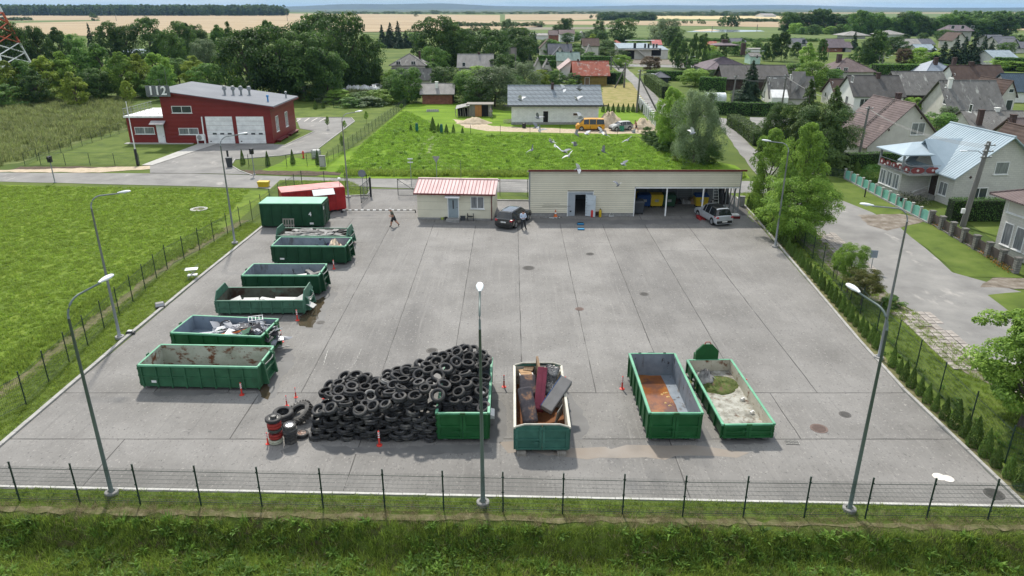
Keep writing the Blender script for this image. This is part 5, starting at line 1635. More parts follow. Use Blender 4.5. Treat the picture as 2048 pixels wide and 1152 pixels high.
MB().box(dx0-0.02,dx0+0.055,-0.1,0.0,0,zdoor).box(dx1-0.055,dx1+0.02,-0.1,0.0,0,zdoor).box(dx0+0.055,dx1-0.055,-0.1,0.0,zdoor-0.055,zdoor).build('door_frame',m_frame,wh_)
M_=Matrix.Translation((ix1,-0.03,0))@Matrix.Rotation(R(-28),4,'Z')
wk=MB()
for k in range(4):
 wk.box(0,1.05,-0.05,0,0.06+k*zi/4,0.05+(k+1)*zi/4-0.015,M_)
wk=wk.build('wicket_door',mat('wicket_pale',(0.50,0.55,0.58),rough=0.5),wh_)
for k in range(4):
 MB().box(0.06,0.14,-0.075,-0.051,0.3+k*zi/4,0.34+k*zi/4,M_).build('hinge',m_blk,wk)
MB().box(dx0+0.25,dx0+0.42,-0.04,-0.021,0.42,0.55).build('door_vent',m_blk,wh_)
MB().box(1.2,4.0,-0.115,-0.102,1.0,1.03).box(1.3,2.9,-0.115,-0.102,1.25,1.275).build('scratch_strip',mat('scratch_grey',(0.22,0.20,0.17)),wh_)
# --- fire station
fa,fb=G(335,287),G(548,287)
FY=fa[1]
fs=thing('fire_station','dark red fire station with two white garage doors and 112 on its roof sign','fire station',(fa[0],FY,0))
m_fred=mat('dark_red_cladding',[(0.15,0.013,0.012),(0.185,0.018,0.016)],scale=0.4,rough=0.45,spec=0.35,ribs=('Z',0.6,0.012))
m_froof=mat('station_roof_sheet',[(0.17,0.18,0.195),(0.21,0.22,0.235)],scale=0.2,rough=0.8,spec=0.1,ribs=('Y',0.6,0.02))
FW=fb[0]-fa[0]
FD=12.2
zL,zR=T(182,FY),T(213,FY)
MB().extr([(0,0,0),(FW,0,0),(FW,0,zR-0.02),(0,0,zL-0.02)],(0,FD,0)).build('wall',m_fred,fs)
MB().extr([(-0.35,-0.5,zL),(FW+0.7,-0.5,zR-0.12),(FW+0.7,-0.5,zR+0.08),(-0.35,-0.5,zL+0.2)],(0,FD+1.0,0)).build('roof',m_froof,fs)
MB().extr([(-0.36,-0.56,zL-0.16),(FW+0.71,-0.56,zR-0.28),(FW+0.71,-0.56,zR-0.02),(-0.36,-0.56,zL+0.1)],(0,0.055,0)).build('fascia',m_maroon,fs)
MB().box(FW+0.705,FW+0.78,-0.5,FD+0.5,zR-0.3,zR-0.1).build('gutter',m_maroon,fs)
AW=fa[0]-G(264,285)[0]
zAn=T(236,FY)
MB().box(-AW,-0.005,0.4,9.5,0,zAn).build('annex_wall',m_fred,fs)
MB().box(-AW-0.25,-0.006,0.2,9.8,zAn+0.002,zAn+0.25).build('terrace_slab',m_frame,fs)
for k in range(9):
 x=-AW-0.15+k*(AW+0.1)/9
 MB().tube([(x,0.3,zAn+0.25),(x,0.3,zAn+1.3)],0.025,6).build('railing_post',m_galv,fs)
for k in range(9):
 MB().tube([(-AW-0.15,0.35+k*1.1,zAn+0.25),(-AW-0.15,0.35+k*1.1,zAn+1.3)],0.025,6).build('railing_post',m_galv,fs)
for z in(1.3,0.95,0.6):
 MB().tube([(-0.05,0.3,zAn+z),(-AW-0.15,0.3,zAn+z),(-AW-0.15,9.6,zAn+z)],0.035 if z>1.2 else 0.015,6).build('handrail',m_galv,fs)
for(d0,d1)in((418,471),(479,533)):
 x0,x1=G(d0,287)[0]-fa[0],G(d1,287)[0]-fa[0]
 zd=T(233,FY)
 do=None
 for k in range(6):
  p=MB().box(x0,x1,-0.06,-0.005,0.02+k*zd/6,(k+1)*zd/6-0.01).build('garage_door' if k==0 else 'door_panel',m_frame,fs if k==0 else do)
  if k==0:
   do=p
 for k in range(3):
  xx=x0+(x1-x0)*(0.28+0.28*k)
  MB().box(xx-0.3,xx+0.3,-0.075,-0.061,1.35,1.6).build('door_window',m_glass,do)
 MB().box(x0+0.3,x0+0.5,-0.075,-0.061,0.25,0.42).build('cat_vent',m_blk,do)
def fwin(px0,px1,py0,py1,n=2,m=None):
 x0,x1=G(px0,287)[0]-fa[0],G(px1,287)[0]-fa[0]
 z1,z0=T(py0,FY),T(py1,FY)
 window(fs,'F',(x0+x1)/2,(z0+z1)/2,x1-x0,z1-z0,0,0,n,m or m_curt)
fwin(355,394,212,226,2,m_glass)
fwin(362,401,256,269)
w_=window(fs,'F',(G(272,287)[0]+G(311,287)[0])/2-fa[0],T(262,FY),G(311,287)[0]-G(272,287)[0],T(255,FY)-T(269,FY),0,0,2,m_curt)
w_.location.y=0.4
for yy in(2.6,7.4):
 M_=None
 o=window(fs,'R',yy,2.6,1.3,2.3,2*FW,0,2,m_curt)
dr=door(fs,'F',0,0.95,T(252,FY),m_frame)
dr.location.x=G(331,287)[0]-fa[0]-0.6
dr.location.y=0.395
MB().hexa([(-1.9,-0.9,T(248,FY)),(0.3,-0.9,T(248,FY)),(0.3,-0.01,T(246,FY)+0.3),(-1.9,-0.01,T(246,FY)+0.3),(-1.9,-0.9,T(248,FY)+0.05),(0.3,-0.9,T(248,FY)+0.05),(0.3,-0.01,T(246,FY)+0.35),(-1.9,-0.01,T(246,FY)+0.35)]).build('canopy',mat('canopy_grey',(0.3,0.28,0.28),rough=0.3),fs)
MB().box(-AW-0.5,4.0,-0.5,0.38,-0.02,0.08).build('plinth_path',m_conc,fs)
sx0,sx1=G(318,287)[0]-fa[0]-0.2,G(362,287)[0]-fa[0]
sz0,sz1=T(192,FY),T(170,FY)
sg=MB().box(sx0,sx1,-0.75,-0.72,sz0,sz1).build('sign_frame',m_fdark,fs)
for k in range(10):
 z=sz0+(sz1-sz0)*(k+0.2)/10
 MB().box(sx0,sx1,-0.80,-0.751,z,z+(sz1-sz0)/18).build('louvre',m_galv,sg)
text_mesh('112',(sz1-sz0)*1.08,m_frame,sg,((sx0+sx1)/2,-0.9,(sz0+sz1)/2),(R(90),0,0),0.05,'number_sign',1.1)
MB().box(sx0+0.3,sx0+0.4,-0.7,0.2,sz0,sz0+0.1).box(sx1-0.4,sx1-0.3,-0.7,-0.5,sz0,sz0+0.1).build('sign_bracket',m_galv,sg)
MB().tube([((sx0+sx1)/2+1,0.3,sz1-0.3),((sx0+sx1)/2+1,0.3,sz1+2.2)],0.025,6).build('antenna',m_steel,fs)
MB().tube([(sx0+1,0.4,sz1+0.7),(sx0+2.2,0.4,sz1+0.7)],0.02,5).tube([(sx0+1.6,0.1,sz1+0.7),(sx0+1.6,0.7,sz1+0.7)],0.015,5).tube([(sx0+1.6,0.4,sz1-0.5),(sx0+1.6,0.4,sz1+0.7)],0.02,5).build('tv_aerial',m_steel,fs)
def roof_z(x):
 return zL+0.2+(zR-zL-0.12)*(x+0.35)/(FW+1.05)
for(px,py)in((438,180),(450,177),(461,174),(473,171)):
 x=(px-335)/(548-335)*FW+0.4
 y=4+(438-px)*-0.09
 z=roof_z(x)
 MB().tube([(x,y,z-0.1),(x,y,z+0.75)],0.16,12).lathe([(0.2,0.7),(0.33,0.8),(0.33,1.1),(0.22,1.15),(0.28,1.3),(0.05,1.35)],12,(x,y,z)).build('roof_vent',m_galv,fs)
for(x,y,m_)in((FW-1.2,3.2,mat('blue_cap',(0.06,0.2,0.42))),(FW-0.3,9.5,m_galv)):
 MB().tube([(x,y,roof_z(x)-0.1),(x,y,roof_z(x)+0.7)],0.12,10).lathe([(0.2,0.7),(0.2,0.95),(0.05,1.0)],10,(x,y,roof_z(x))).build('roof_vent',m_,fs)
ac=MB().box(3.0+G(400,287)[0]-G(370,287)[0]-0.1-1.3,3.0+G(400,287)[0]-G(370,287)[0]-0.1-0.3,-0.45,-0.08,0.5,1.2)
xac=G(406,287)[0]-fa[0]
t=thing('air_conditioner','white outdoor air conditioner unit beside the left garage door','air conditioner',(fa[0]+xac,FY-0.4,0))
MB().box(-0.6,0.6,-0.25,0.25,0.55,1.45).build('casing',m_frame,t,bevel=0.03)
MB().lathe([(0.36,0),(0.36,0.02),(0.3,0.03),(0.05,0.035)],20,M=Matrix.Translation((-0.12,-0.26,1.0))@Matrix.Rotation(R(90),4,'X')).build('fan_grille',m_cgrey,t)
MB().box(-0.6,-0.5,-0.2,0.2,0,0.55).box(0.5,0.6,-0.2,0.2,0,0.55).build('stand',m_frame,t)
MB().tube([(0.45,0.1,1.45),(0.45,0.3,4.0)],0.1,8).build('pipe',m_frame,t)
for k,y0 in enumerate((0.8,6.4)):
 t=thing('planter_ledge',['front red ledge below the side windows of the fire station','rear red ledge below the side windows of the fire station'][k],'ledge',(fb[0]+0.5,FY+y0,0))
 MB().box(-0.3,0.35,0,4.6,0.3,0.42).build('top',m_maroon,t)
 for yy in(0.3,4.0):
  MB().box(-0.2,0.25,yy,yy+0.2,0,0.3).build('foot',m_maroon,t)
# --- white block house behind the bright field
HB=house('white block house with a shiny grey tiled roof, behind the yellow van',1023,1196,249,209,172,9.0,m_block,mat('glazed_grey_tile',[(0.21,0.24,0.26),(0.26,0.29,0.31)],scale=0.3,rough=0.8,spec=0.1,tiles=(0.9,0.55,0.07,(0.6,0.6,0.6),0.08)),over=0.7,chim=[(-0.35,3.6,6.6,0.6)],wins=[('F',3.6,1.75,0.95,0.55,1)],doors=[])
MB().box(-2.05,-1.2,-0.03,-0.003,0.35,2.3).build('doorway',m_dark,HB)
MB().box(-2.2,-0.9,-0.05,-0.003,2.3,2.42).build('lintel',m_frame,HB)
MB().box(-7.7,7.7,-0.04,-0.003,-0.05,0.42).build('plinth',m_cgrey,HB)
MB().box(-9,9,-0.86,-0.72,T(209,127.5)-0.25,T(209,127.5)-0.05).build('gutter',m_fdark,HB)
# --- brick shed, wooden shed, hipped house, others in the middle distance
house('small red brick shed with a pale metal roof',845,905,208,187,168,6.0,m_rbrick,r_pale,over=0.5,chim=[(-0.2,1.7,4.6,0.61)],name='shed',cat='shed')
sh=house('ramshackle grey wooden shed with an orange door panel',936,984,233,210,206,3.2,m_dark,m_wood,'shed',over=0.3,name='shed',cat='shed')
for k in range(7):
 x=-2.15+k*0.62
 mm_=m_wood if k in(0,1,6)else(mat('orange_board',(0.42,0.19,0.07),rough=0.8)if k in(2,3)else None)
 if mm_:
  MB().box(x,x+0.6,-0.06,-0.003,0,2.15).build('board',mm_,sh)
mb=MB()
a=G(912,234)
t=thing('lean_to','collapsed wooden lean-to full of scrap beside the shed','lean-to',(*a,0))
MB().hexa([(0,-0.6,1.5),(2.6,-0.4,2.1),(2.6,2.5,2.3),(0,2.5,1.8),(0,-0.6,1.56),(2.6,-0.4,2.16),(2.6,2.5,2.36),(0,2.5,1.86)]).build('roof',m_slate,t)
for k in range(6):
 MB().tube([(k*0.45,0,0),(k*0.45+random.uniform(-.3,.3),0.2,1.7)],0.06,5).build('prop',m_wood,t)
MB().box(0.2,2.4,1.5,2.4,0,1.5).build('back',m_dark,t)
house('grey hipped stucco house between dark trees',785,850,168,131,107,9,m_plas,r_slate,'hip',over=0.6,chim=[(2.6,5.6,10.6,0.7)],wins=[('F',1.5,5.3,1.2,1.2,2),('F',-2.5,5.3,1.2,1.2,2)])
house('low slate roofed annex in front of the hipped stucco house',784,860,172,158,138,4,m_plas,r_slate,over=0.4)
house('grey brown house with a wide pale roof behind the bushes',918,984,165,133,109,7,m_plg,r_pale,over=0.5,chim=[(0.9,3.6,9.6,0.7)],wins=[('F',-3.1,4.6,0.9,1.4,1)])
house('narrow grey gable end seen between trees left of the tall pole',1008,1031,150,116,96,7,m_plg,r_slated,over=0.3)
yh=house('old yellow boarded house with a mossy red tile roof',1150,1213,172,148,123,8,m_bwood,r_red,over=0.8,chim=[(-3.2,4,9.2,0.6)],wins=[('F',-4.2,2.0,1.4,1.8,2,m_curt)],doors=[('F',-1.0,1.1,2.1,m_woodb)])
house('white walled outbuilding with a pale pink roof behind the yellow house',1122,1158,165,137,122,9,m_plw,r_pink,'front',over=0.7)
house('long pale green metal roof behind the yellow house',1114,1158,138,121,105,6,m_plas,r_green,over=0.3,chim=[(1.0,3,7.0,0.6)])
hg=house('graphite roofed house with a pale front gable',1098,1142,124,107,88,8,m_plas,r_dgrey,over=0.5,chim=[(2.8,4,9.0,0.7)])
house('front gable of the graphite roofed house with two narrow windows',1104,1134,128,112,94,4,m_plas,r_dgrey,'front',over=0.5,wins=[('F',-0.8,4.0,0.9,1.6,1),('F',0.8,4.0,0.9,1.6,1)])
house('left of two small beige gables beyond the dark evergreen',1066,1086,172,140,119,6,m_plas,r_slate,'front',over=0.4)
house('right of two small beige gables, with a dark loft opening',1084,1104,166,140,121,6,m_plas,r_slate,'front',over=0.4,wins=[('F',0,5.0,0.9,0.9,1)])
house('brown roofed house with a white lean-to, left of the graphite roof',1080,1112,112,96,79,9,m_plas,r_brownd,'front',over=0.4)
house('beige house with a wide brown roof right of the graphite roof',1166,1196,116,91,77,8,m_plas,r_brownd,over=0.5)
house('small gable front before the wide brown roof',1172,1184,122,104,90,5,m_plas,r_slate,'front',over=0.3)
house('red brick house with chimneys in the far row',1098,1120,82,70,61,9,m_rbrick,r_brown,over=0.4,chim=[(2.5,4,9,1.0)])
house('white walled house with a long brown roof in the far row',1119,1148,84,68,60,9,m_plw,r_brown,over=0.5)
house('pale blue green gabled house in the far row',1158,1170,80,70,63,10,m_plw,r_pale,'front',over=0.4)
house('long low white farm shed left of the far brick house',1060,1098,79,71,67,12,m_plw,r_pale,over=0.5)
house('white farm shed beside the tall tree in the far field',985,1020,72,68,63,12,m_plw,r_pale,over=0.5)
lb_=house('long two storey pale building with a flat metal roof and outside stairs',1238,1303,118,97,87,14,m_plas,r_metal,'shed',over=0.4,wins=[('F',3.6,5.0,0.9,1.7,1),('F',5.0,5.0,0.9,1.7,1),('F',7.0,5.0,0.9,1.7,1),('F',8.2,5.0,0.9,1.7,1),('F',-0.5,5.0,1.2,2.2,1)])
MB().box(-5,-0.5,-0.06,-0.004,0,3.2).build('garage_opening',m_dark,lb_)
MB().box(-4.5,9,-1.4,-0.01,3.55,3.75).build('balcony',m_plas,lb_)
MB().box(-4.5,7,-1.6,-0.01,7.0,7.15).build('awning',m_frame,lb_)
MB().hexa([(0.5,-1.4,3.5),(0.5,-0.2,3.5),(5,-0.2,0),(5,-1.4,0),(0.5,-1.4,3.8),(0.5,-0.2,3.8),(5.5,-0.2,0),(5.5,-1.4,0)]).build('stairs',m_plas,lb_)
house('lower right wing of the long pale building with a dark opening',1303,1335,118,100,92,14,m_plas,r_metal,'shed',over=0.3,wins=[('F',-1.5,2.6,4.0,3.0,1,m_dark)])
house('small red roofed hut left of the long pale building',1226,1240,92,86,80,6,m_plas,r_red,'hip',over=0.5)
house('pinkish red roofed house behind the long pale building',1306,1322,97,89,80,8,m_plas,roofm('coral_roof',(0.42,0.15,0.14),0.4),over=0.5)
house('orange walled house with a red roof beyond the poplars',1417,1434,98,90,83,8,mat('orange_plaster',(0.5,0.22,0.08)),r_red,over=0.4)
house('grey roofed house beyond the field edge, left of the tall evergreen',1463,1490,96,84,77,9,m_plg,r_dgrey,over=0.4)
house('mint green house with a steep grey roof',1500,1520,128,113,106,7,mat('mint_plaster',(0.42,0.56,0.47)),r_slate,over=0.3,wins=[('F',0.5,2.5,0.8,1.2,1)])
house('low white roofed garages beyond the mint green house',1500,1532,104,99,95,8,m_plw,r_pale,'flat',over=0.2,name='garage',cat='garage')
ph=house('plum roofed villa with a raised roof lantern',1418,1500,150,139,113,18,m_plas,r_purple,'hip',over=1.2)
MB().box(-2.6,2.6,6.4,11.6,T(116,180),T(112,180)).build('lantern_wall',m_dwood,ph)
zz=T(112,180)
MB().add([(-4,5,zz),(4,5,zz),(4,13,zz),(-4,13,zz),(0,9,T(105,180))],[(0,1,4),(1,2,4),(2,3,4),(3,0,4),(3,2,1,0)]).build('lantern_roof',r_purple,ph)
MB().box(-0.9,0.9,8.2,9.8,zz,T(98,180)).build('chimney',m_brk,ph)
MB().box(5.0,6.2,7,8.2,zz-3,T(107,180)).build('chimney',m_brk,ph)
house('dark wooden barn with a long grey roof beside the trimmed hedge',1447,1570,181,157,131,10,m_dwood,r_slated,over=0.6,rz=R(-4),name='barn',cat='barn')
h15=house('pale gabled house with a mossy slate roof and a tilted dormer',1540,1625,209,195,154,8,m_plas,r_slate,over=0.4,rz=R(-6),chim=[(0.2,3.4,9.3,0.61)],wins=[('L',2.6,4.6,1.0,1.3,1),('L',5.4,1.4,1.0,1.8,1)])
MB().hexa([(-4.6,-1.6,0),(-1.2,-1.6,0),(-1.2,0.6,0),(-4.6,0.6,0),(-4.6,-1.8,1.6),(-1.2,-1.8,1.6),(-1.2,0.3,3.0),(-4.6,0.3,3.0)]).build('porch',m_frame,h15)
MB().hexa([(-0.8,-1.8,2.2),(2.8,1.5,4.6),(2.8,2.9,6.4),(0,2.9,6.4),(-0.8,-1.8,2.3),(2.8,1.5,4.75),(2.8,2.9,6.55),(0,2.9,6.55)]).build('dormer_roof',r_slate,h15)
house('small black hipped pavilion roof above the long hedge',1309,1336,165,155,143,5,m_fdark,r_dgrey,'hip',over=0.5,name='pavilion',cat='pavilion')
h1=house_at('gabled house with a long brown tiled roof behind the box hedge',(52.6,96.0),10.6,9.0,2.2,7.4,R(5),m_plas,r_brown,'front',over=0.5,wins=[('F',1.3,4.2,1.9,1.6,2,m_curt),('F',-1.2,1.2,1.9,1.5,2)],chim=[(2.2,7,7.0,0.8)])
for(x,z)in((-2.7,4.1),(1.5,5.6),(3.7,4.0)):
 MB().add([(x-0.16,-0.02,z),(x,-0.02,z-0.2),(x+0.16,-0.02,z),(x,-0.02,z+0.2),(x-0.16,-0.005,z),(x,-0.005,z-0.2),(x+0.16,-0.005,z),(x,-0.005,z+0.2)],[(0,1,2,3),(0,4,5,1),(1,5,6,2),(2,6,7,3),(3,7,4,0)]).build('vent_tile',m_brk,h1)
lad=MB()
slp=5.2/5.3
for s_ in(-0.2,0.2):
 lad.tube([(-0.1,4+s_,7.4+0.2),(-5.0,4+s_,7.4+0.2-slp*4.9)],0.04,5)
for k in range(14):
 x=-0.3-k*0.35
 lad.box(x-0.03,x+0.03,3.8,4.2,7.4+0.2+slp*x-0.03,7.4+0.22+slp*x)
lad.build('roof_ladder',m_blk,h1)
A=G(1905,432)
h2a=R(-36)
m_mroof=mat('bluish_metal_sheet',[(0.30,0.37,0.41),(0.37,0.44,0.48)],scale=0.3,rough=0.75,spec=0.12,rnd=0.05)
H2=thing('house','white brick house with a shiny bluish metal roof and a red balcony','house',(45.4,72.2,0),R(5))
GW,GD,ze,zr=9.9,8.8,3.25,7.0
MB().extr([(0,0,-0.1),(GW,0,-0.1),(GW,0,ze),(GW/2,0,zr),(0,0,ze)],(0,GD,0)).build('wall',m_wbrick,H2)
sl=(zr-ze)/(GW/2)
for s_ in(-1,1):
 nb=26
 for i in range(nb if s_<0 else 1):
  ya,yb=(-0.6+i*(GD+1.2)/nb,-0.6+(i+1)*(GD+1.2)/nb-0.03)if s_<0 else(-0.6,GD+0.6)
  c=GW/2
  pr=[(c,zr+0.02),(c+s_*(c+0.5),ze-sl*0.5+0.02),(c+s_*(c+0.5),ze-sl*0.5+0.14),(c,zr+0.14)]
  MB().extr([(x,ya,z)for x,z in pr],(0,yb-ya,0)).build('roof_panel',m_mroof,H2)
  if s_<0:
   MB().tube([(c,yb,zr+0.15),(-0.5,yb,ze-sl*0.5+0.15)],0.03,4).build('roof_seam',m_mroof,H2)
MB().tube([(GW/2,-0.62,zr+0.16),(GW/2,GD+0.62,zr+0.16)],0.1,6).build('ridge_cap',m_mroof,H2)
MB().extr([(-0.01,2.9,ze-0.2),(-0.01,7.1,ze-0.2),(-0.01,5.0,5.9)][::-1],(3.4,0,0)).build('dormer_wall',m_wbrick,H2)
for(y0,y1)in((2.2,5.0),(7.8,5.0)):
 MB().add([(-0.7,y0,ze-0.3),(-0.7,y1,6.0),(4.2,y1,6.0),(0.4,y0,ze+0.2),(-0.7,y0,ze-0.2),(-0.7,y1,6.1),(4.2,y1,6.1),(0.4,y0,ze+0.3)],[(0,1,2,3),(7,6,5,4),(0,4,5,1),(1,5,6,2),(2,6,7,3),(3,7,4,0)]).build('dormer_roof',m_mroof,H2)
MB().box(-3.2,-0.01,4.0,8.0,-0.1,2.7).build('porch_wall',m_wbrick,H2)
MB().box(-3.45,-0.01,2.4,8.3,2.702,2.88).build('balcony_floor',m_cgrey,H2)
MB().add([(-3.8,3.5,4.7),(-3.8,8.6,4.7),(0.0,8.6,4.7),(0.0,3.5,4.7),(-1.4,6.0,5.6),(0.6,6.0,5.7),(-3.8,3.5,4.58),(-3.8,8.6,4.58),(0.0,8.6,4.58),(0,3.5,4.58)],[(0,3,5,4),(0,4,1),(1,4,5,2),(0,1,7,6),(3,0,6,9),(1,2,8,7),(6,7,8,9)]).build('porch_roof',m_mroof,H2)
for(x,y)in((-3.35,3.9),(-3.35,8.15)):
 MB().box(x-0.09,x+0.09,y-0.09,y+0.09,2.88,4.6).build('column',m_galv,H2)
m_brd=mat('balcony_red',[(0.16,0.035,0.035),(0.22,0.05,0.05)],scale=3,rough=0.7)
def rail_panels(p0,p1,n):
 d=Vector((p1[0]-p0[0],p1[1]-p0[1],0))
 for k in range(n):
  a=Vector((p0[0],p0[1],0))+d*((k+0.06)/n)
  b=Vector((p0[0],p0[1],0))+d*((k+0.94)/n)
  nrm=Vector((d.y,-d.x,0)).normalized()*0.04
  c=(b-a)*0.2
  pts=[(a,3.12),(a+c,2.95),(b-c,2.95),(b,3.12),(b,3.38),(b-c,3.56),(a+c,3.56),(a,3.38)]
  pn=MB().extr([(q.x,q.y,z)for q,z in pts],nrm).build('rail_panel',m_brd,H2)
  m_=(a+b)/2-(nrm if(nrm.x<0 or nrm.y<0)else nrm)*0
  rot=Matrix.Translation((m_.x,m_.y,3.25))@Matrix.Rotation(math.atan2(d.y,d.x),4,'Z')
  mb=MB()
  for q in range(3):
   mb.cbox((0,0,0),(0.3,0.12,0.05),rot@Matrix.Rotation(q*math.pi/3,4,'Y'))
  mb.build('star_ornament',m_frame,pn)
 MB().tube([(p0[0],p0[1],3.72),(p1[0],p1[1],3.72)],0.035,6).tube([(p0[0],p0[1],3.12),(p1[0],p1[1],2.9)],0.03,6).build('balcony_rail',m_galv,H2)
rail_panels((-3.42,2.5),(-3.42,8.2),5)
rail_panels((-3.42,2.44),(-0.1,2.44),2)
W2=0
def win2(x,y,z,w,h,face,n,m=None):
 o=window(H2,face,0,z,w,h,0,0,n,m or m_curt)
 o.location=(x,y,0)
win2(-3.2,7.3,1.6,1.05,1.6,'L',2)
win2(-3.2,6.05,1.6,1.05,1.6,'L',2)
win2(-3.2,4.8,1.6,1.05,1.6,'L',2)
win2(0,1.5,1.5,1.3,1.4,'L',2)
win2(GW/2-0.2,0,3.9,1.5,1.3,'F',1)
win2(2.9,0,1.1,1.8,1.6,'F',2,m_glass)
d_=door(H2,'L',0,1.1,2.3,m_dwood,0,0,0.5)
d_.location=(0,3.1,0)
for k in range(4):
 MB().box(-2.2+k*0.35,-0.02,2.45,3.7,0.0+k*0.13,0.125+k*0.13).build('entrance_step',m_cgrey,H2)
MB().tube([(-2.3,2.9,0.2),(-2.3,2.9,0.9),(-0.6,2.9,1.5)],0.03,6).build('stair_rail',m_frame,H2)
MB().hexa([(-2.6,2.4,-0.05),(-0.9,2.4,-0.05),(-0.9,2.9,-0.05),(-2.6,2.9,-0.05),(-2.6,2.4,0.5),(-0.9,2.4,1.1),(-0.9,2.9,1.1),(-2.6,2.9,0.5)]).build('stair_cheek',m_rub,H2)
for(x,z)in((1.6,3.0),(8.4,4.4)):
 MB().box(x-0.12,x+0.12,-0.03,-0.003,z-0.12,z+0.12,Matrix.Translation((x,0,z))@Matrix.Rotation(R(45),4,'Y')@Matrix.Translation((-x,0,-z))).build('vent_tile',m_brk,H2)
house('white gabled house with a dark slate roof and a brick chimney',1705,1800,226,192,152,9,m_plw,r_slated,over=0.4,rz=R(-3),chim=[(0.8,4.0,10.6,0.9)],wins=[('L',2.4,6.2,1.1,1.2,2),('L',3.6,2.0,1.2,1.6,2),('F',-2.7,1.9,1.6,1.6,2),('F',1.6,1.6,1.8,1.3,2)])
house('small white gabled outbuilding left of the dark slate house',1668,1700,212,190,159,7,m_plw,r_brownd,over=0.4,wins=[('L',2.6,4.2,0.8,1.0,1),('L',5.0,1.8,0.8,1.0,1)])
house('long grey slate barn roof with dark open bays below',1800,1895,208,188,144,11,m_dwood,r_slate,over=0.5,rz=R(-2),name='barn',cat='barn')
house('white gabled house with a very dark brown roof',1912,2010,200,172,131,10,m_plw,r_brownd,over=0.4,chim=[(-0.8,5,11.8,1.2)],wins=[('L',3.0,5.0,1.4,1.0,2)])
house('large slate roofed house with a pale gable and a low dormer',1898,2000,245,222,162,11,m_plas,r_slate,over=0.5,rz=R(-4),chim=[(-3.6,4.2,9.6,0.61)],wins=[('L',2.6,3.6,1.3,1.5,1),('L',3.4,6.0,0.4,0.5,1)])
house('pale side gable with an arched window at the right end of the slate house',1992,2020,240,190,163,9,m_plas,r_brownd,'front',over=0.3,wins=[('F',0.2,5.2,0.9,0.7,1),('F',0.4,2.6,1.2,2.0,1)])
house('long mossy slate roof behind the bluish metal roof',1948,2060,282,262,223,9,m_plas,r_slate,over=0.5,rz=R(-3),chim=[(-3.4,1.2,6.3,0.9),(0.8,4.5,8.5,0.61)],wins=[('L',2.6,4.6,0.9,1.2,1)])
house('brown roofed house cut by the right edge above the metal roof',2046,2120,330,305,238,9,m_plas,r_brown,over=0.5,chim=[(-2.5,4,9,0.8)])
house('brown gable with a small window at the right edge',2036,2080,345,300,262,6,m_plas,r_brownd,'front',over=0.5,wins=[('F',-1.0,2.6,0.9,1.0,1)])
house('reddish brown hipped house with a thick chimney',1665,1745,158,144,115,12,m_plas,r_brown,'hip',over=0.7,chim=[(-2.2,6,11.4,1.6)],wins=[('F',-4.6,2.4,1.2,1.6,2),('F',-2.4,2.4,1.2,1.6,2)])
house('bluish hipped roof with two black chimneys',1850,1915,158,147,120,12,m_plw,mat('blue_grey_roof',(0.17,0.20,0.24),rough=0.5),'hip',over=0.6,chim=[(-0.4,4,11.2,1.3),(5,4,11.4,1.3)])
house('white gabled house with a navy metal roof at the right edge',2016,2075,205,182,148,9,m_plw,r_navy,over=0.5,rz=R(-5))
house('pavilion style bungalow with a pale hipped roof on columns',1692,1730,78,71,62,14,m_plas,r_pale,'hip',over=2.5)
house('pale beige hipped bungalow beside the tall tree belt',1764,1806,76,69,60,14,m_plw,r_pale,'hip',over=1.5)
house('dark hipped villa behind the beige bungalow',1768,1812,66,60,53,14,m_plg,r_dgrey,'hip',over=1.5)
house('dark two storey block with a slanted roof at the tree belt',1806,1828,66,52,48,12,m_fdark,r_dgrey,'shed',over=1.0)
house('reddish brown house with a red wall in the garden belt',1656,1690,104,94,78,10,m_rbrick,r_purple,over=0.6)
house('grey roofed house left of the reddish brown one',1588,1612,96,86,77,10,m_plg,r_dgrey,over=0.5,wins=[('F',1.5,3.0,2.0,2.5,1)])
house('purple grey roofed annex right of the reddish brown house',1684,1702,104,95,84,8,m_plg,r_purple,over=0.5)
house('house with a pale beige roof in the right village',1810,1840,100,91,78,12,m_plw,r_pale,over=0.8)
house('grey gabled house right of the pale beige roof',1838,1866,96,88,78,10,m_plas,r_dgrey,over=0.8)
house('white metal roofed shed in front of the pale beige roof',1836,1868,106,99,89,10,m_plas,r_metal,over=0.8)
house('large half built house with a steep dark roof and dormers',1899,1940,82,62,50,14,m_plg,r_purple,'hip',over=1.0,rise_w=5,wins=[('F',-6,8,2,2,1),('F',0,8,2,2,1),('F',6,8,2,2,1)])
house('tan gabled house before the half built house',1902,1930,98,80,66,12,m_plas,r_brownd,'front',over=0.6)
house('grey gabled house at the far right with two pale gables',1996,2034,100,86,73,12,m_plas,r_dgrey,over=0.8)
house('pale gable front at the far right village edge',2014,2034,106,92,78,8,m_plas,r_dgrey,'front',over=0.6)
house('grey roofed house between the spruces and the right edge',1980,2008,96,80,70,12,m_plg,r_dgrey,over=0.8)
house('white gabled house with a white metal roof right of the spruces',1986,2030,132,116,101,12,m_plw,r_metal,over=0.6)
house('grey house cut by the right edge in the far village',2034,2070,106,96,84,12,m_plas,r_dgrey,over=0.6)
house('dark grey cottage roof in the trees left, behind the station',306,332,96,86,68,9,m_plg,r_dgrey,'hip',over=0.5,rise_w=0.5)
house('low white roofed building in the left trees',232,288,112,107,99,10,m_plw,r_metal,'shed',over=0.4)
house('far white farm building on the right horizon',1528,1552,34,31,27,60,m_plw,r_pale,over=1)
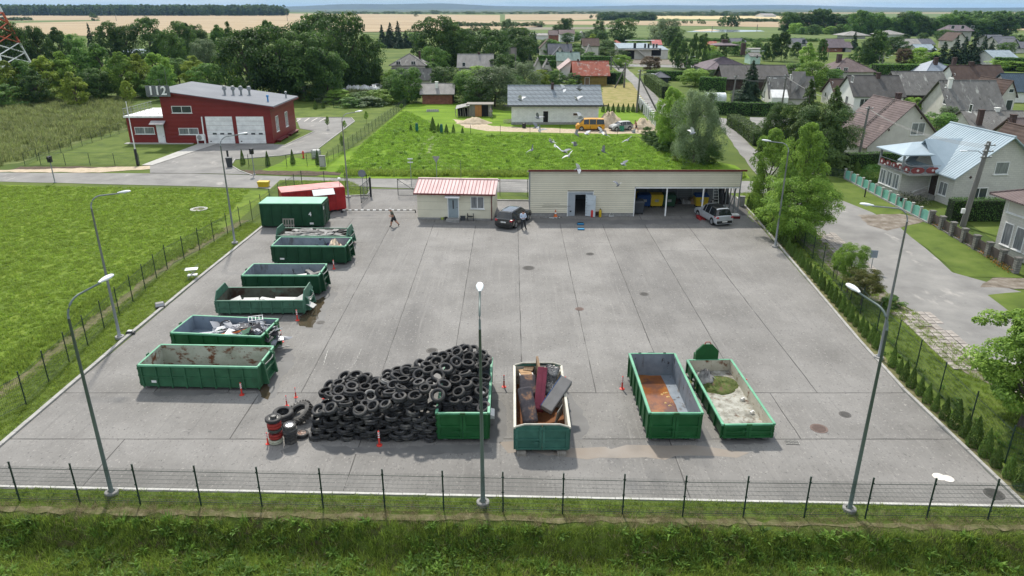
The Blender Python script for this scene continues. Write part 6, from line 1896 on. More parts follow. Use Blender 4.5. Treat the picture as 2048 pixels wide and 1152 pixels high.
hr=house_at('pale brick house with a purple brown roof and white windows at the right edge',(49.5,57.5),8.5,8,4.75,6.6,R(57),m_wbrick,r_brown,'hip',over=0.9,wins=[('F',-3.2,1.7,1.0,1.9,1,m_curt),('F',-1.9,1.7,1.0,1.9,1,m_curt),('F',-0.6,1.7,1.0,1.9,1,m_curt),('F',-2.9,4.0,1.9,1.1,1,m_plas),('F',0.2,4.0,2.2,1.1,1,m_plas)])
hr.rotation_euler.z=R(-84)
hr.location=(41.4,53.6,0)
a=G(1414,207)
t=thing('greenhouse','white round topped polytunnel greenhouse on the lawn behind the hedge','greenhouse',(*a,0))
gl=G(1452,207)[0]-a[0]
prf=[(1.5*math.cos(R(q)),0.9+1.2*math.sin(R(q)))for q in range(0,181,20)]
mb=MB()
k=len(mb.v)
for x in(0,gl):
 for(y,z)in[(1.5,0)]+prf+[(-1.5,0)]:
  mb.v.append((x,y+1.5,z))
n=len(prf)+2
for i in range(n-1):
 mb.f.append((i,i+1,n+i+1,n+i))
mb.f.append(tuple(range(n)))
mb.f.append(tuple(reversed(range(n,2*n))))
mb.build('cover',mat('polytunnel_film',(0.62,0.66,0.66),rough=0.3),t)
for x in[gl*q/4 for q in range(5)]:
 MB().tube([(x,1.5+(y),z+0.02)for y,z in prf],0.04,5).build('hoop',m_frame,t)
mx,my=G(0,168)
t=thing('radio_mast','red and white steel lattice mast at the left edge','mast',(mx,my,0))
m_mred=mat('mast_orange',(0.50,0.12,0.06),rough=0.6)
Hm=31
for k in range(12):
 z0,z1=k*Hm/12,(k+1)*Hm/12
 w0,w1=6.4*(1-z0/Hm)+0.5,6.4*(1-z1/Hm)+0.5
 mm_=m_mred if k in(4,5,6)else m_frame
 mb=MB()
 for(sx,sy)in((1,1),(1,-1),(-1,-1),(-1,1)):
  mb.tube([(sx*w0,sy*w0,z0),(sx*w1,sy*w1,z1)],0.32,5)
  nx_,ny_=(sx,-sy)if sx*sy>0 else(-sx,sy)
  mb.tube([(sx*w0,sy*w0,z0),(nx_*w1,ny_*w1,z1)],0.16,4)
  mb.tube([(nx_*w0,ny_*w0,z0),(sx*w1,sy*w1,z1)],0.16,4)
 mb.build('lattice_section',mm_,t)
# --- vehicles
m_tyre=mat('car_tyre',(0.02,0.02,0.02),rough=0.8)
m_alloy=mat('alloy_rim',(0.38,0.39,0.40),rough=0.35,metal=0.6)
m_tail=mat('tail_lamp',(0.35,0.015,0.02),rough=0.2,spec=0.6)
m_cglass=mat('car_glass',(0.015,0.018,0.02),rough=0.06,spec=0.7)
m_plate=mat('number_plate',(0.65,0.65,0.63),rough=0.5)
def car(label,base,rz,paint_m,L=4.6,W=1.84,H=1.6,kind='suv',roof_m=None,name='parked_car',rails=False):
 """local x: from rear bumper (0) to nose (L)"""
 t=thing(name,label,'van' if kind=='van' else 'car',(*base,0),rz)
 hw=W/2
 zb=0.95 if kind!='van' else 1.05
 if kind=='suv':
  st=[(0.0,0.62,0.86,0),(0.03,0.95,0.9,0),(0.12,1.02,0.82,1),(0.5,H-0.1,0.64,1),(0.62,H-0.03,0.63,2),(1.5,H,0.64,2),(1.56,H,0.64,3),(2.35,H-0.02,0.64,2),(2.41,H-0.03,0.64,3),(2.85,H-0.1,0.62,1),(3.55,1.08,0.74,0),(4.3,0.9,0.74,0),(4.52,0.72,0.7,0),(4.6,0.5,0.6,0)]
 else:
  st=[(0.0,0.7,0.9,0),(0.03,1.1,0.88,1),(0.15,H-0.08,0.8,1),(0.25,H-0.02,0.78,2),(1.3,H,0.78,3),(1.42,H,0.78,2),(2.45,H,0.78,3),(2.57,H,0.78,2),(3.4,H-0.05,0.76,1),(4.15,1.15,0.78,0),(4.5,0.95,0.78,0),(4.65,0.7,0.74,0),(4.7,0.5,0.7,0)]
 sx=L/st[-1][0]
 secs=[]
 for i,(x,zt,tw,c)in enumerate(st):
  endf=0.93 if i in(0,len(st)-1)else(0.98 if i in(1,len(st)-2)else 1.0)
  w=hw*endf
  zbb=min(zb,zt-0.02)
  z4=max(zt-0.05,zbb+0.01)
  pts=[(w*0.88,0.24),(w,0.38),(w*1.0,min(0.72,zbb-0.05)),(w*0.97,zbb),(min(tw*hw/0.92,w*0.96),z4),(tw*hw*0.75,zt),(0,zt+0.015)]
  ring=pts+[(-a,b)for a,b in pts[-2::-1]]
  secs.append([(x*sx,a,b)for a,b in ring])
 n=len(secs[0])
 body,glass,wshield,roofb=MB(),MB(),MB(),MB()
 for mb in(body,glass,wshield,roofb):
  mb.v=[p for s_ in secs for p in s_]
 for i in range(len(secs)-1):
  c0,c1=st[i][3],st[i+1][3]
  for j in range(n-1):
   f=(i*n+j,(i+1)*n+j,(i+1)*n+j+1,i*n+j+1)
   side=j in(3,n-5)
   top=4<=j<=n-6
   if side and c0>=1 and c1>=1 and not(c0==3 and c1==2 and st[i+1][0]-st[i][0]>0.2 and False)and not(abs(st[i+1][0]-st[i][0])<0.13 and c0>=2):
    glass.f.append(f)
   elif top and((c0==1 and c1==1)or(c0==1 and c1==0))or(top and c0==0 and c1==1 and kind=='van' and i>5):
    wshield.f.append(f)
   elif top and c0>=2 and c1>=2 and roof_m:
    roofb.f.append(f)
   else:
    body.f.append(f)
 body.f.append(tuple(range(n))[::-1])
 body.f.append(tuple((len(secs)-1)*n+k for k in range(n)))
 for mb in(body,):
  for i in range(len(secs)-1):
   mb.f.append((i*n,i*n+n-1,(i+1)*n+n-1,(i+1)*n))
 body.build('body',paint_m,t,smooth=False)
 for mb in(glass,wshield,roofb):
  mb.prune()
 glass.build('side_windows',m_cglass,t)
 wshield.build('windscreen',m_cglass,t)
 if roof_m:
  roofb.build('glass_roof',roof_m,t)
 for wx in(0.82*sx,(3.72 if kind=='suv' else 3.75)*sx):
  for s_ in(1,-1):
   M_=Matrix.Translation((wx,s_*(hw-0.1),0.33))@Matrix.Rotation(R(90),4,'X')
   w_=MB().lathe([(0.2,-0.1),(0.3,-0.115),(0.335,-0.08),(0.335,0.08),(0.3,0.115),(0.2,0.1)],20,M=M_).build('wheel',m_tyre,t)
   mb=MB().lathe([(0.21,-0.117),(0.21,0.117),(0.17,0.12),(0.04,0.10)],14,M=M_)
   for q in range(5):
    mb.cbox((0.11,0,-s_*0.118),(0.2,0.05,0.02),M_@Matrix.Rotation(q*2*math.pi/5,4,'Z'))
   mb.build('rim',m_alloy,w_)
   MB().lathe([(0.38,-0.055),(0.40,-0.05),(0.40,0.05),(0.38,0.055)],20,M=Matrix.Translation((wx,s_*(hw-0.052),0.36))@Matrix.Rotation(R(90),4,'X')).build('wheel_arch',m_blk,t)
 for s_ in(1,-1):
  MB().hexa([(-0.03,s_*hw*0.95-0.0,0.8),(0.35,s_*(hw+0.012),0.85),(0.35,s_*(hw-0.05),0.85),(-0.03,s_*(hw-0.32),0.8),(-0.0,s_*hw*0.93,0.95),(0.35,s_*(hw*0.99),0.96),(0.35,s_*(hw-0.08),0.96),(0.0,s_*(hw-0.28),0.95)]).build('tail_light',m_tail,t)
  MB().hexa([(L-0.35,s_*(hw-0.02),0.66),(L-0.02,s_*(hw-0.2),0.62),(L-0.05,s_*(hw-0.4),0.62),(L-0.3,s_*(hw-0.3),0.66),(L-0.4,s_*(hw-0.03),0.82),(L-0.1,s_*(hw-0.2),0.78),(L-0.15,s_*(hw-0.4),0.78),(L-0.4,s_*(hw-0.3),0.84)]).build('headlight',m_frame,t)
  MB().hexa([(2.95*sx,s_*(hw+0.0),1.0),(3.1*sx,s_*(hw+0.0),1.0),(3.1*sx,s_*(hw+0.2),1.0),(2.95*sx,s_*(hw+0.2),1.0),(2.95*sx,s_*hw,1.12),(3.08*sx,s_*hw,1.12),(3.08*sx,s_*(hw+0.2),1.12),(2.95*sx,s_*(hw+0.2),1.12)]).build('wing_mirror',paint_m,t)
  if rails:
   MB().tube([(0.7*sx,s_*0.56,H+0.03),(2.6*sx,s_*0.56,H+0.02)],0.02,6).build('roof_rail',m_alloy,t)
 MB().box(-0.05,0.1,-hw*0.86,hw*0.86,0.3,0.55).build('rear_bumper',m_blk if kind=='suv' else m_cgrey,t,bevel=0.03)
 MB().box(-0.065,-0.03,-0.26,0.26,0.66 if rails else 0.42,0.77 if rails else 0.53).build('number_plate',m_plate,t)
 MB().box(L-0.08,L+0.03,-hw*0.8,hw*0.8,0.28,0.5).build('front_bumper',m_blk,t,bevel=0.03)
 MB().box(L*0.1,L*0.9,-hw*0.7,hw*0.7,0.18,0.25).build('underside',m_blk,t)
 return t
m_cblack=mat('car_black',(0.022,0.024,0.024),rough=0.22,coat=0.6,spec=0.5)
m_csilver=mat('car_silver',(0.40,0.42,0.44),rough=0.35,coat=0.5,spec=0.5,metal=0.2)
m_cyel=mat('van_yellow',(0.62,0.29,0.015),rough=0.4,coat=0.3)
m_cgry=mat('old_grey_paint',[(0.30,0.31,0.30),(0.40,0.41,0.40)],scale=2,rough=0.6)
a,b=G(1004,461),G(1040,428)
car('black estate car parked beside the office cabin, seen from behind',(G(1007,459)[0],G(1007,459)[1]),R(66),m_cblack,4.7,1.84,1.62,'suv',None,rails=True)
car('silver hatchback with a dark glass roof parked before the last open bay',(G(1448,453)[0],G(1448,453)[1]),R(104),m_csilver,4.35,1.84,1.66,'suv',m_cglass)
car('yellow van with dark windows parked before the white block house',G(1208,260),R(178),m_cyel,4.8,1.85,1.95,'van',name='parked_van')
t=car('old grey estate car standing between sand heaps',G(1262,259),R(200),m_cgry,3.9,1.6,1.5,'suv')
for i,(px,py,lb)in enumerate([(640,196,'white wreck at the left end of the scrap row behind the shrubs'),(745,181,'white car behind the foil covered bales'),(690,190,'silver car in the scrap row behind the shrubs')]):
 car(lb,G(px,py),R(10+60*i),m_frame if i!=2 else m_csilver,4.2,1.7,1.45)
for i,(px,w)in enumerate([(712,1.9),(730,1.7),(748,1.8),(700,1.2)]):
 heap('foil_bale','%s white wrapped bale behind the station shrubs'%['second','third','rightmost','leftmost'][i],'bale',mat('white_foil',(0.62,0.63,0.62),rough=0.4),(*G(px,184),0),w,1.2,1.4,i+40,12,0,None,0.3,3)
# --- people
def person(label,base,rz,J,parts,hair_c,scale=1.0):
 """J: joints name -> (x,y,z,radius); built as one skinned surface, clothes by zone"""
 order=['pelvis','waist','chest','neck','head','crown','shL','elL','haL','fiL','shR','elR','haR','fiR','hipL','knL','anL','toL','hipR','knR','anR','toR']
 E_=[('pelvis','waist'),('waist','chest'),('chest','neck'),('neck','head'),('head','crown'),('chest','shL'),('shL','elL'),('elL','haL'),('haL','fiL'),('chest','shR'),('shR','elR'),('elR','haR'),('haR','fiR'),('pelvis','hipL'),('hipL','knL'),('knL','anL'),('anL','toL'),('pelvis','hipR'),('hipR','knR'),('knR','anR'),('anR','toR')]
 me=bpy.data.meshes.new('body')
 me.from_pydata([J[k][:3]for k in order],[(order.index(a),order.index(b))for a,b in E_],[])
 o=bpy.data.objects.new('tmp',me)
 COL.objects.link(o)
 o.modifiers.new('Skin','SKIN')
 for i,k in enumerate(order):
  me.skin_vertices[0].data[i].radius=(J[k][3]*1.28,J[k][3]*1.28*(0.72 if k in('chest','waist','pelvis')else 1))
  me.skin_vertices[0].data[i].use_root=(k=='pelvis')
 sb=o.modifiers.new('Subsurf','SUBSURF')
 sb.levels=2
 sb.render_levels=2
 dg=bpy.context.evaluated_depsgraph_get()
 bm=bpy.data.meshes.new_from_object(o.evaluated_get(dg))
 bpy.data.objects.remove(o)
 bm.name='body'
 bm.materials.clear()
 for m_ in parts['mats']:
  bm.materials.append(m_)
 segs=[]
 for a,b in E_:
  segs.append((a,b,Vector(J[a][:3]),Vector(J[b][:3])))
 for p in bm.polygons:
  c=p.center
  best,bd,bt=None,1e9,0
  for a,b,A_,B_ in segs:
   ab=B_-A_
   t_=max(0,min(1,(c-A_).dot(ab)/max(1e-6,ab.length_squared)))
   d_=(c-(A_+ab*t_)).length
   if d_<bd:
    bd,best,bt=d_,(a,b),t_
  p.material_index=parts['zone'](best,bt)
  p.use_smooth=True
 t=thing('person',label,'person',(*base,0.0),rz)
 t.scale=(scale,)*3
 put('body',bm,t)
 hx,hy,hz=J['head'][:3]
 hm=MB().lathe([(0.02,0.115),(0.07,0.10),(0.10,0.05),(0.108,0.0),(0.09,-0.05)],14,(hx-0.012,hy,hz+0.06))
 hm.build('hair',mat(hair_c[0],hair_c[1],rough=0.9),t,smooth=True)
 fm=MB().box(hx+0.095,hx+0.125,hy-0.014,hy+0.014,hz-0.015,hz+0.03)
 fm.build('nose',parts['mats'][0],t)
 for s_ in(1,-1):
  MB().lathe([(0.012,0),(0.008,0.008)],8,M=Matrix.Translation((hx+0.092,hy+s_*0.035,hz+0.04))@Matrix.Rotation(R(90),4,'Y')).build('eye',m_blk,t)
  MB().cbox((hx,hy+s_*0.1,hz+0.02),(0.035,0.02,0.055)).build('ear',parts['mats'][0],t)
  hn='haL' if s_>0 else 'haR'
  fn='fiL' if s_>0 else 'fiR'
  A_,B_=Vector(J[hn][:3]),Vector(J[fn][:3])
  d_=(B_-A_).normalized()
  sd=d_.cross(Vector((0,0,1)))
  sd=sd.normalized()if sd.length>0.1 else Vector((1,0,0))
  for k in range(4):
   off=sd*(0.018*(k-1.5))
   MB().tube([B_+off-d_*0.02,B_+off+d_*0.03,B_+off+d_*(0.05+0.01*(1.5-abs(k-1.3)))+Vector((0,0,-0.015))],[0.009,0.008,0.006],6).build('finger',parts['mats'][0],t)
  MB().tube([A_+sd*0.03,A_+sd*0.055+d_*0.03,A_+sd*0.055+d_*0.06],[0.011,0.01,0.008],6).build('thumb',parts['mats'][0],t)
 return t
m_skin=mat('skin',(0.42,0.22,0.15),rough=0.6)
m_olive=mat('olive_tshirt',(0.085,0.09,0.065),rough=0.9)
m_short=mat('dark_shorts',(0.03,0.032,0.035),rough=0.9)
m_shoe=mat('black_shoes',(0.012,0.012,0.012),rough=0.6)
m_lshirt=mat('light_blue_shirt',(0.48,0.56,0.68),rough=0.85)
def zone_shorts(s,t_):
 a,b=s
 if b in('head','crown')or a=='head' or(b=='neck' and t_>0.7):
  return 0
 if b in('haL','haR','fiL','fiR'):
  return 0
 if b in('elL','elR'):
  return 1 if t_<0.75 else 0
 if b in('waist','chest','shL','shR','neck'):
  return 1 if not(b=='waist' and t_<0.2)else 2
 if b in('hipL','hipR'):
  return 2
 if b in('knL','knR'):
  return 2 if t_<0.85 else 0
 if b in('anL','anR'):
  return 0 if t_<0.88 else 3
 return 3
def zone_long(s,t_):
 z=zone_shorts(s,t_)
 a,b=s
 if b in('haL','haR'):
  return 1 if t_<0.85 else 0
 if b in('elL','elR'):
  return 1
 if b in('knL','knR','anL','anR')and z==0:
  return 2
 return z
Jw=dict(pelvis=(0,0,0.92,0.16),waist=(0.05,0,1.10,0.15),chest=(0.13,0,1.34,0.17),neck=(0.20,0,1.50,0.065),head=(0.26,0,1.60,0.10),crown=(0.27,0,1.68,0.085),shL=(0.14,0.19,1.40,0.07),elL=(0.08,0.27,1.12,0.05),haL=(0.30,0.22,1.0,0.036),fiL=(0.37,0.2,0.98,0.03),shR=(0.14,-0.19,1.40,0.07),elR=(0.16,-0.26,1.12,0.05),haR=(0.38,-0.2,1.04,0.036),fiR=(0.45,-0.18,1.03,0.03),hipL=(0.0,0.1,0.86,0.115),knL=(0.20,0.11,0.48,0.08),anL=(0.26,0.11,0.09,0.048),toL=(0.42,0.12,0.05,0.042),hipR=(-0.02,-0.1,0.86,0.115),knR=(-0.18,-0.11,0.50,0.08),anR=(-0.48,-0.11,0.16,0.048),toR=(-0.36,-0.12,0.05,0.042))
person('grey haired man in an olive shirt and shorts striding across the yard',G(788,453),R(178),Jw,dict(mats=[m_skin,m_olive,m_short,m_shoe],zone=zone_shorts),('grey_hair',(0.55,0.53,0.50)))
Js=dict(pelvis=(0,0,0.95,0.15),waist=(0,0,1.13,0.14),chest=(0.01,0,1.38,0.17),neck=(0.03,0,1.53,0.062),head=(0.07,0,1.64,0.10),crown=(0.075,0,1.72,0.085),shL=(0.0,0.2,1.44,0.07),elL=(0.05,0.27,1.16,0.052),haL=(0.27,0.12,1.13,0.038),fiL=(0.33,0.08,1.14,0.03),shR=(0.0,-0.2,1.44,0.07),elR=(0.05,-0.27,1.16,0.052),haR=(0.27,-0.12,1.13,0.038),fiR=(0.33,-0.07,1.14,0.03),hipL=(0,0.1,0.88,0.11),knL=(0.03,0.17,0.5,0.075),anL=(0.0,0.26,0.09,0.048),toL=(0.15,0.3,0.05,0.042),hipR=(0,-0.1,0.88,0.11),knR=(0.03,-0.1,0.5,0.075),anR=(0.0,-0.1,0.09,0.048),toR=(0.16,-0.1,0.05,0.042))
pz=person('man in a light blue shirt and dark trousers standing beside the black car',G(1046,459),R(-75),Js,dict(mats=[m_skin,m_lshirt,m_short,m_shoe],zone=zone_long),('dark_hair',(0.02,0.018,0.016)),1.02)
x,y=G(1046,459)
o=MB().cbox((0,0,0),(0.09,0.15,0.02)).cbox((0,0,0.012),(0.075,0.13,0.004)).build('phone',m_blk,None,(x+0.1,y-0.33,1.17),R(-75))
tag(o,'dark phone in the hands of the man in the light blue shirt','phone')
person('bare chested worker bending by the sand heap right of the grey estate car',G(1272,262),R(200),Jw,dict(mats=[m_skin,m_skin,m_short,m_shoe],zone=zone_shorts),('brown_hair',(0.06,0.04,0.03)),1.0)
person('person in grey clothes standing at the right of the wooden shed',G(982,236),R(-90),Js,dict(mats=[m_skin,m_cgrey,m_cgrey,m_shoe],zone=zone_long),('grey_cap',(0.3,0.3,0.28)),1.0)
# --- pigeons
m_pw=mat('pigeon_white',(0.62,0.62,0.62),rough=0.8)
m_pg=mat('pigeon_grey',[(0.16,0.17,0.19),(0.32,0.33,0.35)],scale=9,rough=0.8)
m_pd=mat('pigeon_dark',[(0.05,0.055,0.065),(0.20,0.21,0.23)],scale=9,rough=0.7)
def pigeon(label,px,py,Y,span,az,up,roll,m,wm,up2=None):
 p=P(px,py,Y)
 t=thing('pigeon',label,'bird',p,0,'pigeons in flight')
 t.rotation_euler=(roll,R(-10),az)
 b=MB()
 secs=[(-0.20,0.012,0.004),(-0.12,0.045,0.012),(-0.09,0.03,0.03),(-0.02,0.05,0.05),(0.06,0.052,0.052),(0.11,0.032,0.034),(0.15,0.03,0.03),(0.18,0.018,0.018),(0.205,0.004,0.004)]
 for(x,w,h)in secs:
  for j in range(8):
   a=2*math.pi*j/8
   b.v.append((x,w*math.cos(a),h*math.sin(a)+(0.02 if x>0.12 else 0)))
 for i in range(len(secs)-1):
  for j in range(8):
   b.f.append((i*8+j,i*8+(j+1)%8,(i+1)*8+(j+1)%8,(i+1)*8+j))
 b.build('body',m,t,smooth=True)
 for s_,u in((1,up),(-1,up2 if up2 is not None else up)):
  w=MB()
  pr=[(0.0,0.09,-0.07),(0.25,0.12,-0.07),(0.5,0.11,-0.09),(0.8,0.03,-0.11),(1.0,-0.07,-0.11)]
  half=span/2
  top,bot=[],[]
  for(f_,fx,bx_)in pr:
   a=u*(1-0.35*f_)
   yy,zz=s_*half*f_*math.cos(a),half*f_*math.sin(a)+0.02
   top+=[(fx,yy,zz+0.006),(bx_,yy,zz+0.003)]
   bot+=[(fx,yy,zz-0.004),(bx_,yy,zz)]
  w.v=top+bot
  n=len(top)
  for i in range(len(pr)-1):
   a=2*i
   w.f+=[(a,a+1,a+3,a+2),(n+a,n+a+2,n+a+3,n+a+1),(a,a+2,n+a+2,n+a),(a+1,n+a+1,n+a+3,a+3)]
  w.f+=[(0,n,n+1,1),(n-2,n-1,2*n-1,2*n-2)]
  w.build('wing',wm,t)
 return t
BD=[(1041,200,34,'w','dark pigeon high up in front of the left end of the grey tiled roof',2.6,1.0),(1076,236,34,'g','pale winged pigeon before the doorway of the block house',2.4,0.9),(1127,178,44,'w','small white pigeon over the grey roof beside its chimney',0.2,0.3),(1158,178,44,'d','small dark pigeon over the right part of the grey roof',3.0,1.0),(1154,200,38,'w','pigeon with one wing raised over the right end of the grey roof',2.2,1.0),(1160,236,38,'w','white pigeon with a brownish wing in front of the small window',0.2,1.2),(1079,262,32,'g','large grey pigeon with wings upright, left of the flock',1.8,1.2),(1072,255,40,'d','grey pigeon behind the large upright one',0.5,0.8),(1064,300,34,'g','grey pigeon at the far left of the flock',1.2,0.5),(1103,284,38,'w','pale pigeon just above the pure white one',2.4,0.3),(1110,292,32,'W','pure white pigeon in the middle of the flock',1.6,0.4),(1130,304,36,'d','dark pigeon right of the pure white one',2.3,0.4),(1138,312,36,'w','white and grey pigeon below the dark one',1.5,0.6),(1153,268,44,'g','small grey pigeon above the middle of the field',2.5,0.4),(1150,291,44,'d','small dark pigeon with a raised wing in the middle of the field',0.3,1.2),(1173,268,44,'w','small white and grey pigeon right of the van',2.6,0.5),(1212,270,44,'d','small dark pigeon below the grey estate car',1.8,0.5),(1202,264,46,'w','tiny pale pigeon near the path below the van',0.6,0.5),(1256,280,38,'g','grey pigeon with drooping wings right of the flock',1.2,0.2),(1207,303,34,'d','dark pigeon with white wing tips in the right part of the flock',2.2,0.5),(1385,267,36,'w','white pigeon with a wing straight up before the silvery willow',0.3,1.3),(1247,329,40,'g','pale pigeon low over the field right of the flock',2.4,0.8),(1155,338,38,'w','pigeon with a raised white wing at the roof edge of the warehouse',0.4,1.1),(1236,371,40,'d','dark pigeon with upright wings before the warehouse wall',0.9,1.2),(1268,265,46,'w','tiny pale pigeon near the field corner',2.7,0.4)]
br_=random.Random(3)
for(px,py,Y,c,lb,az,up)in BD:
 mm={'w':(m_pg,m_pw),'g':(m_pg,m_pg),'d':(m_pd,m_pg),'W':(m_pw,m_pw)}[c]
 pigeon(lb,px,py,Y,br_.uniform(0.62,0.72),az,up+0.15,br_.uniform(-1.0,1.0),mm[0],mm[1],up*br_.uniform(0.5,1.0))
# --- bins and odds and ends of the yard
def big_bin(label,base,rz,body,lid,w=1.35,d=1.05,h=1.25,sign=True):
 t=thing('waste_bin',label,'waste bin',(*base,0),rz)
 MB().hexa([(-w/2*0.86,-d/2*0.82,0.16),(w/2*0.86,-d/2*0.82,0.16),(w/2*0.86,d/2*0.82,0.16),(-w/2*0.86,d/2*0.82,0.16),(-w/2,-d/2,h-0.12),(w/2,-d/2,h-0.12),(w/2,d/2,h-0.12),(-w/2,d/2,h-0.12)]).build('body',body,t,bevel=0.02)
 MB().hexa([(-w/2-0.05,-d/2-0.05,h-0.118),(w/2+0.05,-d/2-0.05,h-0.118),(w/2+0.05,d/2+0.05,h-0.118),(-w/2-0.05,d/2+0.05,h-0.118),(-w/2+0.05,-d/2+0.08,h+0.1),(w/2-0.05,-d/2+0.08,h+0.1),(w/2-0.05,d/2,h+0.14),(-w/2+0.05,d/2,h+0.14)]).build('lid',lid,t,bevel=0.02)
 for x in(-w*0.36,w*0.36):
  for y in(-d*0.3,d*0.3):
   MB().tube([(x,y-0.03,0.08),(x,y+0.03,0.08)],0.08,10).build('wheel',m_tyre,t)
 if sign:
  MB().box(-0.2,0.2,-d/2*0.93-0.012,-d/2*0.93,0.62,0.9,None).build('label_plate',m_cgrey,t)
 return t
m_bb=mat('bin_blue',(0.012,0.05,0.17),rough=0.5)
m_by=mat('bin_yellow',(0.55,0.38,0.02),rough=0.5)
m_bg=mat('bin_green',(0.02,0.06,0.03),rough=0.5)
m_bk=mat('bin_grey',(0.045,0.05,0.055),rough=0.55)
def WX(px):return G(px,432)[0]
yb_=WY+3.6
def depth_x(px,Y):return P(px,400,Y)[0]
big_bin('blue wheeled waste bin at the left rear of the open bays',(depth_x(1288,yb_),yb_,),0,m_bb,m_bb)
big_bin('yellow waste bin beside the blue one in the first bay',(depth_x(1312,yb_),yb_),0,m_by,m_by)
big_bin('dark green waste bin behind the first white bay post',(depth_x(1337,yb_),yb_),0,m_bg,m_bg)
big_bin('yellow waste bin with a blue lid in the third bay',(depth_x(1402,yb_),yb_),0,m_by,m_bb)
big_bin('dark grey waste bin at the front left corner of the open bays',(WX(1275)+0.1,WY+0.9),0,m_bk,m_bk,1.2,1.0,1.3,False)
big_bin('half hidden yellow bin behind the blue one at the partition',(depth_x(1268,yb_+0.9),yb_+0.9),0,m_by,m_by,1.0,0.8,1.2,False)
t=thing('ladder','aluminium step ladder standing in the last open bay','ladder',(depth_x(1432,WY+3.2),WY+3.2,0))
lt=MB()
for s_ in(-1,1):
 lt.tube([(s_*0.32,-0.1,0),(s_*0.2,0.5,2.2)],0.03,6)
lt.build('side_rails',m_frame,t)
for s_ in(-1,1):
 MB().tube([(s_*0.3,1.1,0),(s_*0.2,0.52,2.2)],0.022,6).build('rear_leg',m_galv,t)
for k in range(7):
 z=0.25+k*0.29
 f_=z/2.2
 MB().box(-(0.32-0.12*f_),(0.32-0.12*f_),-0.13+0.6*f_,-0.03+0.6*f_,z,z+0.03).build('tread',m_frame,t)
t=thing('bicycle','black bicycle leaning at the rear wall near the ladder','bicycle',(depth_x(1418,yb_),yb_-0.3,0))
for x in(0,1.05):
 MB().lathe([(0.31,-0.02),(0.345,0),(0.31,0.02),(0.30,0)],20,M=Matrix.Translation((x,0,0.34))@Matrix.Rotation(R(90),4,'X'),closed=True).build('wheel',m_blk,t)
MB().tube([(0,0,0.34),(0.4,0,0.3),(0.3,0,0.8),(0,0,0.34)],0.02,5).tube([(0.4,0,0.3),(0.9,0,0.8),(1.05,0,0.34)],0.02,5).tube([(0.3,0,0.75),(0.9,0,0.78)],0.02,5).build('frame',m_blk,t)
MB().box(0.18,0.42,-0.07,0.07,0.84,0.89).build('saddle',m_blk,t)
MB().tube([(0.88,-0.25,0.98),(0.9,0,0.95),(0.88,0.25,0.98)],0.015,5).build('handlebar',m_steel,t)
for i,(px,s_,m_)in enumerate([(1366,0.4,m_cgrey),(1375,0.42,m_slate),(1386,0.45,m_card),(1358,0.35,m_blk),(1352,0.45,m_dwood),(1440,0.6,m_blk),(1452,0.5,m_blk)]):
 heap('clutter_bag','%s of the bags and junk along the rear wall of the bays'%['third','fourth','fifth','second','leftmost','sixth','rightmost'][i],'bag',m_,(depth_x(px,yb_+1.3),yb_+1.3,0),s_,0.4,s_*(1.2 if i<5 else 2.4),60+i,10,0,None,0.6,2.5)
def cone_at(px,py,label):
 t=thing('traffic_cone',label,'traffic cone',(*G(px,py),0))
 MB().box(-0.19,0.19,-0.19,0.19,0,0.035).build('base',mat('cone_orange',(0.65,0.16,0.04),rough=0.6),t)
 MB().lathe([(0.14,0.035),(0.09,0.3),(0.03,0.68),(0.02,0.7)],14).build('body',mat('cone_orange',(0.65,0.16,0.04)),t)
 MB().lathe([(0.10,0.28),(0.103,0.285),(0.076,0.43),(0.07,0.435)],14).build('band',m_frame,t)
cone_at(1111,433,'orange traffic cone before the left part of the warehouse')
for px,lb,c in((1184,'red fire extinguisher beside the open wicket door',m_red),(1200,'yellow gas bottle right of the wicket door',m_by)):
 t=thing('gas_bottle' if c is m_by else 'fire_extinguisher',lb,'gas bottle' if c is m_by else 'fire extinguisher',(*G(px,434),0))
 MB().lathe([(0.12,0),(0.13,0.03),(0.13,0.6),(0.08,0.72),(0.03,0.76)],16).build('cylinder',c,t,smooth=True)
 MB().box(-0.05,0.05,-0.03,0.03,0.76,0.86).build('valve',m_blk,t)
 MB().tube([(0.04,0,0.8),(0.14,-0.05,0.7),(0.15,-0.06,0.35)],0.015,5).build('hose',m_blk,t)
t=thing('generator','small dark red generator between the extinguisher and the gas bottle','generator',(*G(1192,432),0))
MB().box(-0.3,0.3,-0.2,0.2,0.1,0.45).build('engine',mat('dark_brown_metal',(0.06,0.03,0.025)),t,bevel=0.03)
MB().tube([(-0.36,-0.24,0.05),(-0.36,-0.24,0.55),(0.36,-0.24,0.55),(0.36,-0.24,0.05)],0.02,5).tube([(-0.36,0.24,0.05),(-0.36,0.24,0.55),(0.36,0.24,0.55),(0.36,0.24,0.05)],0.02,5).build('tube_frame',m_red,t)
t=thing('warning_triangle','white folding sign frame leaning on the warehouse plinth','sign',(*G(1223,433),0))
MB().tube([(-0.25,0,0.02),(0,0.1,0.62),(0.25,0,0.02),(-0.25,0,0.02)],0.02,5).build('frame',m_frame,t)
MB().box(-0.2,0.2,-0.02,0,0.04,0.08).build('crossbar',m_frame,t)
t=thing('junk_pile','bundle of white and dark pipes lying at the warehouse plinth','pipes',(*G(1105,436),0))
for k in range(6):
 MB().tube([(-1.2+0.1*k,-0.1+0.05*k,0.04),(0.9-0.15*k,0.1-0.07*k,0.05)],0.025,5).build('pipe',m_frame if k%2 else m_blk,t)
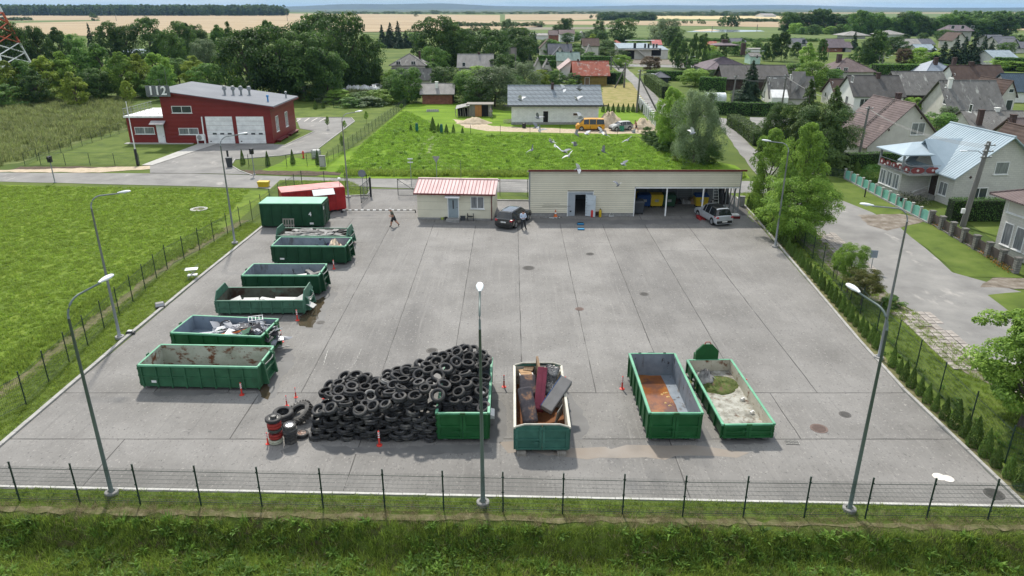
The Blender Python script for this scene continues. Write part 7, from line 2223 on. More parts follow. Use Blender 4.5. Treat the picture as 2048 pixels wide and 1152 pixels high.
for i,(px,py)in enumerate([(1161,449),(1162,459)]):
 t=thing('floor_scale',['blue floor scale nearer the warehouse door','blue floor scale nearer the camera before the warehouse door'][i],'scale',(*G(px,py),0),R(-3))
 MB().box(-0.32,0.32,-0.25,0.2,0.03,0.1).build('platform',mat('scale_blue',(0.01,0.12,0.28),rough=0.4),t,bevel=0.02)
 MB().box(-0.28,0.28,0.21,0.33,0.02,0.14).build('display',m_blk,t)
 MB().box(-0.25,0.25,-0.18,0.12,0.1,0.108).build('rubber_mat',mat('scale_cyan',(0.03,0.22,0.38),rough=0.5),t)
 for x in(-0.28,0.28):
  MB().box(x-0.03,x+0.03,-0.22,0.16,0,0.03).build('foot',m_blk,t)
m_dred=mat('dull_red',(0.24,0.02,0.02),rough=0.6)
for i,px in enumerate((1397,1404)):
 t=thing('ramp',['left red car ramp at the second bay post','right red car ramp at the second bay post'][i],'ramp',(*G(px,438),0),R(10+20*i))
 MB().hexa([(-0.1,-0.5,0),(0.1,-0.5,0),(0.1,0.5,0),(-0.1,0.5,0),(-0.1,-0.5,0.03),(0.1,-0.5,0.03),(0.12,0.1,0.3),(-0.12,0.1,0.3)]).build('wedge',m_dred,t)
 MB().box(-0.12,0.12,0.1,0.5,0.25,0.3).build('top_plate',m_dred,t)
t=thing('junk_box','flat white and red box on the kerb right of the silver car','box',(*G(1468,436),0))
MB().box(-0.5,0.5,-0.3,0.3,0.0,0.25).build('box',m_maroon,t)
MB().box(-0.45,0.4,-0.25,0.3,0.25,0.4).build('lid',m_frame,t)
m_dplast=mat('dark_plastic',(0.03,0.032,0.034),rough=0.5)
t=thing('garden_chair','dark plastic garden chair against the office cabin','chair',(*G(941,441),0),R(8))
MB().box(-0.24,0.24,-0.24,0.22,0.4,0.44).build('seat',m_dplast,t,bevel=0.01)
for k in range(5):
 MB().hexa([(-0.22+k*0.092,0.2,0.44),(-0.16+k*0.092,0.2,0.44),(-0.16+k*0.092,0.23,0.44),(-0.22+k*0.092,0.23,0.44),(-0.22+k*0.092,0.33,1.05),(-0.16+k*0.092,0.33,1.05),(-0.16+k*0.092,0.36,1.05),(-0.22+k*0.092,0.36,1.05)]).build('back_slat',m_dplast,t)
MB().box(-0.24,0.24,0.33,0.37,1.0,1.1).build('back_rail',m_dplast,t)
for x in(-0.27,0.27):
 MB().box(x-0.03,x+0.03,-0.25,0.28,0.64,0.68).build('armrest',m_dplast,t)
 for y in(-0.23,0.22):
  MB().box(x-0.03,x+0.03,y-0.03,y+0.03,0,0.64).build('leg',m_dplast,t)
t=thing('storage_box','small grey box between the door step and the garden chair','box',(*G(926,440),0))
MB().box(-0.22,0.22,-0.2,0.2,0,0.38).build('box',m_bk,t)
MB().box(-0.24,0.24,-0.22,0.22,0.38,0.43).build('lid',m_bk,t)
t=thing('bucket','yellow green flower pot left of the office door','pot',(*G(885,439),0))
MB().lathe([(0.14,0),(0.17,0.25),(0.15,0.25),(0.13,0.05)],14).build('pot',mat('lime_pot',(0.35,0.42,0.10)),t)
MB().lathe([(0.13,0.2),(0.01,0.22)],12).build('soil',m_soil,t)
t=thing('bucket','dark bucket between the lime pot and the door step','bucket',(*G(892,440),0))
MB().lathe([(0.13,0),(0.16,0.28),(0.14,0.28),(0.12,0.05)],14).build('pail',m_dplast,t)
MB().tube([(-0.16,0,0.28),(0,0.05,0.4),(0.16,0,0.28)],0.01,5).build('bail',m_steel,t)
t=thing('broom','broom leaning against the office wall left of the door','broom',(*G(893,436),0))
MB().tube([(0,-0.2,0.05),(0.03,0.0,1.4)],0.015,6).build('stick',m_woodb,t)
MB().box(-0.15,0.15,-0.25,-0.17,0,0.12).build('brush',m_card,t)
t=thing('round_sign','back of a round road sign behind the open gate leaf','road sign',(*G(727,388),0))
MB().tube([(0,0,0),(0,0,2.5)],0.035,8).build('post',m_galv,t)
MB().lathe([(0.42,-0.01),(0.42,0.01)],24,M=Matrix.Translation((0,-0.05,2.3))@Matrix.Rotation(R(90),4,'X')).build('plate',mat('sign_back',(0.17,0.19,0.21),rough=0.5),t)
t=thing('yield_sign','back of a triangular road sign behind the office roof','road sign',(*G(874,362),0))
MB().tube([(0,0,0),(0,0,2.9)],0.035,8).build('post',m_galv,t)
MB().extr([(-0.45,-0.05,2.95),(0.45,-0.05,2.95),(0.0,-0.05,2.15)],(0,0.02,0)).build('plate',m_cgrey,t)
t=thing('direction_sign','post with small white signs behind the office cabin','road sign',(*G(823,372),0))
MB().tube([(0,0,0),(0,0,3.2)],0.035,8).build('post',m_galv,t)
for z in(2.7,3.1):
 MB().box(-0.3,0.3,-0.06,-0.04,z,z+0.12).build('sign_plate',m_frame,t)
x,y=G(1741,543)
t=thing('road_sign','back of a square road sign on the verge of the right road','road sign',(x,y,0),R(-10))
MB().tube([(0,0,0),(0,0,1.75)],0.03,8).build('post',m_galv,t)
MB().box(-0.27,0.27,-0.05,-0.03,1.15,1.75).build('plate',mat('sign_grey_blue',(0.22,0.26,0.30),rough=0.5),t)
MB().box(-0.22,0.22,-0.06,-0.051,1.3,1.33).box(-0.22,0.22,-0.06,-0.051,1.58,1.61).build('bracket',m_galv,t)
for i,(px,py,tp)in enumerate([(509,349,300),(110,365,316)]):
 x,y=G(px,py)
 h=T(tp,y)
 t=thing('signal_post',['grey post with a black signal head before the forecourt','grey post with a black signal head at the left roadside'][i],'traffic signal',(x,y,0))
 MB().tube([(0,0,0),(0,0,h)],0.06,8).build('post',m_galv,t)
 MB().lathe([(0.16,0),(0.16,0.06)],12).build('base',m_galv,t)
 MB().box(-0.22,0.22,-0.2,0.2,h-0.5,h+0.2).build('signal_head',m_blk,t,bevel=0.03)
 MB().lathe([(0.14,0),(0.16,0.22)],12,M=Matrix.Translation((0.05,-0.2,h))@Matrix.Rotation(R(90),4,'X')).build('visor',m_blk,t)
t=thing('waste_bin','black wheelie bin at the forecourt entrance','waste bin',(*G(460,334),0),R(15))
MB().hexa([(-0.3,-0.3,0.08),(0.3,-0.3,0.08),(0.3,0.3,0.08),(-0.3,0.3,0.08),(-0.38,-0.38,1.15),(0.38,-0.38,1.15),(0.38,0.4,1.15),(-0.38,0.4,1.15)]).build('body',m_bk,t)
MB().box(-0.4,0.4,-0.4,0.44,1.152,1.25).build('lid',m_bk,t)
t=thing('post','thick black post behind the wheelie bin','post',(*G(457,322),0))
MB().box(-0.1,0.1,-0.1,0.1,0,1.4).build('post',m_fdark,t)
MB().box(-0.12,0.12,-0.12,0.12,1.4,1.45).build('cap',m_fdark,t)
t=thing('post','thick black fence end post at the footpath','post',(*G(276,331),0))
MB().box(-0.14,0.14,-0.1,0.1,0,2.1).build('post',m_fdark,t)
MB().box(-0.15,0.15,-0.12,0.12,2.1,2.16).build('cap',m_fdark,t)
x,y=G(273,314)
t=thing('flagpole','white flagpole on the lawn before the fire station','flagpole',(x,y,0))
MB().tube([(0,0,0),(0,0,T(205,y))],[0.09,0.045],8).build('pole',m_frame,t)
MB().lathe([(0.02,0),(0.09,0.06),(0.02,0.13)],10,(0,0,T(205,y))).build('finial',m_frame,t)
t=thing('ibc_tank','white caged water tank on the forecourt gravel','tank',(*G(633,316),0),R(5))
MB().box(-0.5,0.5,-0.45,0.45,0.15,1.1).build('tank',mat('tank_white',(0.5,0.5,0.48),rough=0.5),t,bevel=0.06)
cg=MB()
for k in range(6):
 v=-0.55+k*0.22
 for yy in(-0.5,0.5):
  cg.box(v-0.012,v+0.012,yy-0.012,yy+0.012,0.1,1.15)
 for xx in(-0.55,0.55):
  cg.box(xx-0.012,xx+0.012,v*0.9-0.012,v*0.9+0.012,0.1,1.15)
for z in(0.14,0.45,0.8,1.13):
 cg.box(-0.56,0.56,-0.515,-0.49,z,z+0.025).box(-0.56,0.56,0.49,0.515,z,z+0.025).box(-0.565,-0.54,-0.5,0.5,z,z+0.024).box(0.54,0.565,-0.5,0.5,z,z+0.024)
cg.build('cage',m_galv,t)
MB().box(-0.55,0.55,-0.5,0.5,0.0,0.12).build('pallet',m_wood,t)
t=thing('hydrant','red fire hydrant on the forecourt gravel','hydrant',(*G(607,316),0))
MB().lathe([(0.13,0),(0.13,0.08),(0.09,0.1),(0.09,0.7),(0.13,0.75),(0.12,0.9),(0.03,0.98)],14).build('body',m_red,t)
for s_ in(-1,1):
 MB().tube([(0,0,0.6),(s_*0.2,0,0.6)],0.06,8).build('outlet',m_red,t)
t=thing('electric_cabinet','pale grey electric cabinet at the corner of the station fence','cabinet',(*G(646,335),0))
MB().box(-0.38,0.38,-0.2,0.2,0.1,1.5).build('housing',m_cgrey,t,bevel=0.02)
MB().box(-0.4,0.4,-0.22,0.22,1.5,1.56).build('roof',m_cgrey,t)
MB().box(-0.3,0.3,-0.215,-0.2,0.25,1.4).build('door',m_conc,t)
t=thing('electric_cabinet','grey concrete cabinet among the thujas at the warehouse corner','cabinet',(*G(1483,412),0))
MB().box(-0.25,0.25,-0.15,0.15,0.0,1.0).build('housing',m_cgrey,t,bevel=0.02)
MB().box(-0.27,0.27,-0.17,0.17,1.0,1.05).build('roof',m_cgrey,t)
t=thing('grit_bin','yellow grit bin on the grass at the road edge','grit bin',(*G(528,373),0))
MB().hexa([(-0.55,-0.3,0),(0.55,-0.3,0),(0.55,0.3,0),(-0.55,0.3,0),(-0.62,-0.38,0.5),(0.62,-0.38,0.5),(0.62,0.38,0.5),(-0.62,0.38,0.5)]).build('body',m_by,t)
MB().box(-0.64,0.64,-0.4,0.4,0.5,0.62).build('lid',m_by,t)
t=thing('folding_table','white folding table with a clothes rack on the left verge','table',(*G(386,556),0),R(15))
MB().box(-0.45,0.45,-0.3,0.3,0.72,0.75).build('tabletop',m_frame,t)
for s_ in(-0.25,0.25):
 MB().tube([(-0.4,s_,0),(0.4,s_,0.72)],0.02,5).tube([(0.4,s_,0),(-0.4,s_,0.72)],0.02,5).build('crossed_legs',m_galv,t)
MB().box(-0.35,0.35,-0.25,0.25,0.25,0.27).build('shelf',m_frame,t)
MB().tube([(-0.7,0,0.8),(-0.3,0.1,0.76)],0.015,5).tube([(0.2,0.2,0.8),(0.5,0.3,1.0)],0.015,5).build('handle',m_galv,t)
t=thing('old_television','black tray shaped appliance lying on the left verge','appliance',(*G(320,612),0.02),R(-62))
MB().box(-0.5,0.5,-0.3,0.3,0,0.1).build('shell',m_blk,t,bevel=0.02)
MB().box(-0.05,0.42,-0.24,0.24,0.1,0.115).build('screen',m_cglass,t)
MB().box(-0.48,-0.1,-0.24,0.24,0.1,0.12).build('panel',m_cgrey,t)
t=thing('scrap_lump','small dark and white scrap lump on the kerb near the left lamp','scrap',(*G(262,668),0.06))
MB().hexa([(-0.3,-0.15,0),(0.3,-0.1,0),(0.25,0.15,0),(-0.25,0.15,0),(-0.2,-0.1,0.15),(0.22,-0.08,0.1),(0.2,0.1,0.12),(-0.2,0.1,0.18)]).build('lump',m_dplast,t)
MB().box(-0.15,0.1,-0.1,0.08,0.15,0.2).build('white_piece',m_frame,t)
o=MB().tube([(0,0,0.02),(0.62,0.25,0.03)],0.02,6).build('white_stick',m_frame,None,(*G(556,696),0))
tag(o,'thin white stick lying near the second container','stick')
t=thing('concrete_ring','sunken pale concrete ring in the left meadow','well ring',(*G(398,419),0.02))
MB().lathe([(0.85,0),(0.85,0.06),(0.55,0.06),(0.55,-0.02)],24).build('ring',m_conc,t)
MB().lathe([(0.5,0.0),(0.5,0.03)],20).build('lid',m_dirt,t)
# --- fences of the village, poles, sand
m_turq=mat('turquoise_fence',[(0.13,0.36,0.28),(0.20,0.46,0.37)],scale=1,rough=0.6)
m_brf=mat('brown_picket',[(0.075,0.06,0.055),(0.11,0.09,0.08)],scale=2,rough=0.8)
m_stp=mat('stone_pillar',[(0.17,0.165,0.15),(0.26,0.25,0.23)],scale=3,rough=0.9,tiles=(0.4,0.18,0.03,(0.6,0.6,0.6),0.2))
A_,B_=Vector((*G(1689,357),0)),Vector((*G(1856,446),0))
t=thing('garden_fence','turquoise panel fence with white posts before the white brick house','fence',A_)
n=12
d=B_-A_
ang=math.atan2(d.y,d.x)
L=d.length
for k in range(n+1):
 M_=Matrix.Rotation(ang,4,'Z')@Matrix.Translation((k*L/n,0,0))
 MB().box(-0.1,0.1,-0.1,0.1,0,1.15,M_).box(-0.13,0.13,-0.13,0.13,1.15,1.2,M_).build('fence_post',m_conc,t)
 if k<n:
  w=L/n
  top=[(0.11+(w-0.22)*q/8,0.95+0.14*math.sin(math.pi*q/8))for q in range(9)]
  ring=[(w-0.11,0.12),(0.11,0.12)]+top
  M2=Matrix.Rotation(ang,4,'Z')@Matrix.Translation((k*w,0,0))
  MB().extr([M2@Vector((x,0.0,z))for x,z in ring],M2.to_3x3()@Vector((0,0.05,0))).build('fence_panel',m_turq,t)
kerb([tuple(A_[:2]),tuple(B_[:2])],m_cgrey,0.3,0.12,step=2)
A_,B_=Vector((*G(1861,447),0)),Vector((*G(2030,546),0))
t=thing('picket_fence','dark brown picket fence with stone pillars along the lawn','fence',A_)
d=B_-A_
ang=math.atan2(d.y,d.x)
L=d.length
n=7
for k in range(n+1):
 M_=Matrix.Rotation(ang,4,'Z')@Matrix.Translation((k*L/n,0,0))
 MB().box(-0.2,0.2,-0.2,0.2,0,1.2,M_).box(-0.25,0.25,-0.25,0.25,1.2,1.28,M_).build('pillar',m_stp,t)
 if k<n:
  w=L/n
  q=0.26
  while q<w-0.26:
   MB().box(q,q+0.11,-0.012,0.012,0.12,1.02,M_).build('picket',m_brf,t)
   q+=0.14
  MB().box(0.22,w-0.22,0.014,0.05,0.3,0.38,M_).box(0.22,w-0.22,0.014,0.05,0.8,0.88,M_).build('rail',m_brf,t)
  MB().box(0.21,w-0.21,-0.1,0.1,0,0.11,M_).build('plinth',m_stp,t)
A_,B_=Vector((*G(1299,212),0)),Vector((*G(1305,252),0))
t=thing('post_fence','grey slatted fence with white pillars beside the road, right of the block house','fence',(*G(1276,212),0))
A_,B_=Vector((*G(1276,212),0)),Vector((*G(1308,252),0))
d=B_-A_
ang=math.atan2(d.y,d.x)
L=d.length
n=9
for k in range(n+1):
 M_=Matrix.Rotation(ang,4,'Z')@Matrix.Translation((k*L/n,0,0))
 MB().box(-0.25,0.25,-0.25,0.25,0,2.0,M_).box(-0.3,0.3,-0.3,0.3,2.0,2.1,M_).build('pillar',m_frame,t)
 if k<n:
  MB().box(0.27,L/n-0.27,-0.03,0.03,0.3,1.8,M_).build('fence_panel',mat('fence_panel_grey',(0.14,0.15,0.17)),t)
t=thing('green_gate','low green mesh garden fence left of the turquoise one','fence',(*G(1655,352),0))
a,b=Vector((*G(1655,350),0)),Vector((*G(1688,356),0))
d=b-a
M_=Matrix.Rotation(math.atan2(d.y,d.x),4,'Z')
for k in range(12):
 MB().box(k*d.length/12,k*d.length/12+0.03,-0.02,0.02,0.1,1.0,M_).build('bar',m_fpost,t)
MB().box(0,d.length,-0.025,0.025,1.0,1.05,M_).box(0,d.length,-0.025,0.025,0.1,0.15,M_).build('rail',m_fpost,t)
def utility_pole(label,base,top_px,lean=0.0,lamp=0,r=0.14,arms=2,strut=None,m=None):
 x,y=base
 h=T(top_px,y)
 t=thing('utility_pole',label,'utility pole',(x,y,0))
 mm=m or m_pole
 MB().tube([(0,0,-0.1),(lean*h,0,h)],[r*1.25,r*0.8],8).build('pole',mm,t)
 for k in range(arms):
  z=h-0.3-0.55*k
  MB().box(lean*z-0.5,lean*z+0.5,-0.06-r,-r,z-0.04,z+0.04).build('cross_arm',m_steel,t)
  for q in(-0.42,0.42,-0.2):
   MB().lathe([(0.05,0),(0.06,0.06),(0.03,0.13)],8,(lean*z+q,-0.03-r,z+0.04)).build('insulator',m_frame,t)
 if lamp:
  z=h-1.3
  MB().tube([(lean*z,0,z),(lean*z+lamp*0.9,-0.3,z+0.5),(lean*z+lamp*2.1,-0.5,z+0.55)],0.035,6).build('lamp_arm',m_galv,t)
  MB().cbox((lean*z+lamp*2.35,-0.52,z+0.55),(0.6,0.22,0.1)).build('lamp_head',m_lamp,t,bevel=0.03)
 if strut:
  MB().tube([(strut[0],strut[1],0),(lean*h*0.8,0,h*0.82)],[r,r*0.7],8).build('strut',mm,t)
 return t,h
m_pole=mat('old_pole_wood',[(0.10,0.095,0.085),(0.17,0.16,0.145)],scale=2,rough=0.9,stretch=(3,3,0.3))
m_cpole=mat('concrete_pole',[(0.13,0.125,0.115),(0.19,0.185,0.17)],scale=2,rough=0.9,stretch=(3,3,0.3))
p1,h1_=utility_pole('thick leaning concrete pole with a lamp arm before the white brick house',G(1925,452),283,0.075,-1,0.22,3,None,m_cpole)
MB().box(-0.55,-0.25,-0.3,-0.1,1.3,1.75).build('meter_box',m_frame,p1)
p2,h2_=utility_pole('concrete pole with a lamp arm before the brown tiled house',G(1715,325),212,0.03,-1,0.16,1,None,m_cpole)
utility_pole('wooden pole with a strut at the bend of the road behind the van',G(1273,225),139,0.03,1,0.18,2,(4.0,-1.5))
utility_pole('pole with a strut beside the yellow house',G(1248,175),125,0.01,1,0.2,1,(-2.5,-1.0))
utility_pole('leaning pair of poles at the road junction',G(1222,140),112,-0.03,1,0.2,1,(2.6,-1.0))
utility_pole('pole with a lamp at the trimmed hedge and the fir',G(1460,230),150,0.05,0,0.16,1,None,m_cpole)
utility_pole('dark pole in front of the dormer of the pale gabled house',G(1562,222),148,0.02,-1,0.16,2)
utility_pole('tall pole behind the dark big trees, left of the shrubs',G(668,190),118,0.0,0,0.2,1,(1.5,0))
utility_pole('slender tall pole at the right of the narrow grey gable',G(1031,178),96,0.0,0,0.15,0)
utility_pole('slender pole between bushes right of the narrow gable',G(1036,180),138,0.0,0,0.12,0)
for i,(px,b,tp)in enumerate([(1160,128,103),(1197,128,101),(1372,140,108),(1655,120,96),(1755,140,110),(1762,142,106),(575,42,18),(653,40,20),(233,42,28),(1424,62,52),(1514,60,49)]):
 utility_pole('slim distant pole, %s'%['left of two before the green hedge roof','right of two before the hedge','short concrete at the junction poplars','lamp near the brown hipped roof','left of two at the village green','right of two at the village green','tall far field','second far field','left far field','pond side left','pond side right'][i],G(px,b),tp,0.0,1 if 1<i<6 else 0,0.13 if i<6 else 0.3,1 if i>5 else 0,None,m_cpole)
x,y=G(1710,258)
def wire(label,a,b,n=4,sag=0.8,r=0.012):
 t=thing('power_line',label,'power line',a)
 d=Vector(b)-Vector(a)
 for k in range(n):
  off=Vector((0.16*k,0,-0.12*k))
  MB().tube([off+d*q/10+Vector((0,0,-sag*4*(q/10)*(1-q/10)))for q in range(11)],r,4).build('wire',m_cgrey,t)
x1,y1=G(1925,452)
x2,y2=G(1715,325)
x3,y3=G(1562,222)
wire('bundle of wires between the two concrete poles of the village street',(x2+0.2,y2,h2_-0.3),(x1+0.5,y1,h1_-0.3))
wire('wires from the concrete pole towards the dark pole',(x3,y3,T(148,y3)-0.4),(x2+0.2,y2,h2_-0.4),3)
x4,y4=G(1460,230)
wire('wires between the hedge pole and the dark pole',(x4+0.4,y4,T(150,y4)-0.3),(x3,y3,T(148,y3)-0.4),3)
heap('sand_heap','pinkish sand heap before the wooden shed','sand heap',m_sand,(*G(948,246),-0.02),3.2,2.0,1.0,1,20)
heap('sand_heap','sand heap between the yellow van and the grey car','sand heap',m_sand,(*G(1218,252),-0.02),3.0,2.6,2.3,2,20)
heap('sand_heap','sand heap right of the grey estate car','sand heap',m_sand,(*G(1286,256),-0.02),2.4,2.2,1.6,3,20)
for k,(px,py,lb)in enumerate([(1016,246,'stack of grey boards leaning at the left corner of the block house'),(1232,262,'pile of planks beside the grey estate car'),(868,223,'heap of white stones before the brick shed')]):
 t=thing('board_stack' if k<2 else 'stone_heap',lb,'boards' if k<2 else 'stones',(*G(px,py),0))
 for q in range(6):
  if k<2:
   MB().box(-0.8,0.8,-0.5+q*0.18,-0.36+q*0.18,0.02+0.1*q,0.07+0.1*q,Matrix.Rotation(R(-25+4*q),4,'Y')).build('board',m_wood,t)
  else:
   MB().hexa([(-0.5+q*0.4-1,-0.4,0),(-0.1+q*0.4-1,-0.3,0),(0+q*0.4-1,0.3,0),(-0.5+q*0.4-1,0.3,0),(-0.4+q*0.4-1,-0.2,0.4),(-0.15+q*0.4-1,-0.2,0.5),(-0.1+q*0.4-1,0.1,0.45),(-0.4+q*0.4-1,0.2,0.4)]).build('stone',m_conc,t)
t=thing('well_head','dark round barrel by the doorway of the block house','barrel',(*G(1048,256),0))
MB().lathe([(0.3,0),(0.34,0.4),(0.3,0.8),(0.25,0.8)],14).build('barrel',m_blk,t)
MB().lathe([(0.26,0.81),(0.1,0.85)],12).build('lid',m_blk,t)
t=thing('tarp_bin','green barrel in front of the grey estate car','barrel',(*G(1243,262),0))
MB().lathe([(0.4,0),(0.45,0.4),(0.4,0.9)],14).build('barrel',mat('barrel_green',(0.03,0.2,0.12)),t)
MB().lathe([(0.42,0.9),(0.42,0.95)],14).build('rim',m_blk,t)
for i,(px,py)in enumerate([(834,264),(883,266)]):
 t=thing('mesh_roll',['roll of green fence mesh standing left of the wheel tracks','roll of green fence mesh standing right of the first one'][i],'mesh roll',(*G(px,py),0))
 MB().lathe([(0.22,0),(0.25,0.7),(0.22,1.4)],12).build('roll',mat('mesh_green',(0.02,0.14,0.09)),t)
 MB().lathe([(0.1,1.4),(0.1,1.5)],8).build('core',m_wood,t)
m_slab=mat('old_slab',[(0.23,0.205,0.18),(0.34,0.31,0.28)],scale=3,rough=0.95,rnd=0.12,world=False)
sl_t=thing('slab_path','strip of old concrete paving slabs along the right road','paving',(*G(1800,640),0))
sl_t['kind']='structure'
sr=random.Random(12)
for(pa,pb,nn,wcols)in(((1795,622),(1925,745),16,5),((1632,465),(1712,540),12,4)):
 a,b=Vector((*G(*pa),0)),Vector((*G(*pb),0))
 d=(b-a)
 L=d.length
 u=d.normalized()
 v=Vector((-u.y,u.x,0))
 if v.x<0:
  v=-v
 ang=math.atan2(u.y,u.x)
 cell=0.5
 nn=int(L/cell)
 for i in range(nn):
  for j in range(wcols):
   if sr.random()<0.06:
    continue
   c=a+u*(i+0.5)*cell+v*(j*cell-0.1)
   o=MB().box(-cell/2+0.03,cell/2-0.03,-cell/2+0.03,cell/2-0.03,-0.02,0.03).build('slab',m_slab,sl_t,(c.x-sl_t.location.x,c.y-sl_t.location.y,sr.uniform(-0.012,0.015)),ang+sr.uniform(-0.06,0.06))
   o.rotation_euler.x=sr.uniform(-0.03,0.03)
t=thing('post','short black post on the lawn before the turquoise fence','post',(*G(1729,394),0))
MB().tube([(0,0,0),(0,0,0.95)],0.07,8).build('post',m_blk,t)
MB().lathe([(0.08,0.95),(0.05,1.0)],10).build('cap',m_blk,t)
t=thing('post_box','small dark letter box on the turquoise fence','letter box',(*G(1797,415),0.75))
MB().box(-0.14,0.14,-0.35,-0.17,0,0.35).build('box',m_blk,t)
MB().box(-0.15,0.15,-0.37,-0.16,0.35,0.38).build('lid',m_blk,t)
# --- plants
def pal(*c):
 return[tuple(x)for x in c]
L_DARK=leaf_mat('leaves_dark',pal((0.031,0.066,0.020),(0.072,0.141,0.033),(0.129,0.218,0.051)))
L_MID=leaf_mat('leaves_mid',pal((0.048,0.106,0.026),(0.107,0.215,0.043),(0.184,0.321,0.066)))
L_LIGHT=leaf_mat('leaves_light',pal((0.107,0.199,0.035),(0.215,0.361,0.056),(0.345,0.500,0.089)))
L_YEL=leaf_mat('leaves_yellowish',pal((0.140,0.200,0.030),(0.261,0.360,0.049),(0.400,0.481,0.081)))
L_SILV=leaf_mat('leaves_silver',pal((0.090,0.138,0.060),(0.156,0.222,0.102),(0.264,0.336,0.192)))
L_SPR=leaf_mat('needles_dark',pal((0.021,0.044,0.025),(0.044,0.085,0.044),(0.073,0.121,0.060)),trans=0.1)
L_SPRG=leaf_mat('needles_green',pal((0.038,0.080,0.024),(0.081,0.144,0.038),(0.140,0.209,0.055)),trans=0.15)
L_THU=leaf_mat('thuja_green',pal((0.046,0.091,0.017),(0.091,0.162,0.029),(0.166,0.239,0.040)),trans=0.15)
L_THD=leaf_mat('thuja_dark',pal((0.022,0.046,0.016),(0.043,0.085,0.025),(0.070,0.124,0.031)),trans=0.15)
L_BRZ=leaf_mat('leaves_bronze',pal((0.072,0.051,0.032),(0.131,0.087,0.051),(0.174,0.145,0.072)))
L_HEDGE=leaf_mat('hedge_green',pal((0.042,0.105,0.023),(0.081,0.186,0.033),(0.139,0.267,0.047)),trans=0.2)
m_bark=mat('bark',[(0.06,0.05,0.04),(0.12,0.10,0.085)],scale=6,rough=0.95)
def leaf_mesh(name,P_,N_,size,tone,m,asp=0.62,rng=RNG):
 """rhombus leaves at points P_ facing N_"""
 n=len(P_)
 N_=N_/np.maximum(1e-6,np.linalg.norm(N_,axis=1))[:,None]
 r=rng.normal(size=(n,3))
 a=np.cross(N_,r)
 a/=np.maximum(1e-6,np.linalg.norm(a,axis=1))[:,None]
 b=np.cross(N_,a)
 s=(size*rng.uniform(0.6,1.35,n))[:,None]
 bend=N_*s*0.18
 V=np.stack([P_-a*s*0.5-bend,P_-b*s*0.5*asp,P_+a*s*0.5-bend,P_+b*s*0.5*asp],axis=1).reshape(-1,3)
 me=bpy.data.meshes.new(name)
 me.vertices.add(4*n)
 me.vertices.foreach_set('co',V.astype(np.float32).ravel())
 me.loops.add(4*n)
 me.loops.foreach_set('vertex_index',np.arange(4*n,dtype=np.int32))
 me.polygons.add(n)
 me.polygons.foreach_set('loop_start',np.arange(0,4*n,4,dtype=np.int32))
 me.update(calc_edges=True)
 at=me.attributes.new('tone','FLOAT','FACE')
 at.data.foreach_set('value',np.clip(tone,0,1).astype(np.float32))
 me.materials.append(m)
 return me
def crown_mesh(name,seed,n,leaf,kind='round',nc=60,m=None,lump=0.17):
 """unit crown: width 1, height 1 from z=0 to 1"""
 rng=np.random.default_rng(seed)
 def rad(h):
  if kind=='round':
   return 0.5*np.sqrt(np.clip(1-((h-0.5)/0.52)**2,0.02,1))**0.85
  if kind=='oval':
   return 0.46*np.clip(np.sin(np.pi*np.clip(h,0,1)**0.75),0.05,1)**0.7
  if kind=='poplar':
   return 0.42*np.clip(np.sin(np.pi*np.clip(h*0.93+0.05,0,1)**0.7),0.08,1)**0.55
  if kind=='willow':
   return 0.5*np.clip(1.05-((h-0.35)/0.72)**2,0.05,1)**0.6
  if kind=='dome':
   return 0.5*np.sqrt(np.clip(1-h**2.2,0.01,1))
  return 0.5*np.clip(1-h,0.02,1)
 hs=rng.uniform(0.03,0.97,nc)
 az=rng.uniform(0,2*np.pi,nc)
 lobes=1+0.3*np.sin(az*3+hs*7+seed)+0.13*np.sin(az*5-hs*11+seed*2)
 rr_=rad(hs)*lobes*rng.uniform(0.45,0.95,nc)**0.6
 C_=np.stack([rr_*np.cos(az),rr_*np.sin(az),hs],1)
 rc=rng.uniform(0.6,1.25,nc)*lump*(0.6+0.9*rad(hs))
 if kind in('oval','poplar'):
  rc*=0.85
 ci=rng.integers(0,nc,n)
 d=rng.normal(size=(n,3))
 d/=np.linalg.norm(d,axis=1)[:,None]
 d[:,2]=np.abs(d[:,2])*np.where(rng.random(n)<0.8,1,-1)
 q=rng.uniform(0.25,1,n)**0.35
 zs=0.72 if kind!='willow' else 1.25
 Pp=C_[ci]+d*(rc[ci]*q)[:,None]*np.array([1,1,zs])
 out=Pp-np.array([0,0,0.45])
 N_=d*0.75+out*0.6+rng.normal(size=(n,3))*0.45+np.array([0,0,0.35])
 ct=rng.uniform(0,1,nc)
 tone=0.5+(ct[ci]-0.5)*0.55+rng.normal(size=n)*0.17
 return leaf_mesh(name,Pp,N_,leaf,tone,m or L_MID,rng=rng)
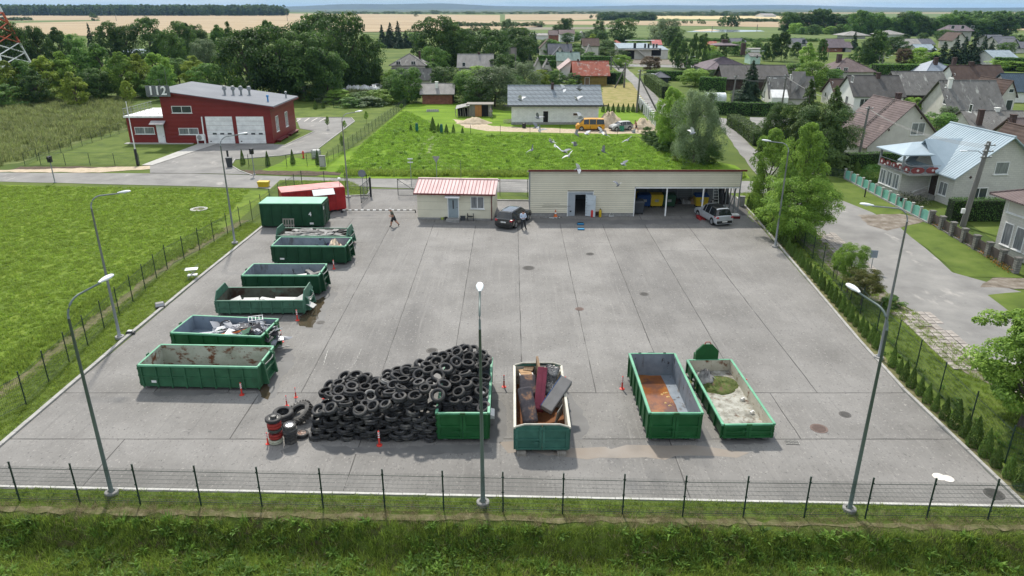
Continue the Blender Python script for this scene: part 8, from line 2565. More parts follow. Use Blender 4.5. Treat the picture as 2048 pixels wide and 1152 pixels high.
def spruce_mesh(name,seed,n,leaf,m=None,layers=16,droop=0.25,w=0.5):
 rng=np.random.default_rng(seed)
 Ps,Ns,Ts=[],[],[]
 tot=0
 br=[]
 for L_ in range(layers):
  h=L_/layers
  rmax=w*(1-h)**0.85+0.02
  nb=int(6+7*(1-h))
  for k in range(nb):
   a=rng.uniform(0,2*np.pi)
   br.append((h+rng.uniform(-0.02,0.02),a,rmax*rng.uniform(0.75,1.12)))
 wts=np.array([b[2]for b in br])**1.2
 wts/=wts.sum()
 bi=rng.choice(len(br),n,p=wts)
 B=np.array(br)[bi]
 t=rng.uniform(0.12,1,n)**0.75
 wid=B[:,2]*0.28*(1.15-t)
 lat=rng.normal(size=n)*wid*0.8
 rx=B[:,2]*t
 ca,sa=np.cos(B[:,1]),np.sin(B[:,1])
 z=np.clip(B[:,0]-droop*rx*t+0.05+rng.normal(size=n)*0.008,0.0,1)
 Pp=np.stack([rx*ca-lat*sa,rx*sa+lat*ca,z],1)
 N_=np.stack([ca*0.35,sa*0.35,np.ones(n)],1)+rng.normal(size=(n,3))*0.35
 k=n//60
 P2=np.stack([rng.normal(size=k)*0.008,rng.normal(size=k)*0.008,rng.uniform(0.9,1.02,k)],1)
 Pp=np.concatenate([Pp,P2])
 N_=np.concatenate([N_,rng.normal(size=(k,3))])
 tone=np.concatenate([0.35+0.5*t,np.full(k,0.6)])+rng.normal(size=n+k)*0.15
 return leaf_mesh(name,Pp,N_,leaf,tone,m or L_SPR,0.45,rng)
def cone_mesh(name,seed,n,leaf,m=None,blunt=0.0):
 """small clipped-looking thuja"""
 rng=np.random.default_rng(seed)
 h=rng.uniform(0,1,n)**1.25
 a=rng.uniform(0,2*np.pi,n)
 if blunt:
  r=0.5*np.clip(1-(np.abs(h-0.45)/0.58)**2.6,0,1)**0.6
 else:
  r=0.5*(np.clip(1-h,0,1)**0.72)*np.clip(0.62+h*3.2,0,1)
 r=r*(1+0.13*np.sin(a*4+h*9+seed)+0.08*np.sin(a*9+seed*3+h*20))*rng.uniform(0.78,1.05,n)
 Pp=np.stack([r*np.cos(a),r*np.sin(a),h],1)
 N_=np.stack([np.cos(a),np.sin(a),np.full(n,0.45)],1)+rng.normal(size=(n,3))*0.4
 tone=0.5+rng.normal(size=n)*0.2
 return leaf_mesh(name,Pp,N_,leaf,tone,m or L_THU,0.5,rng)
def trunk_mesh(name,seed,h=1.0,r=0.03,limbs=7,top=0.75):
 rq=random.Random(seed)
 mb=MB()
 c=[(0,0,-0.02)]
 for i in range(1,6):
  c.append((rq.uniform(-0.02,0.02)*i,rq.uniform(-0.02,0.02)*i,top*i/5))
 mb.tube(c,[r*(1-0.15*i)for i in range(6)],8)
 for k in range(limbs):
  b=c[2+k%3]
  a=rq.uniform(0,6.28)
  l=rq.uniform(0.18,0.34)
  p1=(b[0]+l*0.5*math.cos(a),b[1]+l*0.5*math.sin(a),b[2]+l*0.45)
  p2=(b[0]+l*math.cos(a),b[1]+l*math.sin(a),b[2]+l*1.0)
  mb.tube([b,p1,p2],[r*0.5,r*0.33,r*0.12],5)
 return mb.mesh(name,m_bark,True)
CR={'round':[crown_mesh('crown',101+i,10500,0.042,'round',85)for i in range(4)],'oval':[crown_mesh('crown',121+i,9000,0.042,'oval',90,lump=0.15)for i in range(3)],'poplar':[crown_mesh('crown',131+i,8000,0.044,'poplar',90,lump=0.15)for i in range(2)],'willow':[crown_mesh('crown',141+i,11000,0.038,'willow',100,lump=0.15)for i in range(2)],'dome':[crown_mesh('crown',151+i,5500,0.055,'dome',50)for i in range(3)],'spruce':[spruce_mesh('crown',161+i,8000,0.065)for i in range(3)],'fine':[crown_mesh('crown',171+i,42000,0.02,'oval',190,lump=0.125)for i in range(2)],'fineround':[crown_mesh('crown',181,44000,0.02,'round',200,lump=0.12)],'finewillow':[crown_mesh('crown',191,46000,0.019,'willow',230,lump=0.11)],'finespruce':[spruce_mesh('crown',195+i,30000,0.034,layers=24)for i in range(2)],'far':[crown_mesh('crown',201+i,1300,0.10,'round',30,lump=0.2)for i in range(3)],}
TR=[trunk_mesh('trunk',300+i)for i in range(4)]
TRP=trunk_mesh('trunk',310,r=0.02,limbs=3,top=0.9)
tq=random.Random(99)
def plant(kind,label,base,h,w,lm,group=None,parts=True,name='tree',cat='tree',z0=0.12,tilt=0):
 """crown from z0*h upwards, h tall, w wide"""
 me=tq.choice(CR[kind])
 az=tq.uniform(0,6.28)
 if not parts:
  o=put(name,me,None,(*base,-0.3+z0*h*0.3),az)
  o.scale=(w,w*tq.uniform(0.9,1.1),h*1.0)
  o.material_slots[0].link='OBJECT'
  o.material_slots[0].material=lm
  return tag(o,label,cat,group)
 t=thing(name,label,cat,(*base,-0.03),az,group)
 c=put('crown',me,t,(0,0,z0*h))
 c.scale=(w,w*tq.uniform(0.9,1.1),h*(1-z0))
 c.material_slots[0].link='OBJECT'
 c.material_slots[0].material=lm
 tk=put('trunk',TRP if kind in('spruce','finespruce','poplar')else tq.choice(TR),t)
 tk.scale=(min(w,h)*1.0,min(w,h)*1.0,h)
 return t
def tree_px(kind,label,px,base,top,wpx,lm,group=None,**k):
 """pixel column, ground row, top row and width in pixels"""
 x,y=G(px,base)
 h=T(top,y)
 depth=math.hypot(y*CP+ZC*SP,0)
 w=wpx/FPX*depth
 return plant(kind,label,(x,y),h,w,lm,group,**k)
def row(place,group,items,name='tree',cat='tree',noun='tree',**k):
 """items: (kind, px, base, top, width, material, adjectives)"""
 items=sorted(items,key=lambda q:q[1])
 for i,(kind,px,b,tp,w,lm,adj)in enumerate(items):
  od=ORD[i]if i==0 else(ORD[i]+' from the left' if i<len(ORD)else 'one of the last on the right')
  tree_px(kind,'%s %s %s'%(((ORD[i]if i<len(ORD)else 'rightmost')+' '+adj),noun,place),px,b,tp,w,lm,group,name=name,cat=cat,**k)
D,Mi,Li,Ye,Si,Sp,Sg=L_DARK,L_MID,L_LIGHT,L_YEL,L_SILV,L_SPR,L_SPRG
row('in the young belt at left','young trees left of the fire station',[('oval',-25,205,120,90,Li,'leafy light green'),('oval',22,206,122,75,Ye,'leafy light green'),('oval',62,203,118,70,Mi,'mid green'),('oval',100,202,112,70,Ye,'broad light green'),('oval',138,199,104,70,Li,'tall light green'),('oval',172,195,96,70,Mi,'tall mid green'),('oval',212,192,88,72,Mi,'tallest mid green'),('oval',252,196,104,64,Li,'bushy light green'),('oval',285,193,108,60,Ye,'bushy mid green'),('oval',322,186,103,66,Li,'round light green'),('oval',78,210,140,55,D,'dark low'),('round',203,200,138,60,D,'dark round'),('oval',392,172,112,60,Ye,'pale green'),('round',420,178,128,60,Mi,'low mid green'),('oval',452,170,104,50,Ye,'pale green'),('round',360,168,118,52,D,'dark'),('round',330,200,132,44,Mi,'mid green')],z0=0.04)
row('in the tall grass at left','saplings in the tall grass',[('oval',155,214,144,52,Ye,'yellow green'),('oval',258,204,160,28,Ye,'slim yellow green'),('dome',300,196,160,40,Mi,'bushy'),('dome',12,216,170,60,Mi,'bushy')],z0=0.03)
row('in the dark line behind the young belt','dark trees behind the young belt',[('round',30,165,46,60,D,'dark broad'),('round',60,160,66,50,D,'dark'),('round',88,160,56,44,D,'dark tall'),('oval',130,155,55,52,D,'dark'),('round',162,150,70,50,Mi,'dull green'),('spruce',193,140,49,26,Sp,'slim dark spruce-like'),('round',228,140,46,54,D,'dark broad'),('round',262,140,56,46,D,'dark'),('round',305,138,38,62,D,'dark tall'),('round',348,150,64,50,Mi,'dull green'),('round',372,140,46,50,D,'dark tall'),('round',402,135,52,44,D,'dark'),('oval',445,135,50,44,Mi,'mid green'),('oval',465,130,44,26,D,'slim dark'),('round',410,150,80,50,Si,'silvery blue'),('spruce',318,120,72,26,Sp,'small dark spruce-like'),('round',5,160,55,50,D,'dark')],z0=0.08)
row('in the dark group behind the fire station','big dark trees behind the fire station',[('round',505,200,62,105,D,'very large dark'),('round',560,196,58,110,D,'very large dark'),('round',610,200,68,110,D,'very large dark'),('round',645,170,30,100,D,'towering dark'),('round',692,180,32,105,D,'towering dark'),('round',735,175,78,70,D,'dark'),('oval',618,130,40,60,D,'tall dark'),('round',655,200,105,70,D,'dark'),('round',485,175,90,60,D,'dark'),('oval',545,130,38,50,Mi,'dull green'),('round',700,180,125,60,Mi,'low mid green'),('round',735,175,128,45,D,'low dark'),('oval',598,110,52,16,Mi,'slim pale')],z0=0.06)
row('in the conifer group in the middle distance','conifers in the middle distance',[('spruce',765,95,50,26,Sp,'dark'),('spruce',782,92,46,30,Sp,'bluish dark'),('spruce',797,92,43,24,Sp,'tallest dark'),('spruce',812,96,62,30,Sp,'low dark'),('round',828,95,66,28,Mi,'rounded mid green'),('round',838,92,64,24,Mi,'rounded mid green'),('spruce',776,96,64,30,Sp,'low dark'),('spruce',800,97,66,28,Sp,'low dark')],z0=0.03)
row('in the big group behind the grey brown house','big trees in the centre',[('round',876,150,38,84,D,'very large'),('round',905,150,52,70,D,'large'),('round',928,130,62,50,D,'dark'),('round',962,135,56,60,D,'large'),('round',985,150,62,74,D,'very large dark'),('round',1035,125,56,62,D,'large'),('oval',1014,100,36,34,Si,'grey green'),('round',1046,135,74,56,D,'dark'),('round',868,160,96,50,Mi,'light crowned'),('spruce',1069,108,63,24,Sp,'slim dark spruce-like'),('spruce',1060,145,108,26,Sp,'small dark spruce-like'),('round',935,100,58,30,Mi,'distant'),('round',1010,165,110,50,D,'dark')],z0=0.06)
row('in the garden belt behind the brick shed','garden trees behind the brick shed',[('round',818,205,138,62,Mi,'apple-like'),('round',795,195,150,50,Mi,'low'),('round',785,180,140,40,Li,'light green'),('round',890,180,135,60,D,'grey green'),('round',862,165,126,40,Mi,'small'),('round',955,200,134,80,Li,'light green'),('round',930,205,148,50,Mi,'low'),('willow',990,213,136,92,Si,'large silvery'),('round',958,215,155,60,D,'dark low'),('willow',1045,185,128,60,Si,'grey green'),('round',1020,200,150,50,D,'dark'),('round',1095,165,134,30,D,'dark small'),('round',1080,175,140,36,Ye,'yellow green'),('round',1110,172,142,34,Mi,'round'),('round',1148,172,146,34,D,'dark round'),('dome',1142,175,158,26,Li,'light low'),('round',760,175,148,44,D,'dark')],z0=0.03)
row('behind the station lawn','shrubs behind the station lawn',[('dome',590,196,176,50,Mi,'rough'),('dome',635,200,172,54,Mi,'rough'),('oval',636,196,152,24,Ye,'slim yellow green'),('dome',680,205,176,60,Li,'pale'),('dome',720,208,180,60,Mi,'grey green'),('dome',760,208,176,56,Li,'pale'),('dome',795,206,172,40,Mi,'low'),('dome',660,205,184,50,Si,'reedy'),('dome',740,212,190,60,Si,'reedy'),('dome',700,214,192,50,Mi,'low')],z0=0.0,name='bush',cat='bush',noun='bush',parts=False)
row('around the graphite roofed house','trees round the middle houses',[('round',1104,112,80,30,Mi,'small'),('round',1128,76,38,24,D,'round dark'),('round',1136,75,38,20,D,'dark twin'),('round',1113,70,50,14,D,'round dark'),('round',1197,76,42,20,D,'round dark'),('round',1246,88,38,52,D,'very large dark'),('round',1272,100,78,34,Mi,'low'),('willow',1330,90,40,54,Si,'large grey green'),('round',1345,95,55,40,D,'dark'),('round',1175,80,62,22,Si,'grey green'),('round',1187,82,60,24,D,'bushy'),('round',1205,84,62,24,D,'bushy'),('dome',1185,88,68,16,Ye,'bright yellow green'),('round',1215,100,80,34,D,'bushy'),('round',1150,82,64,24,Mi,'bushy'),('round',1135,85,66,22,D,'bushy'),('round',1210,112,94,34,D,'round'),('round',1235,122,100,36,D,'round'),('round',1242,135,110,34,Li,'light green'),('round',1155,118,96,34,Mi,'scrubby'),('round',1178,125,104,30,Mi,'scrubby'),('round',1095,98,78,26,D,'bushy'),('spruce',1133,80,58,12,Sp,'slim spruce-like')],z0=0.04)
row('along the road junction','trees along the road junction',[('round',1300,140,113,38,L_BRZ,'reddish'),('poplar',1350,136,75,30,D,'drooping dark'),('poplar',1362,138,80,28,D,'drooping dark'),('poplar',1385,135,66,22,D,'slim dark'),('poplar',1403,138,66,24,D,'slim dark'),('poplar',1445,118,66,24,D,'slim dark'),('round',1385,140,118,34,Mi,'low round'),('round',1418,118,92,30,Li,'light round'),('round',1430,128,104,26,Mi,'round'),('round',1475,112,84,40,Mi,'spreading'),('poplar',1485,96,76,10,D,'slim small'),('round',1460,95,80,24,Mi,'garden'),('round',1512,100,82,20,Mi,'garden')],z0=0.04)
row('behind the barn and hedges','trees in the right gardens',[('round',1390,172,138,54,Li,'light green'),('round',1422,165,140,26,D,'low'),('poplar',1545,122,68,34,D,'tall'),('poplar',1562,122,64,34,D,'tall'),('poplar',1530,122,84,24,D,'dark'),('poplar',1590,118,84,24,D,'dark'),('oval',1612,132,86,36,Li,'light green'),('poplar',1640,130,78,26,Mi,'birch-like'),('round',1620,178,124,56,Li,'large light'),('round',1590,172,128,46,Mi,'large'),('round',1650,175,138,40,Mi,'round'),('finespruce',1497,213,122,62,Sp,'dark pointed fir-like'),('round',1480,212,180,40,Sp,'low dark'),('spruce',1706,100,64,22,Sp,'slim spruce-like'),('oval',1748,132,58,48,D,'tall dark'),('round',1738,132,76,36,D,'dark'),('oval',1715,128,92,34,Mi,'birch-like'),('oval',1728,128,96,20,Li,'light slim'),('round',1786,108,74,42,D,'round dense'),('round',1806,130,98,30,L_BRZ,'bronze leaved'),('dome',1835,130,96,56,Li,'weeping light'),('round',1668,160,138,30,Mi,'low')],z0=0.04)
row('in the spruce group of the right village','spruces in the right village',[('spruce',1862,128,92,34,Sp,'dark'),('spruce',1882,128,84,38,Sp,'dark'),('spruce',1905,128,72,36,Sp,'dark'),('spruce',1922,128,74,36,Sp,'tall dark'),('spruce',1940,128,64,38,Sp,'tallest dark'),('spruce',1960,128,72,36,Sp,'tall dark'),('spruce',1976,128,80,34,Sp,'dark')],z0=0.02)
row('in the far right gardens','trees in the far right gardens',[('round',2008,122,86,34,Mi,'round'),('round',2000,140,118,50,Li,'light'),('dome',2030,142,122,50,Li,'light'),('round',1885,82,60,28,Mi,'light crowned'),('round',1845,80,66,20,D,'small'),('dome',1810,82,68,22,D,'small'),('round',2040,130,116,30,D,'dark'),('round',1960,122,112,30,Mi,'low'),('dome',1760,150,128,60,Mi,'low hedge-like'),('dome',1800,150,130,60,Mi,'low hedge-like'),('dome',1830,148,132,50,Li,'low hedge-like'),('round',1780,90,75,26,D,'small'),('round',2030,95,70,30,D,'far')],z0=0.02)
items=[]
for i in range(34):
 px=1572+i*15.5
 tp=24+7*math.sin(i*1.1)+(8 if i>9 else 0)+tq.uniform(-3,3)+(4 if i>20 else 0)
 items.append(('round',px+tq.uniform(-5,5),66 if i<9 else 72,tp,tq.uniform(30,44),D if(i<9 or tq.random()<0.45)else Mi,'tall dark' if i<9 else 'tall'))
row('in the tall tree belt on the right skyline','tall trees of the right skyline',items[:30],z0=0.02)
row('at the foot of the skyline belt','low trees before the skyline belt',[('round',1590+18*i,68+(i%3),46+(i*7%11),26,Li if i%4==0 else Mi,'low light' if i%4==0 else 'low')for i in range(14)],z0=0.0,parts=False)
row('standing in the far fields','scattered trees in the far fields',[('far',189,42,25,13,D,'bushy'),('far',1182,37,29,7,D,'small round'),('far',1367,47,39,7,D,'small'),('far',1373,47,40,6,D,'small'),('far',1383,47,40,7,D,'small'),('far',1397,47,37,8,D,'small'),('far',1405,48,39,7,D,'small'),('far',1409,48,42,6,D,'small'),('far',832,33,27,8,D,'small'),('far',1424,32,20,10,D,'round'),('far',1443,52,34,14,D,'tall'),('far',1452,53,30,16,D,'tall'),('far',1462,53,29,18,D,'tall'),('far',1473,53,30,16,D,'tall'),('far',1450,32,22,14,D,'broad'),('far',1520,32,22,18,D,'broad'),('far',868,26,20,22,D,'broad'),('far',1085,28,22,20,D,'broad')],parts=False,z0=0.0)
def wood(label,px0,px1,base,top,n,wpx,lm,jit=4,name='far_wood'):
 vs=[]
 me0=CR['far']
 Pv,Tn,faces=[],[],0
 for i in range(n):
  px=px0+(px1-px0)*(i+tq.uniform(-0.4,0.4))/n
  b=base+tq.uniform(0,1.2)
  x,y=G(px,b)
  h=T(top+tq.uniform(-jit*0.3,jit*0.5),y)
  w=wpx/FPX*y
  src=tq.choice(me0)
  co=np.empty(len(src.vertices)*3,np.float32)
  src.vertices.foreach_get('co',co)
  co=co.reshape(-1,3)*np.array([w,w*1.2,max(h,1.0)])+np.array([x,y,-0.5])
  tn=np.empty(len(src.polygons),np.float32)
  src.attributes['tone'].data.foreach_get('value',tn)
  Pv.append(co)
  Tn.append(np.clip(tn+tq.uniform(-0.25,0.25),0,1))
 V=np.concatenate(Pv)
 tn=np.concatenate(Tn)
 nf=len(V)//4
 me=bpy.data.meshes.new(name)
 me.vertices.add(len(V))
 me.vertices.foreach_set('co',V.astype(np.float32).ravel())
 me.loops.add(len(V))
 me.loops.foreach_set('vertex_index',np.arange(len(V),dtype=np.int32))
 me.polygons.add(nf)
 me.polygons.foreach_set('loop_start',np.arange(0,len(V),4,dtype=np.int32))
 me.update(calc_edges=True)
 me.attributes.new('tone','FLOAT','FACE').data.foreach_set('value',tn.astype(np.float32))
 me.materials.append(lm)
 return tag(put(name,me),label,None,None,'stuff')
wood('long dark wood along the left horizon',-60,575,30.5,11,150,16,D,7)
wood('second rank of the long wood along the left horizon',-60,560,29,9,110,16,D,3)
wood('copse at the left edge beyond the first field',-20,65,40,33,14,12,D)
wood('dark hedgerow in the middle of the far fields',885,1090,52,43,34,12,D,5)
wood('wood beyond the fields right of the lone tree',1200,1310,40,25,34,14,D,5)
wood('low row of trees beyond the right wheat field',1480,1560,43,36,18,9,D,2)
wood('thin line of trees along the horizon in the middle',640,1560,27,22.5,90,14,D,3)
wood('tree line on the right horizon',1220,1600,31,25,60,12,D,4)
wood('far wood behind the right skyline belt',1900,2300,56,22,50,26,Mi,6)
wood('reeds and scrub between the village and the far fields',1270,1640,82,74,60,14,Mi,4)
wood('shrubs in the gardens of the far village',1080,1300,96,86,40,16,Mi,6)
def hill(label_seed,Y,x0,x1,hmax,seed):
 rq=random.Random(seed)
 n=80
 mb=MB()
 top=[]
 for i in range(n+1):
  t=i/n
  e=math.sin(math.pi*t)**0.5
  top.append((x0+(x1-x0)*t,hmax*e*(0.78+0.14*math.sin(t*9+seed)+0.08*math.sin(t*23+seed*2)+rq.uniform(-.015,.015))))
 k=0
 for(x,z)in top:
  mb.v+=[(x,Y-hmax*8,-1.0),(x,Y,z),(x,Y+hmax*8,-1.0)]
 for i in range(n):
  a=i*3
  mb.f+=[(a,a+3,a+4,a+1),(a+1,a+4,a+5,a+2)]
 o=mb.build('hills',mat('wooded_hill',[(0.018,0.036,0.03),(0.035,0.06,0.045)],scale=0.004,world=True,rough=0.95),None,smooth=True)
 o['kind']='structure'
hill(0,9000,-3600,900,68,3)
hill(1,11500,-2000,6500,62,8)
hill(2,8000,3000,9000,22,5)
hill(3,12500,-9000,-1500,40,9)
tree_px('finewillow','large silvery willow beside the bend of the road',1388,325,186,98,L_SILV,z0=0.05)
tree_px('fine','tall fresh green tree left of the silvery willow',1338,300,172,74,L_LIGHT,z0=0.05)
tree_px('fineround','low dark bush under the right side of the willow',1413,328,288,52,L_MID,z0=0.0,name='bush',cat='bush')
tree_px('dome','dark bush under the left side of the willow',1388,318,282,44,L_DARK,z0=0.0,name='bush',cat='bush')
for i,(px,b,w)in enumerate([(1303,283,22),(1313,289,24),(1322,296,26),(1332,304,28),(1294,276,20)]):
 tree_px('dome','%s dark shrub in the short row at the field corner'%['second','third','fourth','fifth and nearest','first and farthest'][i],px,b,b-26,w+6,L_DARK,z0=0.0,name='bush',cat='bush',parts=False)
tree_px('dome','small yellow bush at the right of the bright field',1350,322,306,15,L_YEL,z0=0.0,name='bush',cat='bush',parts=False)
tree_px('fine','left of two tall birches beside the warehouse',1530,440,258,90,L_LIGHT,z0=0.05,name='birch_tree')
tree_px('fine','right of two tall birches beside the warehouse',1590,470,244,104,L_LIGHT,z0=0.04,name='birch_tree')
tree_px('fineround','broad low birch between the two tall birches',1588,480,350,130,L_LIGHT,z0=0.04,name='birch_tree')
tree_px('finespruce','large dark fir in front of the brown tiled house, left one',1598,332,162,96,L_SPRG,z0=0.02,name='fir_tree')
tree_px('finespruce','large green fir in front of the brown tiled house, right one',1648,340,176,110,L_SPRG,z0=0.02,name='fir_tree')
tree_px('fineround','dense dark tree between the firs and the hedge',1640,338,205,100,L_SPRG,z0=0.02)
tree_px('fineround','dense dark tree left of the firs',1560,320,205,80,L_DARK,z0=0.02)
tree_px('spruce','small pale fir left of the dark group',1528,310,225,40,L_SPRG,z0=0.02,name='fir_tree')
tree_px('round','dark shrub between the tiled house and the slate house',1870,285,228,70,L_MID,z0=0.02,name='bush',cat='bush')
tree_px('round','pale shrub at the pale gable of the slate house',1893,262,215,40,L_SILV,z0=0.02,name='bush',cat='bush')
tree_px('round','light green bush below the slate barn',1825,225,196,40,L_LIGHT,z0=0.02,name='bush',cat='bush')
tree_px('round','rusty bush beside the small white outbuilding',1680,225,205,30,L_BRZ,z0=0.02,name='bush',cat='bush')
tree_px('fineround','small maple on the verge, right one beside the sign',1694,585,488,56,L_LIGHT,z0=0.32)
tree_px('fine','small thin maple on the verge, left of the other',1672,560,494,26,L_LIGHT,z0=0.3)
tree_px('fineround','reddish young cherry tree on the verge below the road sign',1722,610,540,64,leaf_mat('leaves_olive',pal((0.05,0.06,0.015),(0.10,0.12,0.025),(0.17,0.15,0.04))),z0=0.3)
tree_px('dome','heap of cut branches beside the paving slabs',1782,612,585,46,L_MID,z0=0.0,name='branch_heap',cat='branches',parts=False)
near=crown_mesh('crown',401,34000,0.03,'round',150,lump=0.105)
x,y=G(2032,852)
t=thing('tree','spreading fruit tree over the fence at the lower right edge','tree',(x+0.2,y,0))
c=put('crown',near,t,(0.3,0.2,1.3),1.0)
c.scale=(5.6,5.2,4.3)
c.material_slots[0].link='OBJECT'
c.material_slots[0].material=L_LIGHT
k_=put('trunk',trunk_mesh('trunk',402,r=0.045,limbs=9,top=0.7),t)
k_.scale=(3.6,3.6,5.0)
TH=[cone_mesh('thuja',501+i,1900,0.085)for i in range(4)]
th_pts=[]
ya=25.4
n_th=0
while ya<73:
 x=xr(ya)+0.62+(0.05 if ya<40 else 0)
 if not(37.0<ya<38.8):
  s_=tq.uniform(0.85,1.2)*(1.1 if ya<31 else 0.92)
  o=put('thuja',tq.choice(TH),None,(x+tq.uniform(-.05,.05),ya,-0.03),tq.uniform(0,6))
  o.scale=(0.56*s_*tq.uniform(0.9,1.15),0.56*s_,1.18*s_*tq.uniform(0.9,1.12))
  where='nearest the front fence' if n_th<12 else('beyond the front right lamp' if n_th<26 else('before the small maples' if n_th<42 else 'near the silver car'))
  od=['first','second','third','fourth','fifth','sixth','seventh','eighth','ninth','tenth','eleventh','twelfth','thirteenth','fourteenth','fifteenth','sixteenth','seventeenth','eighteenth','nineteenth','twentieth']
  base_=0 if n_th<12 else(12 if n_th<26 else(26 if n_th<42 else 42))
  tag(o,'young thuja, %s going away, %s'%(od[min(19,n_th-base_)],where),'thuja','young thujas along the right fence')
  n_th+=1
 ya+=0.8 if ya<50 else 0.85
for i,(px,b,h_)in enumerate([(486,328,24),(536,331,24),(586,328,25),(636,329,24)]):
 x,y=G(px,b)
 o=put('thuja',TH[i],None,(x,y,-0.02),i)
 o.scale=(0.75,0.75,1.95)
 tag(o,'%s of four small thujas in front of the fire station forecourt'%['leftmost','second','third','rightmost'][i],'thuja','thujas before the forecourt')
for i,px in enumerate([1206,1216,1226,1236,1246,1256,1266,1276,1285,1294]):
 x,y=G(px,224)
 o=put('thuja',TH[i%4],None,(x,y,-0.02),i)
 o.scale=(0.9,0.9,1.7)
 tag(o,'%s small thuja in the row behind the grey van'%ORD[i],'thuja','thujas beside the white block house')
for i,(px,b,s_)in enumerate([(631,218,1.6),(647,216,1.5),(866,262,2.0),(877,264,1.3),(893,266,1.3),(907,265,1.2),(822,262,1.0),(925,266,0.9)]):
 x,y=G(px,b)
 o=put('thuja',TH[i%4],None,(x,y,-0.02),i)
 o.scale=(0.6*s_,0.6*s_,1.15*s_)
 tag(o,['dark thuja on the lawn right of the fire station','second dark thuja on the lawn right of the fire station','tallest of the young conifers in the bright field','young conifer right of the tallest one in the field','dark young conifer in the middle of the field row','fourth young conifer of the field row','leftmost tiny conifer of the field row','rightmost tiny conifer of the field row'][i],'conifer','young conifers in the fields')
for i,(px,b,tp)in enumerate([(656,258,232),(733,246,222),(685,303,268),(803,222,206),(690,262,240)]):
 tree_px('oval','%s slender sapling on the station lawn'%['second','fourth','nearest','farthest','third'][i],px,b,tp,9,L_LIGHT,'saplings on the station lawn',z0=0.35)
def hedge(label,pts,w,h,lm,dens=90,leaf=0.12,name='hedge',top=None):
 t=thing(name,label,'hedge',(*pts[0],0))
 rng=np.random.default_rng(len(label))
 Ps,Ns=[],[]
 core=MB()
 for a,b in zip(pts[:-1],pts[1:]):
  a,b=np.array(a),np.array(b)
  L_=np.linalg.norm(b-a)
  u=(b-a)/L_
  nrm=np.array([-u[1],u[0]])
  q=[tuple((a+nrm*w*s_*0.44-np.array(pts[0])))for s_ in(1,-1)]+[tuple((b+nrm*w*s_*0.44-np.array(pts[0])))for s_ in(-1,1)]
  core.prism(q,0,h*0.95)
  for face,area in(('t',L_*w),('l',L_*h),('r',L_*h),('e',w*h),('f',w*h)):
   n=int(area*dens)
   s=rng.uniform(0,L_,n)
   if face=='t':
    v=rng.uniform(-w/2,w/2,n);z=np.full(n,h);nn=np.array([0,0,1.0])
   elif face in 'lr':
    sg=1 if face=='l' else-1
    v=np.full(n,sg*w/2);z=rng.uniform(0,h,n);nn=np.array([nrm[0]*sg,nrm[1]*sg,0.2])
   else:
    s=np.full(n,0.0 if face=='e' else L_);v=rng.uniform(-w/2,w/2,n);z=rng.uniform(0,h,n)
    sg=-1 if face=='e' else 1
    nn=np.array([u[0]*sg,u[1]*sg,0.2])
   z=z+0.05*np.sin(s*1.9)+rng.normal(size=n)*0.03
   v=v+0.06*np.sin(s*1.3+z*2)+rng.normal(size=n)*0.03
   P3=np.stack([a[0]+u[0]*s+nrm[0]*v-pts[0][0],a[1]+u[1]*s+nrm[1]*v-pts[0][1],z],1)
   Ps.append(P3)
   Ns.append(np.tile(nn,(n,1))+rng.normal(size=(n,3))*0.45)
 Pp,N_=np.concatenate(Ps),np.concatenate(Ns)
 me=leaf_mesh('foliage',Pp,N_,leaf,0.5+rng.normal(size=len(Pp))*0.22,lm,rng=rng)
 put('foliage',me,t)
 core.build('dark_core',mat('hedge_core',(0.012,0.02,0.008),rough=1),t)  # solid near-black green block filling the hedge behind the leaves
 return t
hedge('tall clipped dark green hedge beside the white brick house',[G(1895,440),G(2035,440)],1.2,2.1,L_HEDGE)
hedge('clipped hedge below the brown tiled house',[G(1690,338),G(1815,334)],1.2,2.0,L_HEDGE)
hedge('long clipped hedge along the side road',[G(1425,228),G(1500,231),G(1556,231)],1.4,2.4,L_HEDGE,50,0.18)
hedge('loose rounded hedge along the lawn by the junction',[G(1464,250),G(1482,262),G(1500,275),G(1520,292)],2.2,1.9,L_THU,50,0.18)
hedge('long clipped hedge along the street behind the utility pole',[G(1295,168),G(1312,182),G(1332,198)],2.2,2.8,L_THU,40,0.22)
hedge('dark clipped hedge behind the polytunnel',[G(1398,182),G(1450,184)],2.0,3.4,L_HEDGE,40,0.22)
hedge('dark hedge behind the black pavilion roof',[G(1292,160),G(1400,162)],2.0,2.6,L_HEDGE,35,0.25)
hedge('dark hedge in front of the graphite roofed house',[G(1078,128),G(1120,129)],2.5,3.0,L_HEDGE,30,0.3)
hedge('second dark hedge below the graphite roofed house',[G(1080,135),G(1115,136)],2.5,2.4,L_HEDGE,30,0.3)
hedge('dark hedge right of the pale green roof',[G(1160,130),G(1225,130)],2.5,3.0,L_HEDGE,30,0.3)
hedge('dark hedge with a grey fence beside the yellow house',[G(1217,168),G(1232,166)],5,3.0,L_HEDGE,30,0.25)
hedge('long hedge at the foot of the right village green',[G(1745,152),G(1850,152),G(1990,156)],3.5,3.4,L_MID,25,0.35)
hedge('thuja hedge at the right edge of the village',[G(1985,140),G(2060,142)],2.5,4.0,L_HEDGE,30,0.3)
for i,(px,b,w,h_,lb)in enumerate([(1742,362,42,33,'large ball shaped box bush behind the turquoise fence'),(1785,378,28,36,'smaller yellowish ball bush beside the porch'),(1712,345,20,24,'small pointed bush between the hedge and the large ball bush')]):
 x,y=G(px,b)
 o=put('ball_bush',cone_mesh('ball_bush',600+i,7000,0.04,L_THU if i else L_HEDGE,1.0 if i<2 else 0),None,(x,y,0))
 d_=y*CP+ZC*SP
 o.scale=(w/FPX*d_,w/FPX*d_,T(b-h_,y))
 tag(o,lb,'bush')
